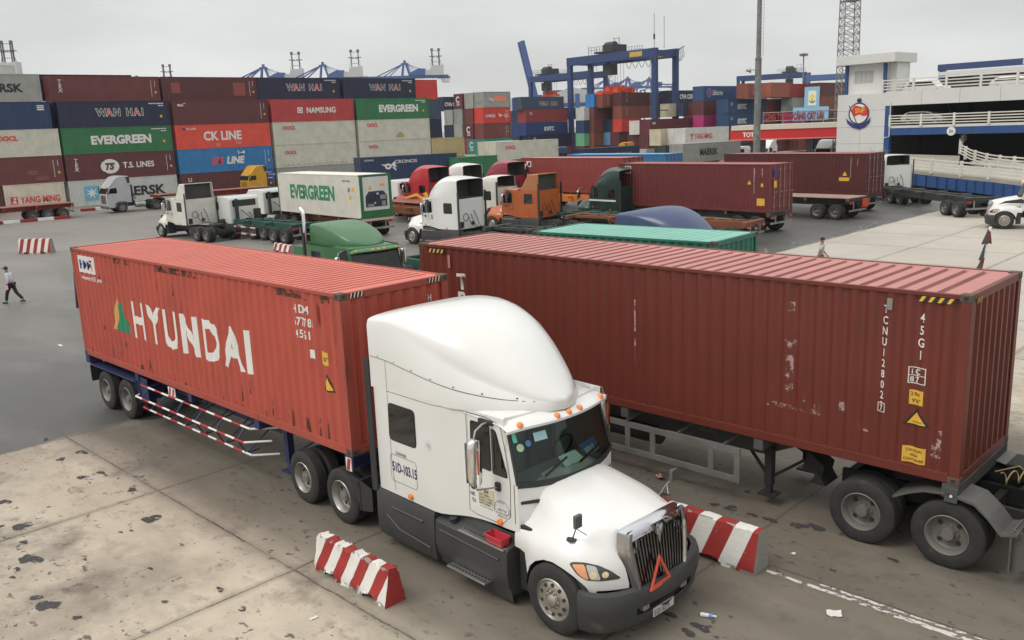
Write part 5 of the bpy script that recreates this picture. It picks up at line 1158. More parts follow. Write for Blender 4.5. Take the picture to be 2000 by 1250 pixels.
W3=byroof(903,323.5,3.99,AWAY,1); place(HIGH,W3,AWAY,'white sleeper lorry between the red one and the maroon one, only its roof showing',skip=SMALLSKIP)
MAR=newmat(srgb(140,38,60),'maroon_lorry_paint',.2); M1=byroof(990,317.5,3.99,AWAY,1); place(HIGH,M1,AWAY,'maroon sleeper lorry behind the two dirty white cabs',MAR,skirt=MAR,skip=SMALLSKIP)
W4=byroof(1026,322,3.6,AWAY,1,1.9,.98); place(LOWT,W4,AWAY,'grey-white cab squeezed between the maroon lorry and the red container',CREAMW,skip=SMALLSKIP)
DGR=newmat(srgb(30,52,48),'dark_green_lorry_paint',.3); D1=byroof(1205,330,3.85,R(130),1); dg=place(HIGH,D1,R(130),'dark green sleeper lorry with white side stripe coupled to a brown container',DGR,skirt=DGR,skip=SMALLSKIP,scale=.94)
b=MB(); b.box(2.2,4.9,1.215,1.225,1.72,1.84); b.build('white_stripe',WMARK,dg)
sidetxt(dg,'51C-28319',-3.3,1.9,.2,corr=None).rotation_euler=(0,0,math.pi)
dg.children[-1].location=(0,1.222,0)
GRN=newmat(srgb(56,106,64),'green_lorry_paint',.12); GL=byroof(603,436,3.6,CROSS,-1,1.9,.98); gt_=place(LOWT,GL,CROSS,'mid-green lorry cab with orange roof lights behind the orange-red container',GRN,skirt=GRN)
b=MB(); b.tube([(1.75,-1.1,1.1),(1.75,-1.1,3.9),(1.72,-1.1,4.05),(1.55,-1.1,4.15)],.075,10); b.build('exhaust_stack',CHROME,gt_,smooth=60); b=MB(); b.box(.9,1.7,-1.2,-1.15,1.0,2.7); b.build('side_extender',GRN,gt_)
BLU=newmat(srgb(38,58,98),'blue_lorry_paint',.1); BL=byroof(1203,417,3.97,CROSS,-1); bl_=place(HIGH,BL,CROSS,'dark blue lorry whose long roof fairing shows behind the teal container',BLU,skip=SMALLSKIP)
mark(bl_,poly_mesh([[(3.9,3.15),(4.35,3.08),(4.40,3.40),(3.95,3.46)]]),0,0,WMARK,corr=None,off=.0,name='sticker').location.y=-1.13
# white lorry entering at right edge
RW=byroof(1960,448,0,R(150),1,5.88,1.2); RWt=place(HIGH,RW,R(150),'white lorry entering at right edge with a black swoosh along its bonnet',skip=('side_skirt','step_tread','skirt_ribs','step_grip')+SMALLSKIP)
b=MB(); b.prism([(4.9,1.62),(5.1,1.75),(5.9,1.62),(6.3,1.40),(5.9,1.50),(5.0,1.5)],'y',1.06,1.07); b.build('black_swoosh',BLACKP,RWt)
# lorry with the long empty chassis at right
RC=G(1746,399)+Vector((0,0,0)); u_,v_=frame(R(95)); RC=RC-v_*1.2; RC.z=0; place(LOWT,RC,R(95),'white lorry cab with long rear window pulling the empty black chassis by the ramp',skip=('side_skirt','step_tread')+SMALLSKIP)
for proto in (HIGH,LOWT):
    def kill(o):
        for c in list(o.children): kill(c)
        bpy.data.objects.remove(o)
    kill(proto)
# ------------------------------------------------------------------ cab-over lorries
def coe(loc,yaw,label,body,h=2.9,hi=False,wb=3.4,rearwin=True,tandem=True,group='cab-over lorries in the yard',dark=None,rails=True):
    r=thing('cabover_truck',label,'lorry',loc,yaw,group)
    # local x forward, origin under the front axle
    top=h+(.75 if hi else 0); b=MB()
    prof=[(-1.0,.95),(-1.0,top-.25),(-.9,top-.05),(-.2,top),(.35,top-.12 if hi else top-.02),(.95,h-.05),(1.22,h-.35),(1.38,1.85),(1.40,1.2),(1.36,.55),(.95,.5),(.62,.55),(.55,.95),(-.55,.95)]
    b.prism(prof,'y',-1.2,1.2); b.build('cab_shell',body,r,bevel=.07)
    g=MB(); g.add([(1.255,-1.08,h-.45),(1.255,1.08,h-.45),(1.392,1.1,1.95),(1.392,-1.1,1.95)],[(0,1,2,3)]); g.build('windscreen',GLASSD,r,fix=False)
    for sg in (-1,1):
        g=MB(); g.prism(rpoly([(.35,1.95),(.38,h-.4),(1.0,h-.45),(1.18,1.95)],.06),'y',sg*1.203-.004,sg*1.203+.004); g.build('door_window',GLASSD,r)
        g=MB(); g.prism([(-.62,.55),(-.55,.98),(-.3,1.12),(.3,1.12),(.62,.98),(.66,.55),(.52,.55),(.42,.86),(.2,1.0),(-.2,1.0),(-.45,.86),(-.52,.55)],'y',sg*1.19-.02,sg*1.21+.02); g.build('wheel_arch',dark or BLACKP,r)
        m_=MB(); m_.box(1.28,1.34,sg*1.42-.08,sg*1.42+.08,1.85,2.55); m_.tube([(1.3,sg*1.2,2.6),(1.31,sg*1.42,2.6),(1.31,sg*1.42,2.5)],.02,6); m_.build('wing_mirror',BLACKP,r)
        h2=MB(); h2.box(1.36,1.415,sg*.85-.18,sg*.85+.18,.7,.9); h2.build('headlight',CLEARL,r,bevel=.02)
        wheel(r,0,sg*1.18,.51,sg,style='steer',rim=RIMG)
    b=MB(); b.box(1.30,1.46,-1.2,1.2,.42,.68); b.build('bumper',dark or body,r,bevel=.04)
    b=MB(); b.box(1.385,1.41,-.75,.75,.95,1.75); b.build('grille',dark or BLACKP,r)
    if rearwin: g=MB(); g.add([(-1.004,-.95,2.15),(-1.004,.95,2.15),(-1.004,.95,h-.3),(-1.004,-.95,h-.3)],[(0,1,2,3)]); g.build('rear_window',GLASSD,r,fix=False)
    if hi: g=MB(); g.prism([(-.98,h),(-.98,top-.12),(-.6,top-.12),(-.75,h)],'y',-1.212,1.212); g.build('spoiler_gap',BLACKP,r)
    a=MB(); a.cyl((-1.18,.75,1.0),(-1.18,.75,2.7),.13,10); a.box(-1.32,-1.02,-1.1,-.7,.95,1.9); a.tube([(-1.02,-.3,1.7),(-1.4,-.2,1.5),(-1.8,0,1.2),(-1.5,.2,1.6),(-1.02,.3,1.9)],.03,5); a.box(-1.5,-1.02,-.5,.4,.8,1.15); a.build('air_intake',BLACKP,r)
    if rails:
        f=MB()
        for y in (-.4,.4): f.box(-wb-2,.6,y-.04,y+.04,.65,.92)
        f.build('chassis_rail',DARKM,r)
        for x in ([-wb,-wb-1.32] if tandem else [-wb]):
            for sg in (-1,1): wheel(r,x,sg*1.22,.51,sg,dual=True)
        f=MB(); f.lathe([(0,0),(0,.5),(.05,.48)],(-wb-.6,0,1.08),axis='z',n=16); f.box(-wb-1,-wb-.2,-.45,.45,.92,1.08); f.build('fifth_wheel',DARKM,r)
        f=MB(); f.cyl((-1.3,-1.0,.7),(-2.3,-1.0,.7),.26,12); f.cyl((-1.3,1.0,.7),(-2.3,1.0,.7),.26,12); f.build('fuel_tank',STEEL,r,smooth=40)
    return r
SILV=newmat((.40,.41,.42),'silver_lorry_paint',.2); YEL=newmat(srgb(196,148,28),'yellow_lorry_paint',.25)
s0=G(241,415); s1=G(300,408); yw=YARD+math.pi; u_,v_=frame(yw); sloc=s0-v_*1.18*1; sloc.z=0
SL=coe(sloc,yw,'silver-grey cab-over lorry with tall roof driving past the white container at left',SILV,hi=True,dark=mat('dark_grey_front',(.06,.062,.065),.4))
y0=G(478,385,0); coe(Vector((y0.x,y0.y,0))+Vector((1.0,1.5,0)),yw,'yellow cab-over lorry beside the small blue direction sign',YEL,hi=True,dark=newmat(srgb(150,110,20),'dark_yellow',.3))
def coerear(px,py,label,body,yaw=AWAY,z=2.9,**k):
    g=G(px,py,z); u,v=frame(yaw); return coe(Vector((g.x,g.y,0))+u*1.0-v*1.2,yaw,label,body,**k)
coerear(446,384,'white cab-over lorry with wide dark rear window left of the white reefer container',WHITE)
coerear(512,370,'white cab-over lorry partly hidden by the white reefer container',WHITE)
coerear(776,352,'small white cab-over lorry showing between the reefer container and the red lorry',WHITE)
# ------------------------------------------------------------------ empty skeletal trailers and flatbeds
DG=paint(34,76,66,.45,.5,'green_chassis_paint',k=1.0,dcol=(.08,.07,.06)); BK=mat('black_chassis_paint',(.04,.045,.043),.5,var=.3,dirt=.4,dcol=(.14,.13,.11)); BRC=paint(120,72,44,.5,.7,'rusty_brown_chassis_paint'); RDC=paint(140,52,40,.4,.6,'red_chassis_paint'); ORC=paint(190,110,40,.4,.6,'orange_chassis_paint')
WOOD=mat('dusty_red_deck',(.30,.19,.15),.8,var=.25,dirt=.5,dcol=(.16,.13,.11)); WOOD2=mat('rust_red_deck',(.24,.09,.06),.75,var=.3,dirt=.4,dcol=(.14,.10,.08))
def tr_from_rear(px,py,z,yawAway,label,m,**k):
    """px: near rear bottom corner; trailer extends ahead of it along yawAway"""
    g=G(px,py,z); u,v=frame(yawAway); L=12.19
    # local frame: x along -yawAway so the near face is y=0
    return skel(Vector((g.x,g.y,0))-(-u)*L,yawAway-math.pi,label,m,rear=1,**k)
W1b=G(540,476); u_,v_=frame(R(137)); rear_=W1b-u_*1.9; 
t1=skel(Vector((rear_.x,rear_.y,0))+u_*12.19,R(137)-math.pi,'empty dark green chassis behind the off-white lorry with red and cream striped side guard',DG,zb=1.32,rear=1)
b=MB(); z_=[(.42,.50),(.88,.96)]
for a,c in z_:
    for i in range(6): b.box(4.3+i*.6,4.9+i*.6,-.03,.0,a,c,m=i%2)
b.box(4.3,4.38,-.03,0,.50,.88); b.box(7.82,7.9,-.03,0,.50,.88); b.build('side_guard',[mat('guard_maroon',srgb(130,40,50),.6),mat('guard_cream',(.6,.56,.46),.6)],t1)
skel(I1+frame(AWAY)[0]*-12.3+frame(AWAY)[1]*1.22+frame(AWAY)[0]*12.19,AWAY-math.pi,'empty black chassis trailing from the nearest white sleeper lorry',BK,zb=1.3,rear=1)
skel(W2+frame(AWAY)[0]*-.3+frame(AWAY)[1]*1.22,AWAY-math.pi,'empty green chassis trailing from the second white lorry',DG,zb=1.3,rear=1)
skel(O1+frame(AWAY)[0]*-.3+frame(AWAY)[1]*1.22,AWAY-math.pi,'empty chassis with rusty orange tail trailing from the orange lorry',BRC,zb=1.32,rear=1)
g_=G(446,428,0); skel(Vector((g_.x,g_.y,0))+frame(AWAY)[0]*-2.5,AWAY-math.pi,'empty black chassis behind the white cab-over lorry left of the reefer',BK,zb=1.3,rear=1)
skel(BL+frame(CROSS)[0]*(-12.0)-frame(CROSS)[1]*1.22,CROSS,'empty green chassis behind the dark blue lorry, rear end right of the green cab',DG,zb=1.3,rear=0)
skel(GL+frame(CROSS)[0]*(-12.0)-frame(CROSS)[1]*1.22,CROSS,'empty chassis coupled behind the mid-green lorry cab',DG,zb=1.3,rear=0)
# right-hand empty chassis
rr_=G(1861,424); u_,v_=frame(R(95)); r0=rr_-u_*1.2
skel(Vector((r0.x,r0.y,0))+u_*12.19,R(95)-math.pi,'long empty black chassis turning in front of the ramp, rear end to camera',BK,zb=1.32,rear=1)
# flatbed with wooden deck at right
f0=G(1602,428); u_,v_=frame(CROSS); f1=f0+u_*2.0; flat=skel(Vector((f1.x,f1.y,0))-u_*12.19,CROSS,'flatbed trailer with dusty red deck between two brown containers',GRYC,zb=1.42,rear=1,floor=WOOD,wstyle='spoke')
b=MB(); b.box(12.2,12.3,1.7,2.4,.75,1.3); b.build('rear_panel',mat('orange_red_panel',srgb(190,70,40),.6),flat)
# flatbed at left with three axles
f0=G(147,408,.9); u_,v_=frame(YARD); w0=G(126,427); 
lf=skel(Vector((w0.x,w0.y,0))+u_*1.0-u_*12.19,YARD,'red flatbed trailer with three axles leaving the frame at far left',RDC,zb=1.40,rear=1,floor=WOOD2,axx=[1.0,2.32,3.64],neck=False)
# flatbed pulled by the silver lorry
skel(sloc-frame(yw)[0]*3.6+frame(yw)[1]*1.22,YARD,'long flatbed with worn red deck pulled by the silver cab-over lorry',RDC,zb=1.42,rear=1,floor=WOOD2,neck=True)
g_=G(742,392,1.5); skel(Vector((g_.x,g_.y,0))-u_*0,CROSS,'flatbed with red boards between the reefer container and the waiting lorries',RDC,zb=1.45,rear=1,floor=WOOD2,L=12.19)
g_=G(765,405,1.3); skel(Vector((g_.x,g_.y,0))-frame(CROSS)[0]*4.5,CROSS,'rusty brown empty chassis right of the white reefer container',BRC,zb=1.3,rear=1)
g_=G(1215,388,1.3); skel(Vector((g_.x,g_.y,0))-frame(CROSS)[0]*12.19,CROSS,'yellow-orange empty chassis between the orange and dark green lorries',ORC,zb=1.3,rear=1)
# ------------------------------------------------------------------ containers on trailers, middle distance
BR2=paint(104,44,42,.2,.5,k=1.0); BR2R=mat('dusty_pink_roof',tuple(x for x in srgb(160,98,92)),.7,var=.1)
def loaded(xy,yaw,m,label,tlabel,roof=None,chas=GRYC,zb=1.25,L=12.19,H=2.9,door=1,rear=1,rodm=None,**k):
    c=container((xy[0],xy[1],zb),yaw,m,label,L=L,H=H,door=door,near=True,roof=roof,cast=m,rodm=rodm,**k)
    if tlabel: skel(Vector((xy[0],xy[1],0)),yaw,tlabel,chas,zb=zb-.004,rear=rear,L=12.19,wstyle='spoke')
    return c
PR=mat('pinkish_rod',(.36,.22,.20),.5,.3)
C=loaded((7.8,61.84),R(-49.8),BR2,'brown container with small dark blue and yellow logo coupled to the dark green lorry','grey trailer under the brown container of the dark green lorry',BR2R,rodm=PR)
mark(C,poly_mesh([[(.6,2.2),(1.15,2.2),(1.15,2.72),(.6,2.72)]]),0,0,WMARK,corr=.014,name='logo_panel'); mark(C,poly_mesh([[(.65,2.3),(1.1,2.3),(1.1,2.68),(.65,2.68)]]),0,0,NAVY,corr=.014,off=.008,name='logo'); mark(C,poly_mesh([[(.72,2.48),(.85,2.62),(1.03,2.62),(.9,2.5)]]),0,0,YMARK,corr=.014,off=.012,name='logo')
mark(C,poly_mesh([[(11.25,.42),(11.8,.42),(11.8,.85),(11.25,.85)]]),0,0,YMARK,corr=.014,name='sticker'); mark(C,poly_mesh([[(10.55,1.68),(10.85,1.68),(10.7,1.95)]]),0,0,YMARK,corr=.014,name='sticker')
mark(C,poly_mesh([[(11.5,1.55),(11.68,1.55),(11.68,1.75),(11.5,1.75)]]),0,0,YMARK,corr=.014,name='sticker'); vtxt(C,'BMOU5814372',11.05,2.55,.11,xs=.7); vtxt(C,'45G1',11.6,2.55,.11,xs=.7)
mark(C,poly_mesh([[(.3,1.5),(.62,1.5),(.62,1.9),(.3,1.9)]]),0,0,YMARK,'right',corr=None,off=.04,name='sticker'); mark(C,poly_mesh([[(.3,2.15),(.62,2.15),(.62,2.6),(.3,2.6)]]),0,0,NAVY,'right',corr=None,off=.04,name='logo')
D=loaded((17.55,71.54),R(-51),paint(84,36,34,.2,.5,k=.95),'brown container with pale-streaked doors left of the white lorry cab by the ramp','grey trailer under the brown container nearest the car park',BR2R,rodm=PR)
mark(D,poly_mesh([[(10.1,.95),(10.9,.95),(10.9,1.2),(10.1,1.2)]]),0,0,YMARK,corr=.014,name='sticker'); mark(D,poly_mesh([[(10.35,1.32),(10.75,1.32),(10.55,1.62)]]),0,0,YMARK,corr=.014,name='sticker'); vtxt(D,'TGHU6530981',11.0,2.5,.11,xs=.7); vtxt(D,'45G1',11.5,2.4,.11,xs=.7)
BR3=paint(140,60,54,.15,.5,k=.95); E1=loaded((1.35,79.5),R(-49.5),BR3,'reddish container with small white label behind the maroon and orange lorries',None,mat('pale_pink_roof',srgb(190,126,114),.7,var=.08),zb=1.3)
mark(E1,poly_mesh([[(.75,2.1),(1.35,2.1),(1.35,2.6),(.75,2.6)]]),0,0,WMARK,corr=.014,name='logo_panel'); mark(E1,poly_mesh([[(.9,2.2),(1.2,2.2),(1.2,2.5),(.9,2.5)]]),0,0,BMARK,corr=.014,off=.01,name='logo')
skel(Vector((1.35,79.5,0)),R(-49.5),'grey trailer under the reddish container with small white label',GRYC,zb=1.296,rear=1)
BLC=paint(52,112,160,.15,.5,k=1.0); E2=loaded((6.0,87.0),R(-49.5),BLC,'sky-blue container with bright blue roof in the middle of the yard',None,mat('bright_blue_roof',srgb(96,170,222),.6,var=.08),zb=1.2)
skel(Vector((6.0,87.0,0)),R(-49.5),'grey trailer under the sky-blue container',GRYC,zb=1.196,rear=1)
# teal 20 ft box in the next lane
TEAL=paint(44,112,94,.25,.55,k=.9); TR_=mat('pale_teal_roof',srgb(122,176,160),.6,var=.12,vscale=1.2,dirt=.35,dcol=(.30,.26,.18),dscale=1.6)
T20=container((.71,26.19,1.22),R(-41.6),TEAL,'short teal container with mint roof and rusty corner castings behind the long brown-red one',6.06,2.59,door=0,near=True,frm=TEAL,roof=TR_)
T20.location=Vector((.71,26.19,1.22)); skel(Vector((.71,26.19,0))-frame(R(-41.6))[0]*3,R(-41.6),'grey trailer carrying the short teal container',GRYC,zb=1.216,rear=0)
# reefer
RF=paint(206,202,190,.18,.45,'reefer_white_paint',k=1.0,dcol=(.34,.28,.2)); RG=paint(40,104,62,.2,.5,'reefer_green_frame'); zf=1.28
def cont_reefer(loc,yaw,label):
    r=container(loc,yaw,RF,label,door=None,near=True,frm=RF,roof=mat('reefer_roof',(.70,.68,.60),.6,var=.05,dirt=.12,dcol=(.4,.3,.2)),cast=RG,flat=True); L=12.19
    b=MB(); b.box(L-.05,L+.012,-.006,.22,.0,2.9); b.box(L-.05,L+.012,2.22,2.446,.0,2.9); b.box(L-.05,L+.010,.22,2.22,.02,.52); b.box(L-.05,L+.010,.22,2.22,2.74,2.9); b.box(-.01,.12,-.006,.2,.0,2.9); b.build('green_frame',RG,r)
    b=MB(); b.box(L-.04,L+.002,.22,2.22,.52,2.74); b.build('unit_panel',mat('unit_white',(.62,.61,.57),.5,var=.1,dirt=.25),r)
    b=MB(); b.prism([(.38,.74),(.38,1.45),(.66,1.78),(1.78,1.78),(2.06,1.45),(2.06,.74)],'x',L+.002,L+.008); pn=b.build('machinery_bay',mat('bay_navy',(.02,.03,.075),.6,var=.3),r)
    b=MB(); b.lathe([(0,.28),(.02,.28),(.02,.0)],(L+.008,.95,1.35),axis='x',n=20); b.build('fan',BMARK,pn); b=MB(); b.box(L+.01,L+.05,1.5,1.95,1.22,1.5); b.box(L+.01,L+.05,1.6,1.9,.78,1.1); b.box(L+.01,L+.04,.5,1.0,.76,.95); b.build('compressor',STEEL,pn)
    b=MB(); b.box(L+.01,L+.03,1.25,1.4,1.55,1.66); b.box(L+.01,L+.03,1.05,1.15,.95,1.05); b.build('label_plate',WMARK,pn)
    for pts,m in ((([(.62,1.9),(.92,1.9),(.77,2.2)]),YMARK),(([(1.55,2.1),(1.9,2.1),(1.9,2.25),(1.55,2.25)]),mat('orange_marking',(.75,.35,.05),.6))): mark(r,poly_mesh([pts]),0,0,m,'right',corr=None,off=.008,name='sticker')
    return r
RFL=(-17.52,67.96); RFC=cont_reefer((RFL[0],RFL[1],zf),R(-50.2),'white refrigerated container with green EVERGREEN lettering and green end frame')
sidetxt(RFC,'EVERGREEN',2.0,1.12,.98,GMARK,bold=.055,xs=.92,corr=None,space=1.02); sidetxt(RFC,'EGHU 530621',9.9,2.42,.13,GMARK,corr=None)
for x,z,m in ((10.6,1.75,STEEL),(11.1,1.8,YMARK),(10.7,1.25,YMARK)): mark(RFC,poly_mesh([[(x,z),(x+.25,z),(x+.25,z+.28),(x,z+.28)]]),0,0,m,corr=None,name='sticker')
rt2=skel(Vector((RFL[0],RFL[1],0)),R(-50.2),'rusty brown trailer with pale bumper carrying the white reefer container',BRC,zb=zf-.004,rear=1)
b=MB(); b.box(12.2,12.3,.0,2.44,.52,.66); b.build('rear_bumper',STEEL,rt2); b=MB(); b.box(12.2,12.26,.0,2.44,1.1,1.26); b.build('rear_beam',mat('cream_beam',(.5,.44,.34),.7,dirt=.5),rt2)
# the navy container on its trailer along the block
CRN=paint(34,52,84,.15,.5,k=1.0); cy=R(28.5); CR=container((-16.6,102.2,1.25),cy,CRN,'navy container with white CRONOS name and dragon emblem above the red lorry',near=True,door=0,cast=CRN)
sidetxt(CR,'CRONOS',4.1,2.08,.38,corr=None,bold=.02,xs=1.3); mark(CR,poly_mesh([[(3.3+.42*math.cos(a),1.75+.34*math.sin(a)) for a in np.linspace(0,5.9,16)],[(3.6,1.9),(4.1,2.3),(4.35,1.6),(4.0,1.75)],[(4.0,1.75),(4.35,1.3),(4.2,1.25),(3.8,1.6)],[(2.4,2.0),(3.0,2.0),(3.0,1.75)]]),0,0,WMARK,corr=None,name='emblem')
mark(CR,poly_mesh([[(3.3+.17*math.cos(a),1.75+.13*math.sin(a)) for a in np.linspace(0,5.9,12)]]),0,0,CRN,corr=None,off=.01,name='emblem'); sidetxt(CR,'CRONOS',.4,2.45,.2,corr=None)
skel(Vector((-16.6,102.2,0)),cy,'grey trailer under the navy container with the dragon emblem',GRYC,zb=1.246,rear=1)
# ------------------------------------------------------------------ container block at left (long sides to the camera)
BO_=Vector((-49.1,99.73,0)); HCH=2.9; GB='stacked containers of the yard blocks'
def PX(p):
    p=Vector(p)-Vector((0,0,CZ)); d=p.dot(FW); return 1000+F*p.dot(RT)/d,CY-F*p.dot(UP)/d
def colr(r,g,b,d=.25,k=1.0): return paint(r,g,b,d,.55,k=k,dcol=(.09,.05,.035))
C_BROWN=colr(96,48,50); C_BROWN2=colr(108,56,54); C_NAVY=colr(32,38,64,.15); C_GREEN=colr(48,112,70,.2); C_RED=colr(200,62,52,.2); C_CKRED=colr(214,78,62,.2); C_GREY=colr(152,152,146,.4); C_OOCL=colr(198,196,180,.32); C_BLUE=colr(34,58,92,.15); C_SKY=colr(48,118,172,.15); C_MGREY=colr(192,194,188,.36); C_YM=colr(208,198,180,.36); C_NAMS=colr(176,62,62,.25); C_BEIGE=colr(180,164,120,.35); C_TAN=colr(130,72,58,.2); C_WHITE=colr(206,204,198,.2); C_CREAM=colr(196,186,160,.3); C_MAG=colr(170,52,110,.15); C_TEAL=colr(48,128,116,.2); C_LGREEN=colr(100,168,130,.15); C_LBLUE=colr(96,146,186,.15); C_SLATE=colr(58,72,92,.2); C_DRED=colr(140,54,52,.25)
def blk(i,tier,row,m,label,L=12.19,shift=0,H=HCH,z=None,door=0,name='shipping_container'):
    p=BO_+YU*(12.65*i+shift)+YV*(2.62*row); return container((p.x,p.y,(tier-1)*HCH if z is None else z),YARD,m,label,L=L,H=H,door=door,group=GB)
def T(o,s,x,z,h,m=WMARK,bold=.03,xs=1,face='side',L=12.19,**k): return sidetxt(o,s,x,z,h,m,bold=bold,xs=xs,corr=None,face=face,L=L,**k)
def code(o,L=12.19,H=2.9,m=WMARK,v=True,x=None):
    x=x or L-1.0
    if v: 
        b=poly_mesh([[(x+dx,H-.5-k*.17-.13),(x+dx+.06,H-.5-k*.17-.13),(x+dx+.06,H-.5-k*.17),(x+dx,H-.5-k*.17)] for dx,n in ((0,11),(.45,4)) for k in range(n)]); mark(o,b,0,0,m,corr=None,name='serial_number')
        mark(o,poly_mesh([[(x+.38,.95),(x+.62,.95),(x+.62,1.2),(x+.38,1.2)]]),0,0,YMARK,corr=None,name='sticker')
    else: mark(o,poly_mesh([[(x-1.3+k*.16,H-.4),(x-1.3+k*.16+.12,H-.4),(x-1.3+k*.16+.12,H-.28),(x-1.3+k*.16,H-.28)] for k in range(11)]+[[(x-.2+k*.16,H-.65),(x-.2+k*.16+.12,H-.65),(x-.2+k*.16+.12,H-.53),(x-.2+k*.16,H-.53)] for k in range(4)]),0,0,m,corr=None,name='serial_number'); mark(o,poly_mesh([[(x-.1,.95),(x+.15,.95),(x+.15,1.25),(x-.1,1.25)]]),0,0,YMARK,corr=None,name='sticker')
def wanhai(o,x=4.2,z=1.25,h=.82):
    # outlined letters with the two A's red
    for s,dx,m in (('W',0,0),('A',1.05,1),('N',1.85,0),('H',3.25,0),('A',4.12,1),('I',4.98,0)):
        T(o,s,x+dx,z,h,WMARK,bold=.085,xs=.9); q=T(o,s,x+dx,z,h,C_NAVY if not m else RMARK,bold=.02,xs=.9); q.location.y=-.012
o=blk(0,1,0,C_MGREY,'pale grey container with light blue star panel and MAERSK lettering, bottom of its stack')
mark(o,poly_mesh([[(1.55,.62),(3.15,.62),(3.15,2.22),(1.55,2.22)]]),0,0,mat('star_blue',srgb(104,170,196),.6),corr=None,name='star_panel')
st=[]; 
for k in range(14):
    a=2*math.pi*k/14; rr=.68 if k%2==0 else .24; st.append((2.35+rr*math.cos(a+math.pi/2),1.42+rr*math.sin(a+math.pi/2)))
mark(o,poly_mesh([st]),0,0,WMARK,corr=None,off=.009,name='star'); T(o,'MAERSK',4.6,.85,1.05,BMARK,bold=.05,xs=1.12)
o=blk(0,2,0,C_BROWN,'dark brown container with white round TS badge and T.S. LINES lettering'); code(o)
mark(o,poly_mesh([[(4.7+1.02*math.cos(a),1.4+.82*math.sin(a)) for a in np.linspace(0,6.1,28)]]),0,0,WMARK,corr=None,name='badge'); T(o,'TS',4.05,1.05,.72,C_BROWN,bold=.09,xs=.95,shear=.3).location.y=-.01
mark(o,ribbon([(4.5+.95*math.cos(a),1.4+.70*math.sin(a)) for a in np.linspace(1.9,4.4,14)],.05),0,0,C_BROWN,corr=None,off=.012,name='badge'); T(o,'T.S. LINES',6.15,1.15,.66,bold=.035,xs=.92); vtxt(o,'TEX',1.1,2.0,.42,corr=None,bold=.04,pitch=1.15,rot=-.1)
o=blk(0,3,0,C_GREEN,'green container with white EVERGREEN lettering above the T.S. LINES one'); T(o,'EVERGREEN',3.0,1.05,.92,bold=.07,xs=1.0); code(o,v=False)
o=blk(0,4,0,C_NAVY,'navy container with outlined WAN HAI lettering at the left, fourth tier'); wanhai(o,4.0); code(o,v=False)
o=blk(0,5,1,C_BROWN2,'red-brown container with white TEX letters, top tier at left',shift=.15); vtxt(o,'TEX',1.1,2.1,.42,corr=None,bold=.04,pitch=1.15,rot=-.1); code(o)
blk(0,5,2,C_NAVY,'dark navy container rising behind the red-brown TEX one',shift=-2.1,z=11.95)
blk(0,4,1,colr(40,70,58),'dark green container end visible behind the blue one at far left',shift=-1.7)
o=blk(1,1,0,C_BROWN,'dark brown container on the ground behind the yellow lorry'); T(o,'U',.9,1.9,.5); code(o)
o=blk(1,2,0,C_SKY,'bright blue container with red and white SM LINE lettering'); T(o,'SM',4.05,.95,.85,mat('sm_red',(.62,.08,.13),.5),bold=.07,xs=1.0,shear=.2); T(o,'LINE',6.0,.95,.85,bold=.07,xs=.95,shear=.2); mark(o,poly_mesh([[(7.6,2.1),(8.5,2.1),(8.5,2.5),(8.05,2.25),(7.6,2.5)]]),0,0,WMARK,corr=None,name='flag_mark'); mark(o,poly_mesh([[(7.8,2.0),(8.3,2.0),(8.05,2.2)],[(7.75,2.18),(7.75,2.4),(8.0,2.25)]]),0,0,NAVY,corr=None,off=.01,name='flag_mark'); code(o)
o=blk(1,3,0,C_CKRED,'orange-red container with big white CK LINE lettering'); T(o,'CK LINE',3.4,1.0,1.05,bold=.05,xs=.92); mark(o,poly_mesh([[(.9,2.28),(1.25,2.28),(1.25,2.52),(.9,2.52)]]),0,0,NAVY,corr=None,name='logo'); T(o,'CK LINE',1.35,2.3,.24); mark(o,poly_mesh([[(4.9,.2),(5.4,.2),(5.4,.62),(4.9,.62)],[(7.4,.35),(8.2,.35),(8.2,.8),(7.4,.8)]]),0,0,mat('faded_patch',srgb(206,120,96),.7),corr=None,name='paint_patch')
o=blk(1,4,0,C_BROWN,'dark brown container with small white and yellow logo above the CK LINE one'); T(o,'titan',.6,2.2,.3,bold=.05); mark(o,poly_mesh([[(1.1,2.5),(1.6,2.6),(1.65,2.45)]]),0,0,YMARK,corr=None,name='logo'); code(o)
o=blk(1,5,1,colr(88,44,46),'dark brown container with two reddish repair patches, top tier',shift=.0); [mark(o,poly_mesh([q_]),0,0,mat('repair_patch',srgb(142,74,66),.7,var=.1),corr=None,name='repair_patch') for q_ in ([(1.1,.95),(2.2,.95),(2.2,2.2),(1.1,2.2)],[(9.0,.6),(10.6,.6),(10.6,2.2),(9.0,2.2)])]; code(o)
blk(2,1,0,C_GREY,'grey container on the ground behind the white reefer container')
o=blk(2,2,0,C_OOCL,'pale grey container with red OOCL mark and rust-stained bottom, second tier'); T(o,'OOCL',1.4,1.7,.42,RMARK,bold=.06); mark(o,poly_mesh([[(x,.16),(x+.09,.16),(x+.06,.16+.3*((k*7)%5+1)/5),(x+.01,.16+.25*((k*7)%5+1)/5)] for k,x in enumerate(np.linspace(1,11.8,34))]),0,0,mat('grime_streak',(.10,.085,.06),.9),corr=None,name='grime_streaks')
o=blk(2,3,0,C_OOCL,'pale grey container with red OOCL mark below the red NAMSUNG one'); T(o,'OOCL',1.4,1.95,.45,RMARK,bold=.06)
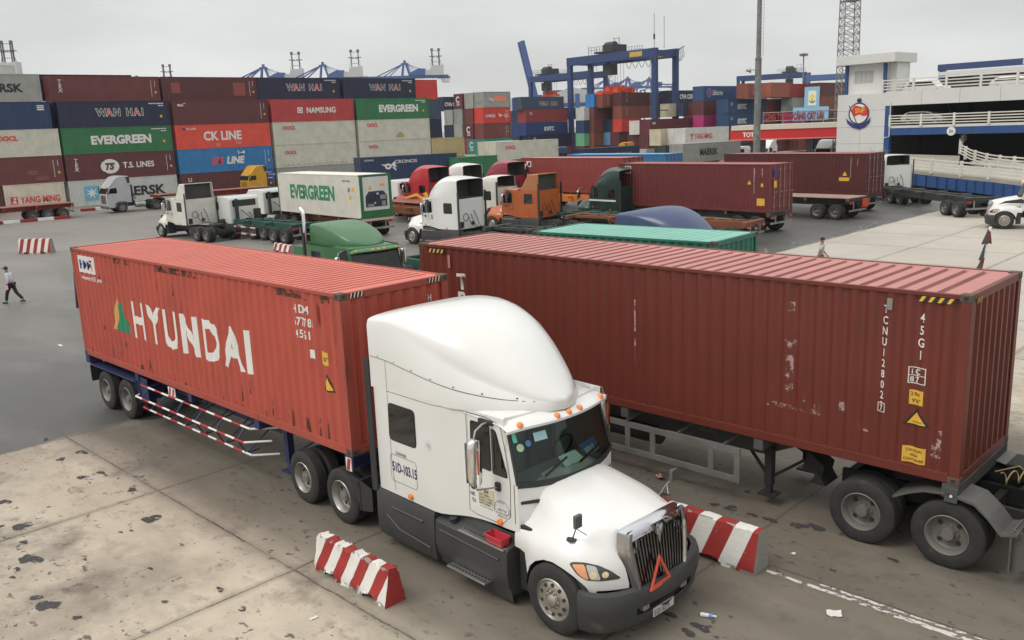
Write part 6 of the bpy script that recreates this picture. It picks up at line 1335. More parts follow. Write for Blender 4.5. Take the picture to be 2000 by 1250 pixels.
o=blk(2,4,0,C_NAMS,'faded red container with white NAMSUNG lettering'); mark(o,poly_mesh([[(3.7,1.1),(4.45,1.1),(4.45,1.85),(3.7,1.85)]]),0,0,WMARK,corr=None,name='logo'); mark(o,ribbon([(4.08+.22*math.cos(a),1.47+.22*math.sin(a)) for a in np.linspace(0,6.3,16)],.08),0,0,C_NAMS,corr=None,off=.01,name='logo'); T(o,'NAMSUNG',5.0,1.12,.72,bold=.05,xs=.9)
o=blk(2,5,1,C_NAVY,'navy container with outlined WAN HAI lettering, top tier left of another alike',shift=-.4); wanhai(o,4.2); code(o,v=False)
blk(3,1,0,C_GREY,'grey container on the ground hidden behind the navy CRONOS one')
o=blk(3,2,0,C_OOCL,'pale grey container with red OOCL mark just above the navy CRONOS one'); T(o,'OOCL',1.5,1.9,.42,RMARK,bold=.06)
o=blk(3,3,0,C_OOCL,'pale grey container with red OOCL mark below the green EVERGREEN one at centre left'); T(o,'OOCL',1.5,1.95,.45,RMARK,bold=.06); mark(o,poly_mesh([[(6.2,.4),(7.6,.35),(7.4,.9),(6.9,1.1),(6.4,.8)]]),0,0,mat('yellow_stain',(.38,.29,.13),.8),corr=None,name='stain')
o=blk(3,4,0,C_GREEN,'green container with white EVERGREEN lettering, fourth tier right of NAMSUNG'); T(o,'EVERGREEN',3.6,1.05,.95,bold=.07,xs=.96); code(o,v=False)
o=blk(3,5,1,C_NAVY,'navy container with outlined WAN HAI lettering, rightmost of the top tier',shift=-.3); wanhai(o,4.3); code(o,v=False)
blk(2,4,1,C_BROWN,'brown container behind the NAMSUNG one',shift=-.2); 
for t_ in (1,2,3,4): blk(4,t_,2.0,(C_BLUE,C_NAVY,C_NAVY,C_SLATE)[t_-1],('blue container at ground level','navy container in the second tier','navy container in the third tier','slate blue container in the fourth tier')[t_-1]+' beside the right end of the OOCL stack',L=6.06,shift=-.4)
blk(4,5,2.0,C_RED,'bright red container standing right of the top WAN HAI container',L=6.06,shift=-.9)
blk(4,1,0,C_BROWN,'brown container under the beige one',L=6.06)
o=blk(4,2,0,C_BEIGE,'beige container with stained lower edge right of the OOCL stack',L=6.06,shift=-.3,door=1)
# leftmost column
o=blk(-1,1,0,C_YM,'short pale container with red YANG MING lettering above the red flatbed',L=6.06,shift=6.13,H=2.59+.31); T(o,'YANG MING',1.5,.85,.72,RMARK,bold=.03,xs=.72); mark(o,poly_mesh([[(.55,.8),(1.25,.8),(1.25,1.6),(.55,1.6)]]),0,0,RMARK,corr=None,name='logo'); mark(o,poly_mesh([[(.65,1.5),(.85,1.5),(.9,1.2),(.65,.9),(1.15,.9),(.95,1.2),(1.15,1.5)]]),0,0,WMARK,corr=None,off=.01,name='logo')
blk(-1,1,0,C_BROWN,'short brown container left of the YANG MING one',L=6.06,shift=-.1)
o=blk(-1,2,0,C_BROWN2,'red-brown container directly above the short YANG MING one',shift=.2); mark(o,poly_mesh([[(8.6,.9),(9.5,.9),(9.5,1.4),(8.6,1.4)],[(9.2,.3),(10.6,.3),(10.6,.7),(9.2,.7)]]),0,0,mat('faded_letter_patch',srgb(130,78,74),.7,var=.3,vscale=8),corr=None,name='paint_patch'); code(o)
o=blk(-1,3,0,C_OOCL,'pale grey container with red OOCL mark at the left edge of the photo',shift=.2); T(o,'OOCL',6.1,1.75,.5,RMARK,bold=.06)
o=blk(-1,4,0,C_BLUE,'plain blue container at the left edge above the OOCL one',shift=-.3); mark(o,poly_mesh([[(10.9,2.0+.2*k),(11.6,2.0+.2*k),(11.6,2.12+.2*k),(10.9,2.12+.2*k)] for k in range(3)]),0,0,WMARK,corr=None,name='serial_number')
o=blk(-1,5,0,C_GREY,'weathered grey container with black MAERSK lettering at upper left',shift=-.9); T(o,'MAERSK',5.6,1.05,.85,BMARK,bold=.05,xs=1.1)
blk(-1,5,3,colr(60,150,90),'green container end far behind the grey MAERSK one',L=6.06,shift=2.2,z=13.6,H=2.6); blk(-1,5,3,C_WHITE,'cream container end beside the distant green one at upper left',L=2.4,shift=8.4,z=13.4,H=2.6)
# ------------------------------------------------------------------ far blocks
def at(px,Y,z):
    y=250-(px-1000)*.04-(z-CZ)*F/Y; p=None
    for _ in range(4):
        X=atY(px,y,Y).x; q=PX((X,Y,z)); y=q[1]
    return X
def far(px,Y,z,m,label,L=6.06,h=2.59,door=None,Wd=2.44):
    X=at(px,Y,z+h/2); return container((X,Y,z),YARD,m,label,L=L,H=h,door=door,W=Wd,group='containers stacked in the far blocks')
def ez(t,h=2.59): return (t-1)*h
def cee(o,L=6.06):   # white open ring logo on the left end
    mark(o,ribbon([(1.2+.45*math.cos(a),1.6+.45*math.sin(a)) for a in np.linspace(.6,5.7,16)],.2),0,0,WMARK,'left',corr=None,off=.01,name='logo'); T(o,'CAI',.75,.6,.4,face='left')
Y1=152
for k,(c_,lb) in enumerate(((colr(120,60,56),'brown container in the third tier under the HAMBURG one'),(C_RED,'bright red container with white HAMBURG SUD lettering'),(C_GREY,'grey container with ribbed doors and orange label panel, top of the middle block'))):
    o=far(944,Y1,ez(3+k),c_,lb,door=0 if k==2 else None,L=6.06)
    if k==1: T(o,'HAMBURG',.5,.95,.5,xs=.65); T(o,'SUD',4.6,.95,.5,xs=.65); mark(o,poly_mesh([[(3.3,1.7),(3.9,1.35),(4.6,1.2),(4.0,1.2),(3.6,.9),(3.7,1.2),(3.3,1.0),(3.55,1.35)]]),0,0,WMARK,corr=None,name='logo')
    if k==2: mark(o,poly_mesh([[(2.4,1.0),(4.9,1.0),(4.9,1.85),(2.4,1.85)]]),0,0,mat('salmon_panel',srgb(226,130,104),.6),corr=None,name='logo_panel'); T(o,'T&J',1.2,1.1,.5)
    else: code(o,6.06,2.59)
o=far(948,Y1-3,ez(2),C_TEAL,'teal container end with white ring logo, right of two alike'); cee(o); far(948,Y1-3,0,C_TEAL,'teal container at ground level under the right ring logo one')
o=far(930,Y1+1,ez(2),C_TEAL,'teal container end with white ring logo, left of two alike'); cee(o)
for k,(c_,lb) in enumerate(((C_DRED,'brown container end left of the ground-level grey one'),(colr(96,44,52),'maroon container end with white ring logo beside the brown stack'),(C_BROWN2,'brown container end left of the bright red one'),(C_GREY,'plain grey container end at the top, left of the ribbed doors'))):
    o=far(924,Y1+2,ez(2+k),c_,lb); 
    if k==1: cee(o)
for k,(c_,lb) in enumerate(((C_GREY,'grey container end, third tier, right of a navy one'),(colr(140,146,136),'greenish grey container end in the fourth tier'),(colr(96,44,52),'maroon container end with white ring logo, top left of the middle block'))):
    o=far(903,Y1+4,ez(3+k),c_,lb)
    if k==2: cee(o)
for k,(c_,lb) in enumerate(((C_NAVY,'navy container end between the bright red stack and the grey one'),(C_GREY,'pale grey container end in the fourth tier left of the middle block'))): far(884,Y1+6,ez(3+k),c_,lb)
o=far(866,Y1+16,ez(5),C_NAVY,'dark navy container with white CMA CGM lettering left of the middle block',L=12.19); T(o,'CMA CGM',.3,.9,.7,bold=.05,xs=.8)
o=far(968,125,ez(2)-.2,C_OOCL,'pale grey container with red OOCL mark in front of the middle block',L=12.19); T(o,'OOCL',1.8,1.5,.5,RMARK,bold=.05); far(968,125,-.2+.004,C_BROWN,'brown container below the OOCL one of the middle block',L=12.19)
far(953,132,ez(2)-.2,C_OOCL,'pale container end beside the OOCL container of the middle block')
o=far(896,106,1.05,C_GREEN,'green container on a trailer right of the navy CRONOS one',L=6.06)
# block with the WAN HAI top
Y2=185
for k,(c_,lb,L) in enumerate(((C_DRED,'maroon container at ground level behind the small blue lorry',12.19),(C_NAVY,'dark navy container below the KMTC one',12.19),(colr(34,58,112),'blue container with white KMTC lettering left of the crane leg',12.19),(C_DRED,'maroon container with white codes under the distant WAN HAI one',12.19),(C_SLATE,'slate container with WAN HAI lettering in the distance',12.19))):
    o=far((1040,1034,1027,1026,1018)[k],Y2,ez(k+1),c_,lb,L=L)
    if k==2: T(o,'KMTC',5.2,.8,.85,bold=.06,xs=.9)
    if k==4: wanhai(o,5.0,.8,.8)
    if k in (1,3): T(o,'CL',1.2,1.6,.5)
for k,c_ in enumerate((C_NAVY,C_BLUE,colr(34,58,112),C_BLUE,colr(40,84,150))): far(1015,Y2+4,ez(k+1),c_,'%s container end column left of the KMTC block, %s'%(('navy','blue','royal blue','blue','bright blue')[k],('ground tier','second tier','third tier','fourth tier','top tier')[k]))
for k,c_ in enumerate((C_BROWN,C_BROWN,C_SLATE,C_BROWN,C_MGREY)): far(1001,Y2+8,ez(k+1),c_,'%s container end right of the HAMBURG block, %s'%(('brown','brown','slate','brown','pale grey')[k],('ground tier','second tier','third tier','fourth tier','top tier')[k]))
far(1098,Y2+14,ez(4)+.4,C_NAVY,'navy container right of the distant WAN HAI one',L=12.19); 
# ends under the gantry crane
Y3=184
for px,cols,lbs in ((1141,(C_BROWN,C_LGREEN,C_BLUE,C_MGREY),('brown','pale green','blue','pale grey')),(1160,(C_TAN,C_TAN,colr(116,64,56),C_BROWN2,colr(44,120,184)),('tan','tan','brown','reddish brown','vivid blue')),(1196,(C_BROWN,C_LBLUE,C_NAVY),('brown','light blue','navy'))):
    for k,c_ in enumerate(cols): far(px,Y3,ez(k+1),c_,'%s container end under the big gantry crane, %s'%(lbs[k],('ground tier','second tier','third tier','fourth tier','top tier')[k]),L=6.06 if px!=1160 else 12.19)
far(1100,Y3+20,ez(1),C_DRED,'dark red container beyond the left gantry leg',L=12.19); far(1100,Y3+20,ez(2),C_DRED,'dark red container in the second tier beyond the left gantry leg',L=12.19)
for k,(px,c_,L,lb) in enumerate(((1211,C_BROWN,6.06,'brown container at ground level right of the light blue end'),(1209,colr(92,44,46),6.06,'dark brown container below the bright red one under the crane'),(1214,C_RED,6.06,'bright red container under the crane, third tier'),(1214,C_TAN,12.19,'tan container with vertical code, fourth tier under the crane'),(1214,colr(82,44,46),12.19,'dark brown container at the top beside the lifted one'))):
    o=far(px,Y3-2,ez(k+1),c_,lb,L=L); 
    if k>2: vtxt(o,'TRITON',1.6,2.1,.22,corr=None)
far(1283,Y3+6,ez(4),C_TAN,'tan container right of the crane leg, fourth tier'); far(1270,Y3+6,ez(5),C_DRED,'dark red container right of the crane leg, top tier')
far(1318,Y3+22,ez(5),colr(150,176,120),'pale green container end between the crane legs')
o=far(1177,Y3-1,ez(4)+2.35,C_TAN,'tan container hanging from the orange spreader of the big gantry crane',L=12.19); vtxt(o,'TRITON',1.6,2.1,.24,corr=None)
LIFT=o
o=far(1248,168,ez(3)-.5,C_WHITE,'white container end in the third tier right of the bright red one'); far(1245,170,ez(2)-.4,colr(96,44,46),'maroon container below the white end'); far(1240,172,-.1,C_BROWN,'maroon container on the ground right of the yellow cab')
o=far(1270,160,ez(3)-.7,colr(98,44,50),'long maroon container with pale roof left of the magenta one',L=12.19,h=2.9); T(o,'tex',.6,2.0,.5); far(1266,160,ez(2)-.7,colr(92,46,46),'maroon container below the long one with pale roof',L=6.06); far(1262,158,-.0,C_MGREY,'rounded pale container end at ground level under the maroon ones',L=6.06,h=2.2)
o=far(1306,184,ez(5)+.1,C_NAVY,'dark navy container with white CMA CGM lettering right of the crane',L=12.19,door=0); T(o,'CMA CGM',3.6,.9,.9,bold=.06,xs=.8)
for px,c_,lb in ((1308,C_CREAM,'cream'),(1334,C_SLATE,'slate blue'),(1352,C_BROWN,'brown')): far(px,180,ez(4)-.0,c_,lb+' container end in the fourth tier right of the crane legs')
far(1354,178,ez(3),C_BROWN2,'brown container end left of the magenta container')
Y4=163
for px,t_,c_,L,lb in ((1374,5,colr(48,74,118),12.19,'blue container with cursive white lettering and round emblem'),(1374,4,C_BROWN,12.19,'brown container between the cursive blue one and the magenta one'),(1374,3,C_MAG,12.19,'magenta container with a white rectangle mark'),(1374,2,C_NAVY,12.19,'navy container below the magenta one'),(1374,1,C_BROWN,12.19,'brown container on the ground behind the YANG MING reefers')):
    o=far(px,Y4+2,ez(t_),c_,lb,L=L)
    if t_==5: T(o,'Safmarine',2.6,.95,.95,bold=.02,xs=.62,shear=.35); mark(o,ribbon([(1.7+.55*math.cos(a),1.35+.7*math.sin(a)) for a in np.linspace(0,6.3,20)],.06),0,0,WMARK,corr=None,name='emblem'); mark(o,poly_mesh([[(1.4,1.1),(2.0,1.1),(2.0,1.6),(1.4,1.6)]]),0,0,RMARK,corr=None,name='emblem')
    if t_==3: mark(o,ribbon([(4.6,.6),(5.3,.6),(5.3,2.1),(4.6,2.1),(4.6,.5)],.2),0,0,WMARK,corr=None,name='logo')
for px,t_,c_,L,lb in ((1427,1,C_NAVY,12.19,'dark navy container with CMA CGM lettering at ground level left of the pole'),(1421,2,C_DRED,12.19,'dark red container left of the red canopy'),(1421,3,colr(40,70,108),12.19,'blue container with KMTC lettering, lower of two'),(1421,4,colr(40,68,104),12.19,'blue container with KMTC lettering, upper of two'),(1461,5,C_TAN,12.19,'tan container with vertical code left of the tall pole'),(1506,5,colr(150,84,62),6.06,'orange-brown container just right of the tall pole')):
    o=far(px,Y4-2,ez(t_),c_,lb,L=L)
    if t_ in (3,4) : T(o,'KMTC',3.0,.85,.85,bold=.07,xs=.85,shear=.2); T(o,'U',1.0,1.5,.5)
    if t_==1: T(o,'CMA CGM',3.6,1.0,.6,bold=.05,xs=.7)
    if px==1461: vtxt(o,'TRITON',1.6,2.1,.24,corr=None)
for px,t_,c_,L,lb in ((1483,4,colr(116,54,52),12.19,'red-brown container right of the pole, fourth tier'),(1483,3,C_TAN,12.19,'tan container behind the red rooftop letters'),(1548,4,colr(146,152,146),12.19,'grey-green container beside the blue emblem board'),(1548,3,C_MAG,12.19,'magenta container behind the emblem board'),(1607,4,C_TAN,6.06,'tan container left of the car park tower'),(1600,5,C_BROWN,12.19,'dark brown container highest beside the car park tower'),(1607,3,C_BROWN,12.19,'brown container behind the end of the rooftop letters'),(1530,5,C_NAVY,6.06,'navy container end beyond the orange-brown one'),(1545,5,C_DRED,6.06,'maroon container in the top tier left of the emblem board'),(1520,1,C_BROWN2,12.19,'brown container below the red canopy at left'),(1560,1,C_TAN,12.19,'tan container below the red canopy'),(1612,1,C_NAVY,6.06,'navy container end by the car park wall'),(1540,2,C_MGREY,12.19,'pale container half hidden by the canopy'),(1590,2,colr(90,140,160),12.19,'pale blue container half hidden by the canopy')):
    o=far(px,Y4+8,ez(t_) if t_>2 else ez(t_)+.4,c_,lb,L=L)
# white refrigerated boxes and their row
for px,lb in ((1290,'white refrigerated container end, leftmost of a row of three'),(1315,'white refrigerated container end, middle of a row of three')): far(px,152,2.9,C_CREAM if px==1290 else C_WHITE,lb,h=2.75)
o=far(1338,149,2.9,C_WHITE,'white container with red YANG MING lettering right of two white ends',L=12.19,h=2.75); T(o,'YANG MING',2.6,.9,.9,RMARK,bold=.03,xs=.7); T(o,'Y',1.5,.9,.9,RMARK,bold=.08)
far(1300,151,.0,colr(60,62,60),'dark grey container supporting the white refrigerated row',L=12.19,h=2.88)
o=far(1333,122,1.2,C_GREY,'grey container with black MAERSK lettering on a trailer',L=12.19,door=0); o.rotation_euler=(0,0,R(36)); T(o,'MAERSK',3.5,.9,.9,BMARK,bold=.05,xs=.8)
o=far(1140,128,.9,C_NAVY,'dark navy container with WAN HAI lettering behind the sky-blue one',L=12.19); wanhai(o,5.0,.9,.8)
# far small lorries
def farcab(px,py,z,yaw,label,m,kind='coe',**k):
    g=G(px,py,z) if z<6 else None; return coe(Vector((g.x,g.y,0)),yaw,label,m,tandem=False,rails=False,**k)
farcab(1030,302,1.0,AWAY,'white lorry cab right of the OOCL container of the middle block',WHITE,hi=True)
farcab(1068,306,1.0,R(220),'white bonnet and cab just left of the dark blue cab',WHITE)
BLD=newmat(srgb(38,62,100),'dark_blue_lorry',.15); farcab(1092,322,.8,AWAY,'dark blue tall lorry cab left of the sky-blue container',BLD,hi=True)
farcab(1222,303,1.4,AWAY,'yellow lorry cab seen from behind above the sky-blue container',YEL,hi=True,rearwin=False)
farcab(1384,316,.8,AWAY,'tall white lorry cab right of the grey MAERSK container',WHITE,hi=True)
farcab(1444,312,.9,R(215),'white and black lorry cab left of the tall pole',WHITE,dark=BLACKP)
o=farcab(1497,306,1.2,R(220),'white lorry cab with blue door panel right of the tall pole',WHITE,hi=True); b=MB(); b.box(-.7,.3,1.205,1.215,1.2,2.0); b.build('door_panel',NAVY,o)
farcab(1617,308,1.2,R(220),'white lorry cab against the car park wall',WHITE,hi=True)
BEI=newmat(srgb(206,186,150),'beige_lorry',.15); farcab(985,328,1.0,AWAY,'beige lorry cab with roof lamps behind the maroon lorry',BEI,hi=True)
# ------------------------------------------------------------------ direction sign
g=G(503,380,0); SG=thing('direction_sign','small blue sign with white text and arrow left of the reefer container','sign',Vector((g.x,g.y,0)),R(20))
b=MB(); b.cyl((0,0,0),(0,0,2.2),.05,8); b.cyl((2.1,0,0),(2.1,0,2.2),.05,8); b.build('post',STEEL,SG); b=MB(); b.box(-.15,2.3,-.04,0,1.7,3.0); bd=b.build('board',mat('sign_blue',(.015,.05,.30),.5),SG)
for s,z,h in (('HUONG RA CONG C',2.6,.2),('CONG RA VAO PHU HUU',2.3,.2)):
    q=text_mesh(s,h,.02,.75); q.transform(Matrix(((1,0,0,0),(0,0,-1,-.05),(0,1,0,z),(0,0,0,1)))); q.materials.append(WMARK); oo=bpy.data.objects.new('lettering',q); COL.objects.link(oo); oo.parent=bd
b=MB(); b.add([(.2,-.05,1.98),(.6,-.05,1.84),(.6,-.05,1.93),(2.0,-.05,1.93),(2.0,-.05,2.03),(.6,-.05,2.03),(.6,-.05,2.12)],[(0,1,2,3,4,5,6)]); b.build('arrow',WMARK,bd,fix=False)
# red and white kerb blocks at the foot of the left block
for i in range(12):
    p=G(165,413)+YU*(i*1.45-.3); b=MB(); b.box(0,1.4,0,.4,0,.28); o=b.build('kerb_block',[REDW,STW][i%2],None,bevel=.02); o.location=p; o.rotation_euler=(0,0,YARD); tag(o,('red' if i%2==0 else 'white')+' painted kerb block in the row at the foot of the left container block','kerb block','painted kerb blocks in front of the left block, alternately red and white')
for i in range(5):
    p=G(20,437)+YU*(i*1.45-2); b=MB(); b.box(0,1.4,0,.4,0,.28); o=b.build('kerb_block',[REDW,STW][i%2],None,bevel=.02); o.location=p; o.rotation_euler=(0,0,YARD); tag(o,('red' if i%2==0 else 'white')+' painted kerb block beneath the red flatbed at far left','kerb block','painted kerb blocks under the red flatbed, alternately red and white')
# ------------------------------------------------------------------ gantry cranes over the blocks
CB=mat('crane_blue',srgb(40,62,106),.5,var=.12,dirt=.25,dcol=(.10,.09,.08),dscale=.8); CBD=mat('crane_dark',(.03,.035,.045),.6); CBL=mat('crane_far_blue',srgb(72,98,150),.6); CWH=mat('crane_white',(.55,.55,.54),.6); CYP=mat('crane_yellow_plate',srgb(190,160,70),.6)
def rtg(loc,yaw,label,span=23.5,H=21.,gauge=6.4,trolley=.45,m=CB,plates=True,hoist=None,det=True):
    r=thing('gantry_crane',label,'gantry crane',loc,yaw,'rubber-tyred gantry cranes above the far blocks')
    for y in (0,gauge):
        b=MB(); b.box(-.6,span+.6,y-.45,y+.45,H-1.7,H); b.build('girder',m,r,bevel=.04)
        if plates: b=MB(); b.box(span*.74,span*.88,y-.47,y-.455,H-1.3,H-.35); b.build('yellow_plate',CYP,r)
        for x in (0,span): b=MB(); b.box(x-.55,x+.55,y-.42,y+.42,1.6,H-1.702); b.build('leg',m,r,bevel=.04)
    for x in (0,span):
        b=MB(); b.box(x-.5,x+.5,.43,gauge-.43,H-1.5,H-.4); b.box(x-.45,x+.45,-.8,gauge+.8,1.0,1.6); b.build('end_beam',m,r)
        for y in (-.3,gauge+.3):
            b=MB(); b.lathe([(-.35,0),(-.35,.6),(-.25,.78),(.25,.78),(.35,.6),(.35,0)],(x,y,.78),axis='x',n=18); b.build('wheel',RUBBER,r)
    b=MB(); b.box(span-.1,span+.1,.42,gauge-.42,9.0,9.2); b.box(span-.05,span+.05,.42,gauge-.42,H-7,H-6.8); b.build('tie_bar',m,r)
    tx_=span*trolley; t=MB(); t.box(tx_-2.2,tx_+2.6,-.5,gauge+.5,H+.15,H+.5); t.box(tx_-1.1,tx_+1.6,1.0,gauge-1.0,H+.5,H+1.9); t.lathe([(-1.2,0),(-1.2,.9),(1.2,.9),(1.2,0)],(tx_+.1,gauge*.35,H+1.6),axis='x',n=16); tr=t.build('trolley',CBD,r)
    rl=MB()
    for y in (-.5,gauge+.5):
        for i in range(12): rl.cyl((tx_-3.6+i*.75,y,H+.2),(tx_-3.6+i*.75,y,H+1.5),.04,4)
        for z in (.9,1.5): rl.cyl((tx_-3.6,y,H+z),(tx_+4.65,y,H+z),.04,4)
    for x in (tx_+3,tx_+4.4): rl.cyl((x,0,H),(x,0,H+2.9),.06,4)
    rl.cyl((tx_+3,0,H+2.7),(tx_+4.4,0,H+2.7),.05,4); rl.build('trolley_railing',CBD,r)
    c_=MB(); c_.box(tx_-1.0,tx_+1.3,.8,2.8,H-4.2,H-2.0); c_.box(tx_-.3,tx_+.3,1.2,1.8,H-2.0,H+.2); c_.build('operator_cabin',CBD,r)
    if hoist is not None:
        s_=MB(); s_.box(tx_-3,tx_+3.2,gauge*.5-.8,gauge*.5+.8,hoist,hoist+.5); 
        for x in (-1.6,-.4,1.0,2.0): s_.box(tx_+x-.35,tx_+x+.35,gauge*.5-.6,gauge*.5+.6,hoist+.5,hoist+1.3)
        s_.build('spreader',mat('spreader_orange',srgb(206,74,44),.6),r)
        for x in (-1.2,-.3,.6,1.5): 
            for y in (gauge*.3,gauge*.7): q=MB(); q.cyl((tx_+x,y,H),(tx_+x,y,hoist+1),.03,4); q.build('hoist_rope',CBD,r)
    if det:
        fe=MB()
        for k in range(5):
            x0=span*.70+k*1.7; fe.tube([(x0+1.7*i/8,-.55,H-1.9-1.6*math.sin(math.pi*i/8)) for i in range(9)],.05,4)
        fe.build('festoon_cable',CBD,r)
        a=MB(); a.cyl((span-.1,0,H),(span-.1,0,H+6.5),.05,5); a.cyl((span-.1,0,H+1.6),(span-.1,0,H+2.6),.18,6); a.cyl((span,gauge*.45,H),(span,gauge*.45,H+6.0),.05,5); a.cyl((span+.6,gauge,H-.3),(span+2.2,gauge,H+.3),.08,5)
        for k in range(3): a.tube([(span+1.0+.4*k,gauge,H+.1),(span+1.4+.4*k,gauge,H-1.5),(span+.6+.3*k,gauge,H-2.5)],.05,4)
        a.build('antenna',CBD,r)
        w=MB(); w.tube([(1.2+.9*math.cos(i*.5),gauge-.4,3.0+i*.35+.3*math.sin(i)) for i in range(26)],.10,5); w.lathe([(-.2,0),(-.2,1.5),(.2,1.5),(.2,0)],(span-.9,gauge+.5,5.2),axis='y',n=14); w.build('cable_reel',CBD,r)
        st=MB()
        for k in range(20): st.cyl((-.75,-.5,2+k*.85),(-.75,.5,2+k*.85),.03,4)
        st.cyl((span-.7,-.52,1.6),(span-.7,-.52,H-2),.04,4); st.build('ladder',STEEL,r)
    return r
X_=at(1113,196,20); G1=rtg((X_,196,0),CROSS,'big blue gantry crane with yellow plates lifting a tan container, nearest crane',hoist=13.3,trolley=.42)
sp_=[c for c in G1.children if c.name.startswith('spreader')][0]
X_=at(1036,262,20); rtg((X_,262,0),CROSS,'second blue gantry crane standing behind the left leg of the nearest one',hoist=15.2,trolley=.2,plates=False)
X_=at(1442,330,19); rtg((X_,330,0),R(-30),'small distant blue gantry crane right of the cursive-lettered blue container',hoist=None,trolley=.75,plates=False,det=False,H=22)
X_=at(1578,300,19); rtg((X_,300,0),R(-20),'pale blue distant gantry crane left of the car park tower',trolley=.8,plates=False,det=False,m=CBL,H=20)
# lifting spreader on the hanging box
b=MB(); b.box(0,12.0,.2,2.2,2.62,3.0); b.box(.5,2.2,.3,2.1,3.0,3.3)
for x in (2.6,5.2,7.4,9.6): b.box(x,x+1.0,.6,1.8,3.0,4.0)
o=b.build('container_spreader',mat('spreader_orange',srgb(206,74,44),.6),None); o.location=LIFT.location; o.rotation_euler=LIFT.rotation_euler; tag(o,'orange spreader gripping the tan container under the big gantry crane','spreader')
# ------------------------------------------------------------------ quay cranes beyond
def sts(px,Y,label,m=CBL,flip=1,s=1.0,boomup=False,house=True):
    X=at(px,Y,40); r=thing('quay_crane',label,'quay crane',(X,Y,0),R(10),'ship-to-shore cranes on the quay behind the blocks'); r.scale=(s,)*3
    a=MB()
    for y in (-6,6):
        for x0 in (-7,7): a.beam((x0,y,0),(x0*.85,y,34),1.3,1.1)
        a.beam((-7,y,15),(7,y,15),1.1,1.1)
    for x0 in (-6,6): a.beam((x0,-6,34),(x0,6,34),1.1,1.1); a.beam((x0,-6,15),(x0,6,15),1,1)
    a.build('portal',m,r)
    b=MB(); b.beam((-22,-2,34),(23,-2,34),.9,1.4); b.beam((-22,2,34),(23,2,34),.9,1.4); b.build('boom',m,r)
    t=MB()
    for y in (-2.5,2.5): t.beam((-2,y,34.5),(-.7,y*.5,43.2),.8,.8); t.beam((3.4,y,34.5),(.7,y*.5,43.2),.8,.8)
    t.box(-1.9,1.9,-1.4,1.4,42.8,43.6); t.box(-.7,.7,-.7,.7,43.6,45.0); t.build('apex_tower',m,r)
    q=MB()
    for x in (-20,-15,-11): q.beam((-1,-1,43.2),(x,-1.8,34.8),.45,.45); q.beam((-1,1,43.2),(x,1.8,34.8),.4,.4)
    for x in (5.5,9,15,22): q.beam((1,0,43.2),(x,0,35.2),.24,.24)
    q.build('stay',m,r)
    h=MB(); h.prism([(1.5,34.6),(10.4,34.6),(10.4,36.6),(11,38.0),(7,38.3),(2.4,36.2)],'y',-3,3); h.build('blue_housing',m,r)
    if house:
        h=MB(); h.box(10.5,13.2,-2.8,2.8,34.7,37.3); h.prism([(13.3,34.6),(20.5,34.6),(20.5,40.0),(18,39.6),(14.6,39.8),(13.3,38.2)],'y',-3,3); h.build('machinery_house',CWH,r)
        h=MB()
        for x in (14.9,18.6):
            for y in (-1.2,1.2): h.beam((x,y,39),(x,y,47.5),.5,.5)
            h.lathe([(-.2,0),(0,.75),(1.3,.75),(1.5,0)],(x,0,47.2),axis='z',n=8); h.box(x-1.5,x+1.5,-1.8,1.8,44.4,44.6)
        for z in (41.6,44,47.3): h.beam((14.9,0,z),(18.6,0,z),.2,.2)
        h.beam((13.6,0,39),(14.9,0,44.5),.14,.14); h.beam((20,0,39),(18.6,0,44.5),.14,.14); h.build('twin_mast',mat('mast_grey',(.12,.125,.14),.6),r)
    c=MB()
    for k in range(6): c.beam((19+k*.9,2-.7*k,34),(20+k*.7,-2+.6*k,30.5),.25,.25)
    c.box(17,24,-2,2,33.0,33.8); c.build('cable_tray',mat('mast_grey',(.12,.125,.14),.6),r)
    for ch in r.children:
        if ch.name.split('.')[0] in ('boom','blue_housing','machinery_house','twin_mast','cable_tray'): ch.location.z=2.3
    return r
for px,Y,lb in ((-70,340,'quay crane whose mast rises at the left edge above the grey MAERSK container'),(267,470,'distant quay crane above the red-brown TEX container'),(514,430,'quay crane with white house above the left WAN HAI container'),(630,430,'quay crane with white house between the two top WAN HAI containers'),(790,440,'quay crane with white house and cable basket right of the top WAN HAI container')): sts(px,Y,lb,s=.9)
for px,Y,lb in ((1185,760,'small quay crane apex seen under the big gantry crane, left'),(1226,760,'small quay crane apex seen under the big gantry crane, right'),(1268,780,'quay crane apex between the right gantry legs')): sts(px,Y,lb,house=False)
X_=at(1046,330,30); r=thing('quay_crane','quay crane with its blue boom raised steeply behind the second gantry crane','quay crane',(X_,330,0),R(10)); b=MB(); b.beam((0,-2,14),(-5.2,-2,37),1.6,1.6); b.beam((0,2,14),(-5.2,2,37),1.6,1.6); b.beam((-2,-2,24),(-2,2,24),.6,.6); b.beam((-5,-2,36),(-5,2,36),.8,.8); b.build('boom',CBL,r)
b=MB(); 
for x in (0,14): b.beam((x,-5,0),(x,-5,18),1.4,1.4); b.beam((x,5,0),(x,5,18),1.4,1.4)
b.box(-2,32,-3,3,13.5,14.8); b.box(3,12,-3,3,15,19.5); b.build('portal',CBL,r); b=MB(); b.prism([(2,15.0),(24,15.0),(24,18),(12,20.5),(2,17)],'y',-3.2,-3.05); b.box(13,24,-3,3,15,18.6); b.build('machinery_house',CWH,r)
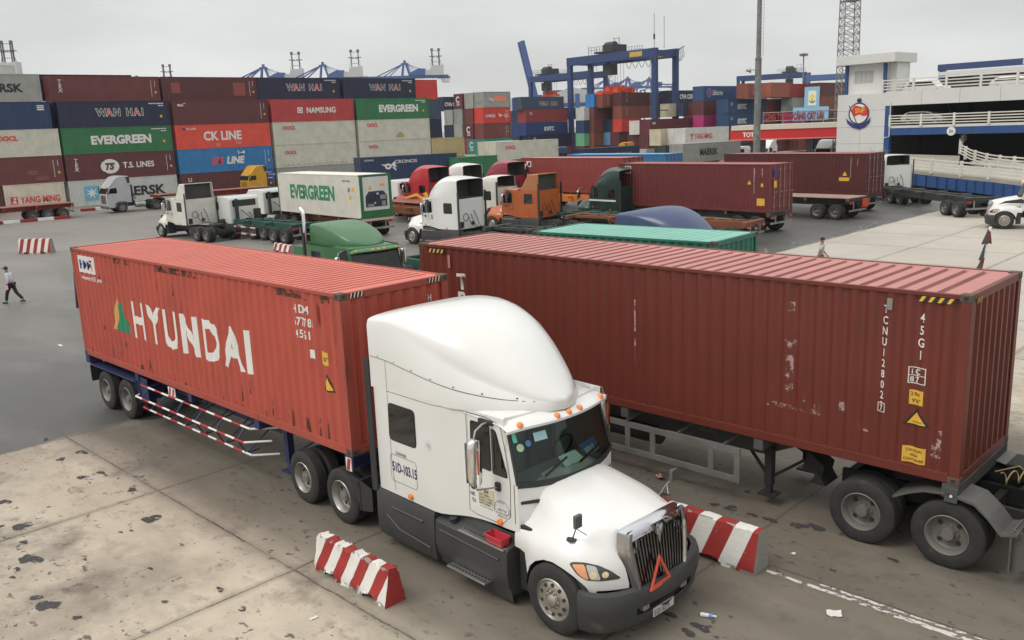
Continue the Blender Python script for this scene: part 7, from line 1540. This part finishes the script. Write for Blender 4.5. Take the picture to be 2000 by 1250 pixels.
# ------------------------------------------------------------------ masts and poles
STG=mat('galvanised_pole',(.20,.20,.19),.7,.1,var=.4,vscale=2,dirt=.55,dcol=(.36,.35,.33),dscale=2)
X_=at(1478,100,4); p=thing('lighting_mast','thick weathered steel pole with climbing rungs rising out of frame','pole',(X_,100,0))
b=MB(); b.cyl((0,0,0),(0,0,13.2),.40,12,r1=.34); b.cyl((0,0,13.2),(0,0,27),.27,12,r1=.22); b.cyl((0,0,13.1),(0,0,13.25),.38,12); b.build('shaft',STG,p,smooth=40); b=MB()
for k in range(30): b.cyl((.3,0,13.6+k*.35),(.52,0,13.6+k*.35),.02,4)
b.cyl((.5,0,13.4),(.5,0,24.5),.02,4); b.build('rungs',STEEL,p); b=MB(); b.cyl((-.3,0,12.0),(-1.0,0,12.1),.04,6); b.lathe([(0,.10),(.25,.14),(.5,.32),(.5,0)],(-1.35,0,12.0),axis='x',n=12); b.build('loudspeaker',STEEL,p)
X_=at(1567,210,10); p=thing('lighting_mast','slim distant lamp mast with round head left of the car park tower','lamp mast',(X_,210,0)); b=MB(); b.cyl((0,0,0),(0,0,20.5),.22,8,r1=.14); b.build('shaft',STG,p); b=MB(); b.lathe([(-.3,0),(-.2,.9),(.25,1.1),(.5,.2),(.6,0)],(0,0,20.6),axis='z',n=10); b.build('lamp_head',STEEL,p)
for px,Y,hh,lb in ((1655,118,34,'tall steel lattice tower rising behind the car park'),):
    X_=at(px,Y,12); p=thing('lattice_tower',lb,'lattice tower',(X_,Y,0)); b=MB(); w_=.95
    def cr_(z): return 1.15-.32*z/34
    cs=((-1,-1),(1,-1),(1,1),(-1,1))
    for sx,sy in cs: b.beam((sx*cr_(0),sy*cr_(0),0),(sx*cr_(hh),sy*cr_(hh),hh),.10,.10)
    n=34
    for k in range(n):
        z0,z1=k*hh/n,(k+1)*hh/n
        for q in range(4):
            a,c=cs[q],cs[(q+1)%4]; b.beam((a[0]*cr_(z0),a[1]*cr_(z0),z0),(c[0]*cr_(z1),c[1]*cr_(z1),z1),.055,.055); b.beam((c[0]*cr_(z0),c[1]*cr_(z0),z0),(a[0]*cr_(z1),a[1]*cr_(z1),z1),.055,.055); b.beam((a[0]*cr_(z1),a[1]*cr_(z1),z1),(c[0]*cr_(z1),c[1]*cr_(z1),z1),.06,.06)
    for z in (7,14,21): b.box(-cr_(z),cr_(z),-cr_(z),cr_(z),z-.05,z+.05)
    b.build('lattice',mat('lattice_grey',(.22,.22,.21),.6,.2),p)
# ------------------------------------------------------------------ car park building
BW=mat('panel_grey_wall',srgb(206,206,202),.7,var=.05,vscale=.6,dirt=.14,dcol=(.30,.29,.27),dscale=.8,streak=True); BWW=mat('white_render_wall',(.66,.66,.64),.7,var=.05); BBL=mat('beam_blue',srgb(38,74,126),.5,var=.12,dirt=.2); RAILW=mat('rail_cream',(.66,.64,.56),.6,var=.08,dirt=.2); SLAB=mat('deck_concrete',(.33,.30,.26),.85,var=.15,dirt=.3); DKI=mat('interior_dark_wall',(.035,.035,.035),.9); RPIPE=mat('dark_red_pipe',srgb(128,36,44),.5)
CU,CV=frame(CROSS)      # facade runs along CU (towards the camera), depth along CV
cY=98.; cX=at(1728,cY,6); CP=thing('car_park_building','grey and blue multi-storey car park with round flag emblem on its end wall','building',(cX,cY,0),CROSS)
zb1,zt1,zr=5.45,8.15,9.0
def pb(name,m,x0,x1,y0,y1,z0,z1,bevel=0,par=CP): b=MB(); b.box(x0,x1,y0,y1,z0,z1); return b.build(name,m,par,bevel=bevel)
pb('end_wall',BW,-5.6,-.004,0,22,0,zr)
for i,x in enumerate((-2.8,)): pb('wall_joint',SEAM,x-.012,x+.012,-.004,-.001,0,zr)
for z in (1.8,3.6,5.4,7.2): pb('wall_joint',SEAM,-5.6,-.01,-.004,-.001,z-.012,z+.012)
pb('parapet_fascia',BW,0,46,-.05,.25,zt1-.55,zr+.1)
for x in range(1,12): pb('fascia_joint',SEAM,x*3.9-.012,x*3.9+.012,-.056,-.051,zt1-.55,zr+.1)
pb('roof_deck',SLAB,0.1,46,.26,22,zt1-.35,zr-.5)
pb('middle_deck',SLAB,0.2,46,.1,22,zb1-.25,zb1)
pb('lower_deck',SLAB,17,46,.1,22,2.0,2.25)
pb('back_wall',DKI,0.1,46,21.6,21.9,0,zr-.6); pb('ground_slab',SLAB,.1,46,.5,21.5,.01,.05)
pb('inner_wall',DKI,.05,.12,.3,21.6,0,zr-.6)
pb('edge_beam',BBL,.5,14.5,0,.25,4.45,5.19); pb('edge_beam',BBL,15.6,46,0,.25,4.45,5.19); pb('edge_beam',BBL,16.6,46,0,.25,1.15,1.98)
pb('deck_edge',BW,.3,46,-.02,.08,5.2,5.46); pb('deck_edge',BW,16.5,46,-.02,.08,1.99,2.26)
for x in (2.6,5.2,7.8,10.4,13): pb('beam_stiffener',BBL,x-.03,x+.03,-.02,-.001,4.46,5.18)
for x in (.25,14.95,30): pb('column',BBL,x-.35 if x>1 else 0,x+.35,-.03,.6,0,zt1-.56)
for x in (.25,14.95,30):
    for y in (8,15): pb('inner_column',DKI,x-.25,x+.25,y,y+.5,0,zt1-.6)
for x in (16.0,16.6): b=MB(); b.cyl((x,-.35,0),(x,-.35,8.0),.13,8); b.build('downpipe',RPIPE,CP)
b=MB(); b.cyl((17.0,-.2,9.0),(17.0,-.2,11.3),.06,6); b.cyl((17.6,-.2,9.0),(17.6,-.2,11.3),.06,6); b.box(16.7,17.9,-.4,.2,10.6,11.9); b.box(17.1,17.9,-.5,-.1,2.9,3.9); b.box(17.1,17.9,-.5,-.1,6.2,7.1); b.build('hydrant_box',RPIPE,CP)
b=MB(); b.tube([(.62,-.1,8),(.62,-.1,4.3),(.05,-.1,4.2)],.06,6); b.tube([(14.4,-.1,8),(14.4,-.1,4.5),(15.4,-.1,4.4),(15.4,-.1,.2)],.06,6); b.build('downpipe',RAILW,CP)
def railing(par,pts,h=1.05,n=4,post=3.4,m=RAILW,th=.11,name='railing'):
    b=MB(); pts=[Vector(p) for p in pts]
    for k in range(n):
        z=.22+(h-.22)*k/(n-1); 
        for a,c in zip(pts[:-1],pts[1:]): b.beam(a+Vector((0,0,z)),c+Vector((0,0,z)),.05,th)
    acc=0; 
    for a,c in zip(pts[:-1],pts[1:]):
        d=(c-a).length; t=(post-acc)%post if acc else 0
        while t<d:
            q=a.lerp(c,t/d); b.beam(q+Vector((0,0,-.1)),q+Vector((0,0,h+.12)),.16,.22); t+=post
        acc=(acc+d)%post
    return b.build(name,m,par)
railing(CP,[(.6,-.05,5.46),(14.4,-.05,5.46)]); railing(CP,[(15.8,-.05,5.46),(46,-.05,5.46)]); railing(CP,[(17.2,-.05,2.26),(46,-.05,2.26)]); railing(CP,[(-.5,.1,zr+.12),(46,.1,zr+.12)],h=1.15)
# penthouse
pb('stair_tower_wall',BWW,-4.9,-.5,.9,4.4,zr,12.2); pb('tower_column',BBL,-.75,-.4,.62,.88,zr,12.2); pb('tower_column',BBL,-5.2,-4.92,.62,1.6,zr,12.2); pb('tower_roof',BW,-5.9,.9,-.2,4.9,12.2,13.2,bevel=.03)
pb('stair_tower_wall',BWW,-.48,.4,1.4,4.4,zr,12.18); pb('tower_window',mat('pale_louvre',(.42,.42,.39),.5),-4.2,-2.0,.87,.899,10.2,11.5)
for k in range(1,4): pb('window_bar',BWW,-4.2+.55*k-.02,-4.2+.55*k+.02,.85,.869,10.2,11.5)
# emblem
em=MB(); em.lathe([(0,0),(0,1.16),(-.06,1.2),(-.06,1.05)],(-3.0,-.03,6.9),axis='y',n=40); emo=em.build('round_emblem',mat('emblem_dark',(.03,.03,.06),.5),CP)
def disc(pts,y,m,nm='emblem_part'): b=MB(); b.add([(x*.86-3.0,y,z*.86+6.9) for x,z in pts],[tuple(range(len(pts)))]); return b.build(nm,m,emo,fix=False)
disc([(1.22*math.cos(a),1.22*math.sin(a)) for a in np.linspace(0,6.1,32)],-.10,WMARK); disc([(-1.1,.35),(-.6,1.05),(-.1,.95),(.5,.75),(1.05,1.0),(1.3,-.25),(.7,-.35),(.1,-.1),(-.55,-.35)],-.12,mat('emblem_red',(.62,.03,.03),.5))
disc([(-1.35,1.0),(-1.27,1.05),(.1,-1.7),(0,-1.75)],-.13,BMARK); disc([(-1.75,-.5),(-1.5,-1.2),(-.8,-1.75),(.1,-2.0),(.9,-1.75),(1.5,-1.2),(1.7,-.5),(1.35,-.85),(.8,-1.25),(0,-1.42),(-.8,-1.25),(-1.4,-.85)],-.11,NAVY); disc([(.3*math.cos(a),1.65+.3*math.sin(a)) for a in np.linspace(0,5.9,12)],-.10,BMARK)
q=text_mesh('SNP',.52,.03,.9,'CENTER'); q.transform(Matrix(((1,0,0,-2.85),(0,0,-1,-.14),(0,1,0,6.98),(0,0,0,1)))); q.materials.append(YMARK); oo=bpy.data.objects.new('lettering',q); COL.objects.link(oo); oo.parent=emo
b=MB(); b.lathe([(0,0),(0,.42),(-.05,.45),(-.05,0)],(7.2,-.06,4.75),axis='y',n=20); sgn=b.build('height_sign',STW,CP); q=text_mesh('2m',.3,.03,.8,'CENTER'); q.transform(Matrix(((1,0,0,7.2),(0,0,-1,-.125),(0,1,0,4.62),(0,0,0,1)))); q.materials.append(BMARK); oo=bpy.data.objects.new('lettering',q); COL.objects.link(oo); oo.parent=sgn
# cars parked on the decks
def car(x,y,z,yaw,m,label,suv=True):
    loc=Vector((cX,cY,0))+CU*x+CV*y+Vector((0,0,z)); r=thing('parked_car',label,'car',loc,CROSS+yaw,'cars parked on the decks of the car park')
    b=MB(); h=1.65 if suv else 1.42
    pr=[(-2.2,.35),(-2.25,.75),(-2.1,1.0),(-1.7,h-.12),(-1.2,h),(.3,h),(.9,h-.12),(1.35,1.02),(2.05,.9),(2.25,.7),(2.2,.35)]
    b.prism(pr,'y',-.88,.88); b.build('body',m,r,bevel=.09)
    for sg in (-1,1):
        g=MB(); g.prism(rpoly([(-1.75,1.02),(-1.45,h-.13),(.25,h-.12),(.75,h-.2),(1.15,1.02)],.05),'y',sg*.885-.004,sg*.885+.004); g.build('side_window',GLASSD,r)
        for xx in (-1.4,1.4): 
            t=MB(); t.lathe([(-.1,.2),(-.1,.33),(.1,.33),(.1,.2)],(xx,sg*.82,.34),axis='y',n=16); ww=t.build('wheel',RUBBER,r); q=MB(); q.lathe([(0,0),(0,.22)],(xx,sg*.925,.34),axis='y',n=12); q.build('rim',STEEL,ww)
        t=MB(); t.box(-2.26,-2.1,sg*.7-.15,sg*.7+.15,.85,1.05); t.build('tail_light',REDL,r)
    return r
WC=newmat((.72,.72,.72),'white_car_paint',.05); DC=newmat((.03,.03,.035),'dark_car_paint',.05); SC=newmat((.36,.37,.36),'silver_car_paint',.05); RC_=newmat((.35,.03,.03),'red_car_paint',.05)
car(3.6,1.6,5.46,math.pi*.02,SC,'silver saloon car behind the railing on the middle deck',False)
car(3.2,2.6,zr-.49,.05,WC,'white car with red tail light at the left end of the roof deck'); car(8.5,3.0,zr-.49,math.pi,DC,'dark car second from left on the roof deck'); car(12.3,2.0,zr-.49,.0,WC,'white car with long bonnet beside the red pipes on the roof deck',False); car(23,3,zr-.49,.3,RC_,'red car further right on the roof deck')
car(20.5,2.2,2.26,.1,RC_,'dark red car on the lower deck behind the railing',False); car(21,3,5.46,.4,DC,'dark car on the middle deck right of the red pipes'); car(5.5,6,.06,.3,DC,'dark car deep in the ground floor of the car park')
# second building with blue roof edge behind
s2=Vector((at(1833,150,16),150,0)); S2=thing('warehouse','blue edged long roof of the building behind the car park','building',s2,CROSS); 
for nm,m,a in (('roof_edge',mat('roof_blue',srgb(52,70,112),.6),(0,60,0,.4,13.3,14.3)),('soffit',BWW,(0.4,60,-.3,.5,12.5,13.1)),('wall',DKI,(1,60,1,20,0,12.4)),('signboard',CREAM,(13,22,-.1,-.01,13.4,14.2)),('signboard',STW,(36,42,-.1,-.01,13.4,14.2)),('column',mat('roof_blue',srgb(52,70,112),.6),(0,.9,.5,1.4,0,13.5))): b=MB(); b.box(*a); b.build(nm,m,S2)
b=MB(); b.box(36,44,1,5,14.3,16.0); 
for k in range(6): b.cyl((34+k*2,2,14.3),(34+k*2,2,16.9),.08,4)
b.build('roof_plant',CBD,S2)
# ------------------------------------------------------------------ ramp
RP=thing('car_ramp','curving concrete ramp with blue edge beam and cream railings in front of the car park','ramp',(0,0,0))
def RPt(px,py,z): g=G(px,py,z); return Vector((g.x,g.y,z))
# outer edge measured from its beam, climbing away to the left
def zy(px,py,Y): return atY(px,py,Y)
oe=[zy(2090,388,62),zy(2000,356,65),zy(1940,349,68),zy(1888,344,71.5),zy(1830,338,75),zy(1768,331,79),zy(1735,327,83),zy(1700,324,88)]
ie=[p+Vector((5.5,6.2,.15)) for p in oe]
b=MB(); 
k=len(oe); b.add([p for p in oe]+[p for p in ie],[(i,i+1,k+i+1,k+i) for i in range(k-1)]); b.add([p-Vector((0,0,.28)) for p in oe]+[p-Vector((0,0,.28)) for p in ie],[(i,k+i,k+i+1,i+1) for i in range(k-1)]); b.add([p for p in oe]+[p-Vector((0,0,.28)) for p in oe],[(i,k+i,k+i+1,i+1) for i in range(k-1)]); b.build('deck',SLAB,RP)
b=MB()
for p,q in zip(oe[:-1],oe[1:]): b.beam(p+Vector((.1,.1,-.78)),q+Vector((.1,.1,-.78)),.2,.98)
for p,q in zip(oe[:-1],oe[1:]):
    for t in (.0,.33,.66): c_=p.lerp(q,t); b.beam(c_+Vector((-.03,-.05,-.3)),c_+Vector((-.03,-.05,-1.26)),.10,.12)
b.build('edge_beam',BBL,RP); railing(RP,oe,post=3.6)
for i in (1,3,5): c_=oe[i]+Vector((2.5,2.8,0)); b=MB(); b.box(c_.x-.4,c_.x+.4,c_.y-.4,c_.y+.4,0,c_.z-.3); b.build('pier',SLAB,RP)
# upper curved ramp into the building
pts=[]
up_=[(2060,345,70),(2000,334,74),(1960,330,78),(1925,324,82),(1895,315,86),(1876,304,89.5),(1873,293,92),(1880,284,93.5),(1888,275,94.5)]
ue=[zy(*q) for q in up_]
b=MB(); ui=[p+Vector((5.0,4.5-.45*i,.0)) for i,p in enumerate(ue)]
ue_=ue; ue=ue[:5]; ui=ui[:5]; k=len(ue); b.add([p for p in ue]+[p for p in ui],[(i,i+1,k+i+1,k+i) for i in range(k-1)]); b.add([p for p in ue]+[p-Vector((0,0,.3)) for p in ue],[(i,k+i,k+i+1,i+1) for i in range(k-1)]); b.build('upper_deck',SLAB,RP); railing(RP,ue_,post=3.0)
# approach slope left of the curve
sl=[zy(1705,322,90),zy(1870,336,84),zy(1875,304,92),zy(1730,300,97)]; b=MB(); b.add(sl,[(0,1,2,3)]); b.build('approach_slope',SLAB,RP,fix=False)
# thorny plant at the corner
rn=random.Random(5); g=zy(1708,300,92); pl=thing('shrub','pale bare shrub at the corner of the car park wall','shrub',Vector((g.x,g.y,0))); b=MB()
for k in range(26):
    a=rn.uniform(0,6.28); l=rn.uniform(.6,1.6); z0=g.z-1+rn.uniform(-.2,.3); b.tube([(0,0,z0),(l*.5*math.cos(a),l*.5*math.sin(a),z0+l*.9),(l*math.cos(a),l*math.sin(a),z0+l*(.9+rn.uniform(-.3,.4)))],[.03,.02,.01],4)
b.cyl((0,0,0),(0,0,g.z-1),.08,6); b.build('branches',mat('pale_twig',(.42,.40,.34),.8),pl)
# ------------------------------------------------------------------ filling station canopy and roof letters
cA=zy(1427,262,118); cB=zy(1634,262,112); cA.z=4.9; cB.z=4.9; d_=(cB-cA); d_.z=0; yw_=math.atan2(d_.y,d_.x); L_c=d_.length+3
FS=thing('filling_station_canopy','long red and cream fuel station canopy with white TOTAL lettering','canopy',Vector((cA.x,cA.y,0)),yw_)
for nm,m,a in (('red_fascia',mat('canopy_red',srgb(196,40,40),.45),(0,L_c,0,.2,4.2,5.35)),('cream_band',mat('canopy_cream',srgb(206,196,180),.6),(.1,L_c,-.12,8,5.352,5.95)),('pink_strip',mat('canopy_pink',srgb(220,120,110),.6),(0,L_c,-.02,.18,4.05,4.198)),('canopy_soffit',mat('soffit',(.3,.3,.29),.7),(.2,L_c,.21,8,4.2,4.5))): b=MB(); b.box(*a); b.build(nm,m,FS)
for x in (3.5,9.5): 
    b=MB(); b.box(x-.35,x+.35,3.2,3.9,0,4.19); b.build('column',mat('canopy_column',(.10,.10,.10),.6),FS)
q=text_mesh('TOTAL',.6,.05,.85); q.transform(Matrix(((1,0,0,1.6),(0,0,-1,-.01),(0,1,0,4.48),(0,0,0,1)))); q.materials.append(WMARK); oo=bpy.data.objects.new('lettering',q); COL.objects.link(oo); oo.parent=FS
for xx in (2.4,4.2): 
    b=MB(); b.box(xx+4.5,xx+5.2,3,4,0,1.7); b.build('fuel_pump',STW,FS)
lp=zy(1490,246,122); RL=thing('rooftop_letters','row of red standing letters above the red fuel station canopy','sign letters',Vector((lp.x,lp.y,0)),yw_)
q=text_mesh('CÔNG TY TÂN CẢNG CÁT LÁI',.85,.03,.47); q.transform(Matrix(((1,0,0,0),(0,0,-1,0),(0,1,0,6.5),(0,0,0,1)))); q.materials.append(mat('letter_red',srgb(150,24,40),.5)); oo=bpy.data.objects.new('lettering',q); COL.objects.link(oo); oo.parent=RL; sm=oo.modifiers.new('s','SOLIDIFY'); sm.thickness=.12
b=MB(); b.cyl((0,.1,6.4),(10.6,.1,6.4),.05,6); b.cyl((0,.1,7.5),(10.6,.1,7.5),.04,6)
for x in (0,2.6,5.2,7.8,10.4): b.cyl((x,.1,5.9),(x,.1,7.6),.05,6)
b.build('letter_frame',STEEL,RL)
b=MB(); b.box(3.9,8.4,.15,.25,6.25,8.0); b.box(5.3,6.6+.6,.12,.26,8.0,10.2+.4); b.build('pale_blue_board',mat('board_pale_blue',srgb(128,176,206),.6),RL); b=MB(); b.box(5.8,6.8,.08,.118,8.2,10.1); pb_=b.build('emblem_panel',mat('emblem_cream',(.7,.68,.55),.6),RL)
b=MB(); b.lathe([(0,0),(0,.33)],(6.3,.07,9.3),axis='y',n=16); b.build('yellow_disc',mat('emblem_yellow',(.65,.6,.12),.6),pb_); b=MB(); b.tube([(5.95+.35+.35*math.cos(a),.06,8.9+.3*math.sin(a)) for a in np.linspace(math.pi*1.05,math.pi*1.95,9)],.05,5); b.cyl((6.3,.06,8.5),(6.3,.06,9.0),.04,5); b.build('anchor',BMARK,pb_)
# ------------------------------------------------------------------ damp air over the port
hz=bpy.data.materials.new('haze'); hz.use_nodes=True; hn=hz.node_tree.nodes; hn.clear(); ho_=hn.new('ShaderNodeOutputMaterial'); pv=hn.new('ShaderNodeVolumePrincipled'); pv.inputs['Color'].default_value=(.86,.88,.9,1); pv.inputs['Density'].default_value=.00015; hz.node_tree.links.new(pv.outputs[0],ho_.inputs['Volume'])
b=MB(); b.box(-900,900,-70,1400,-1,75); tag(b.build('haze',hz,None),kind='stuff')
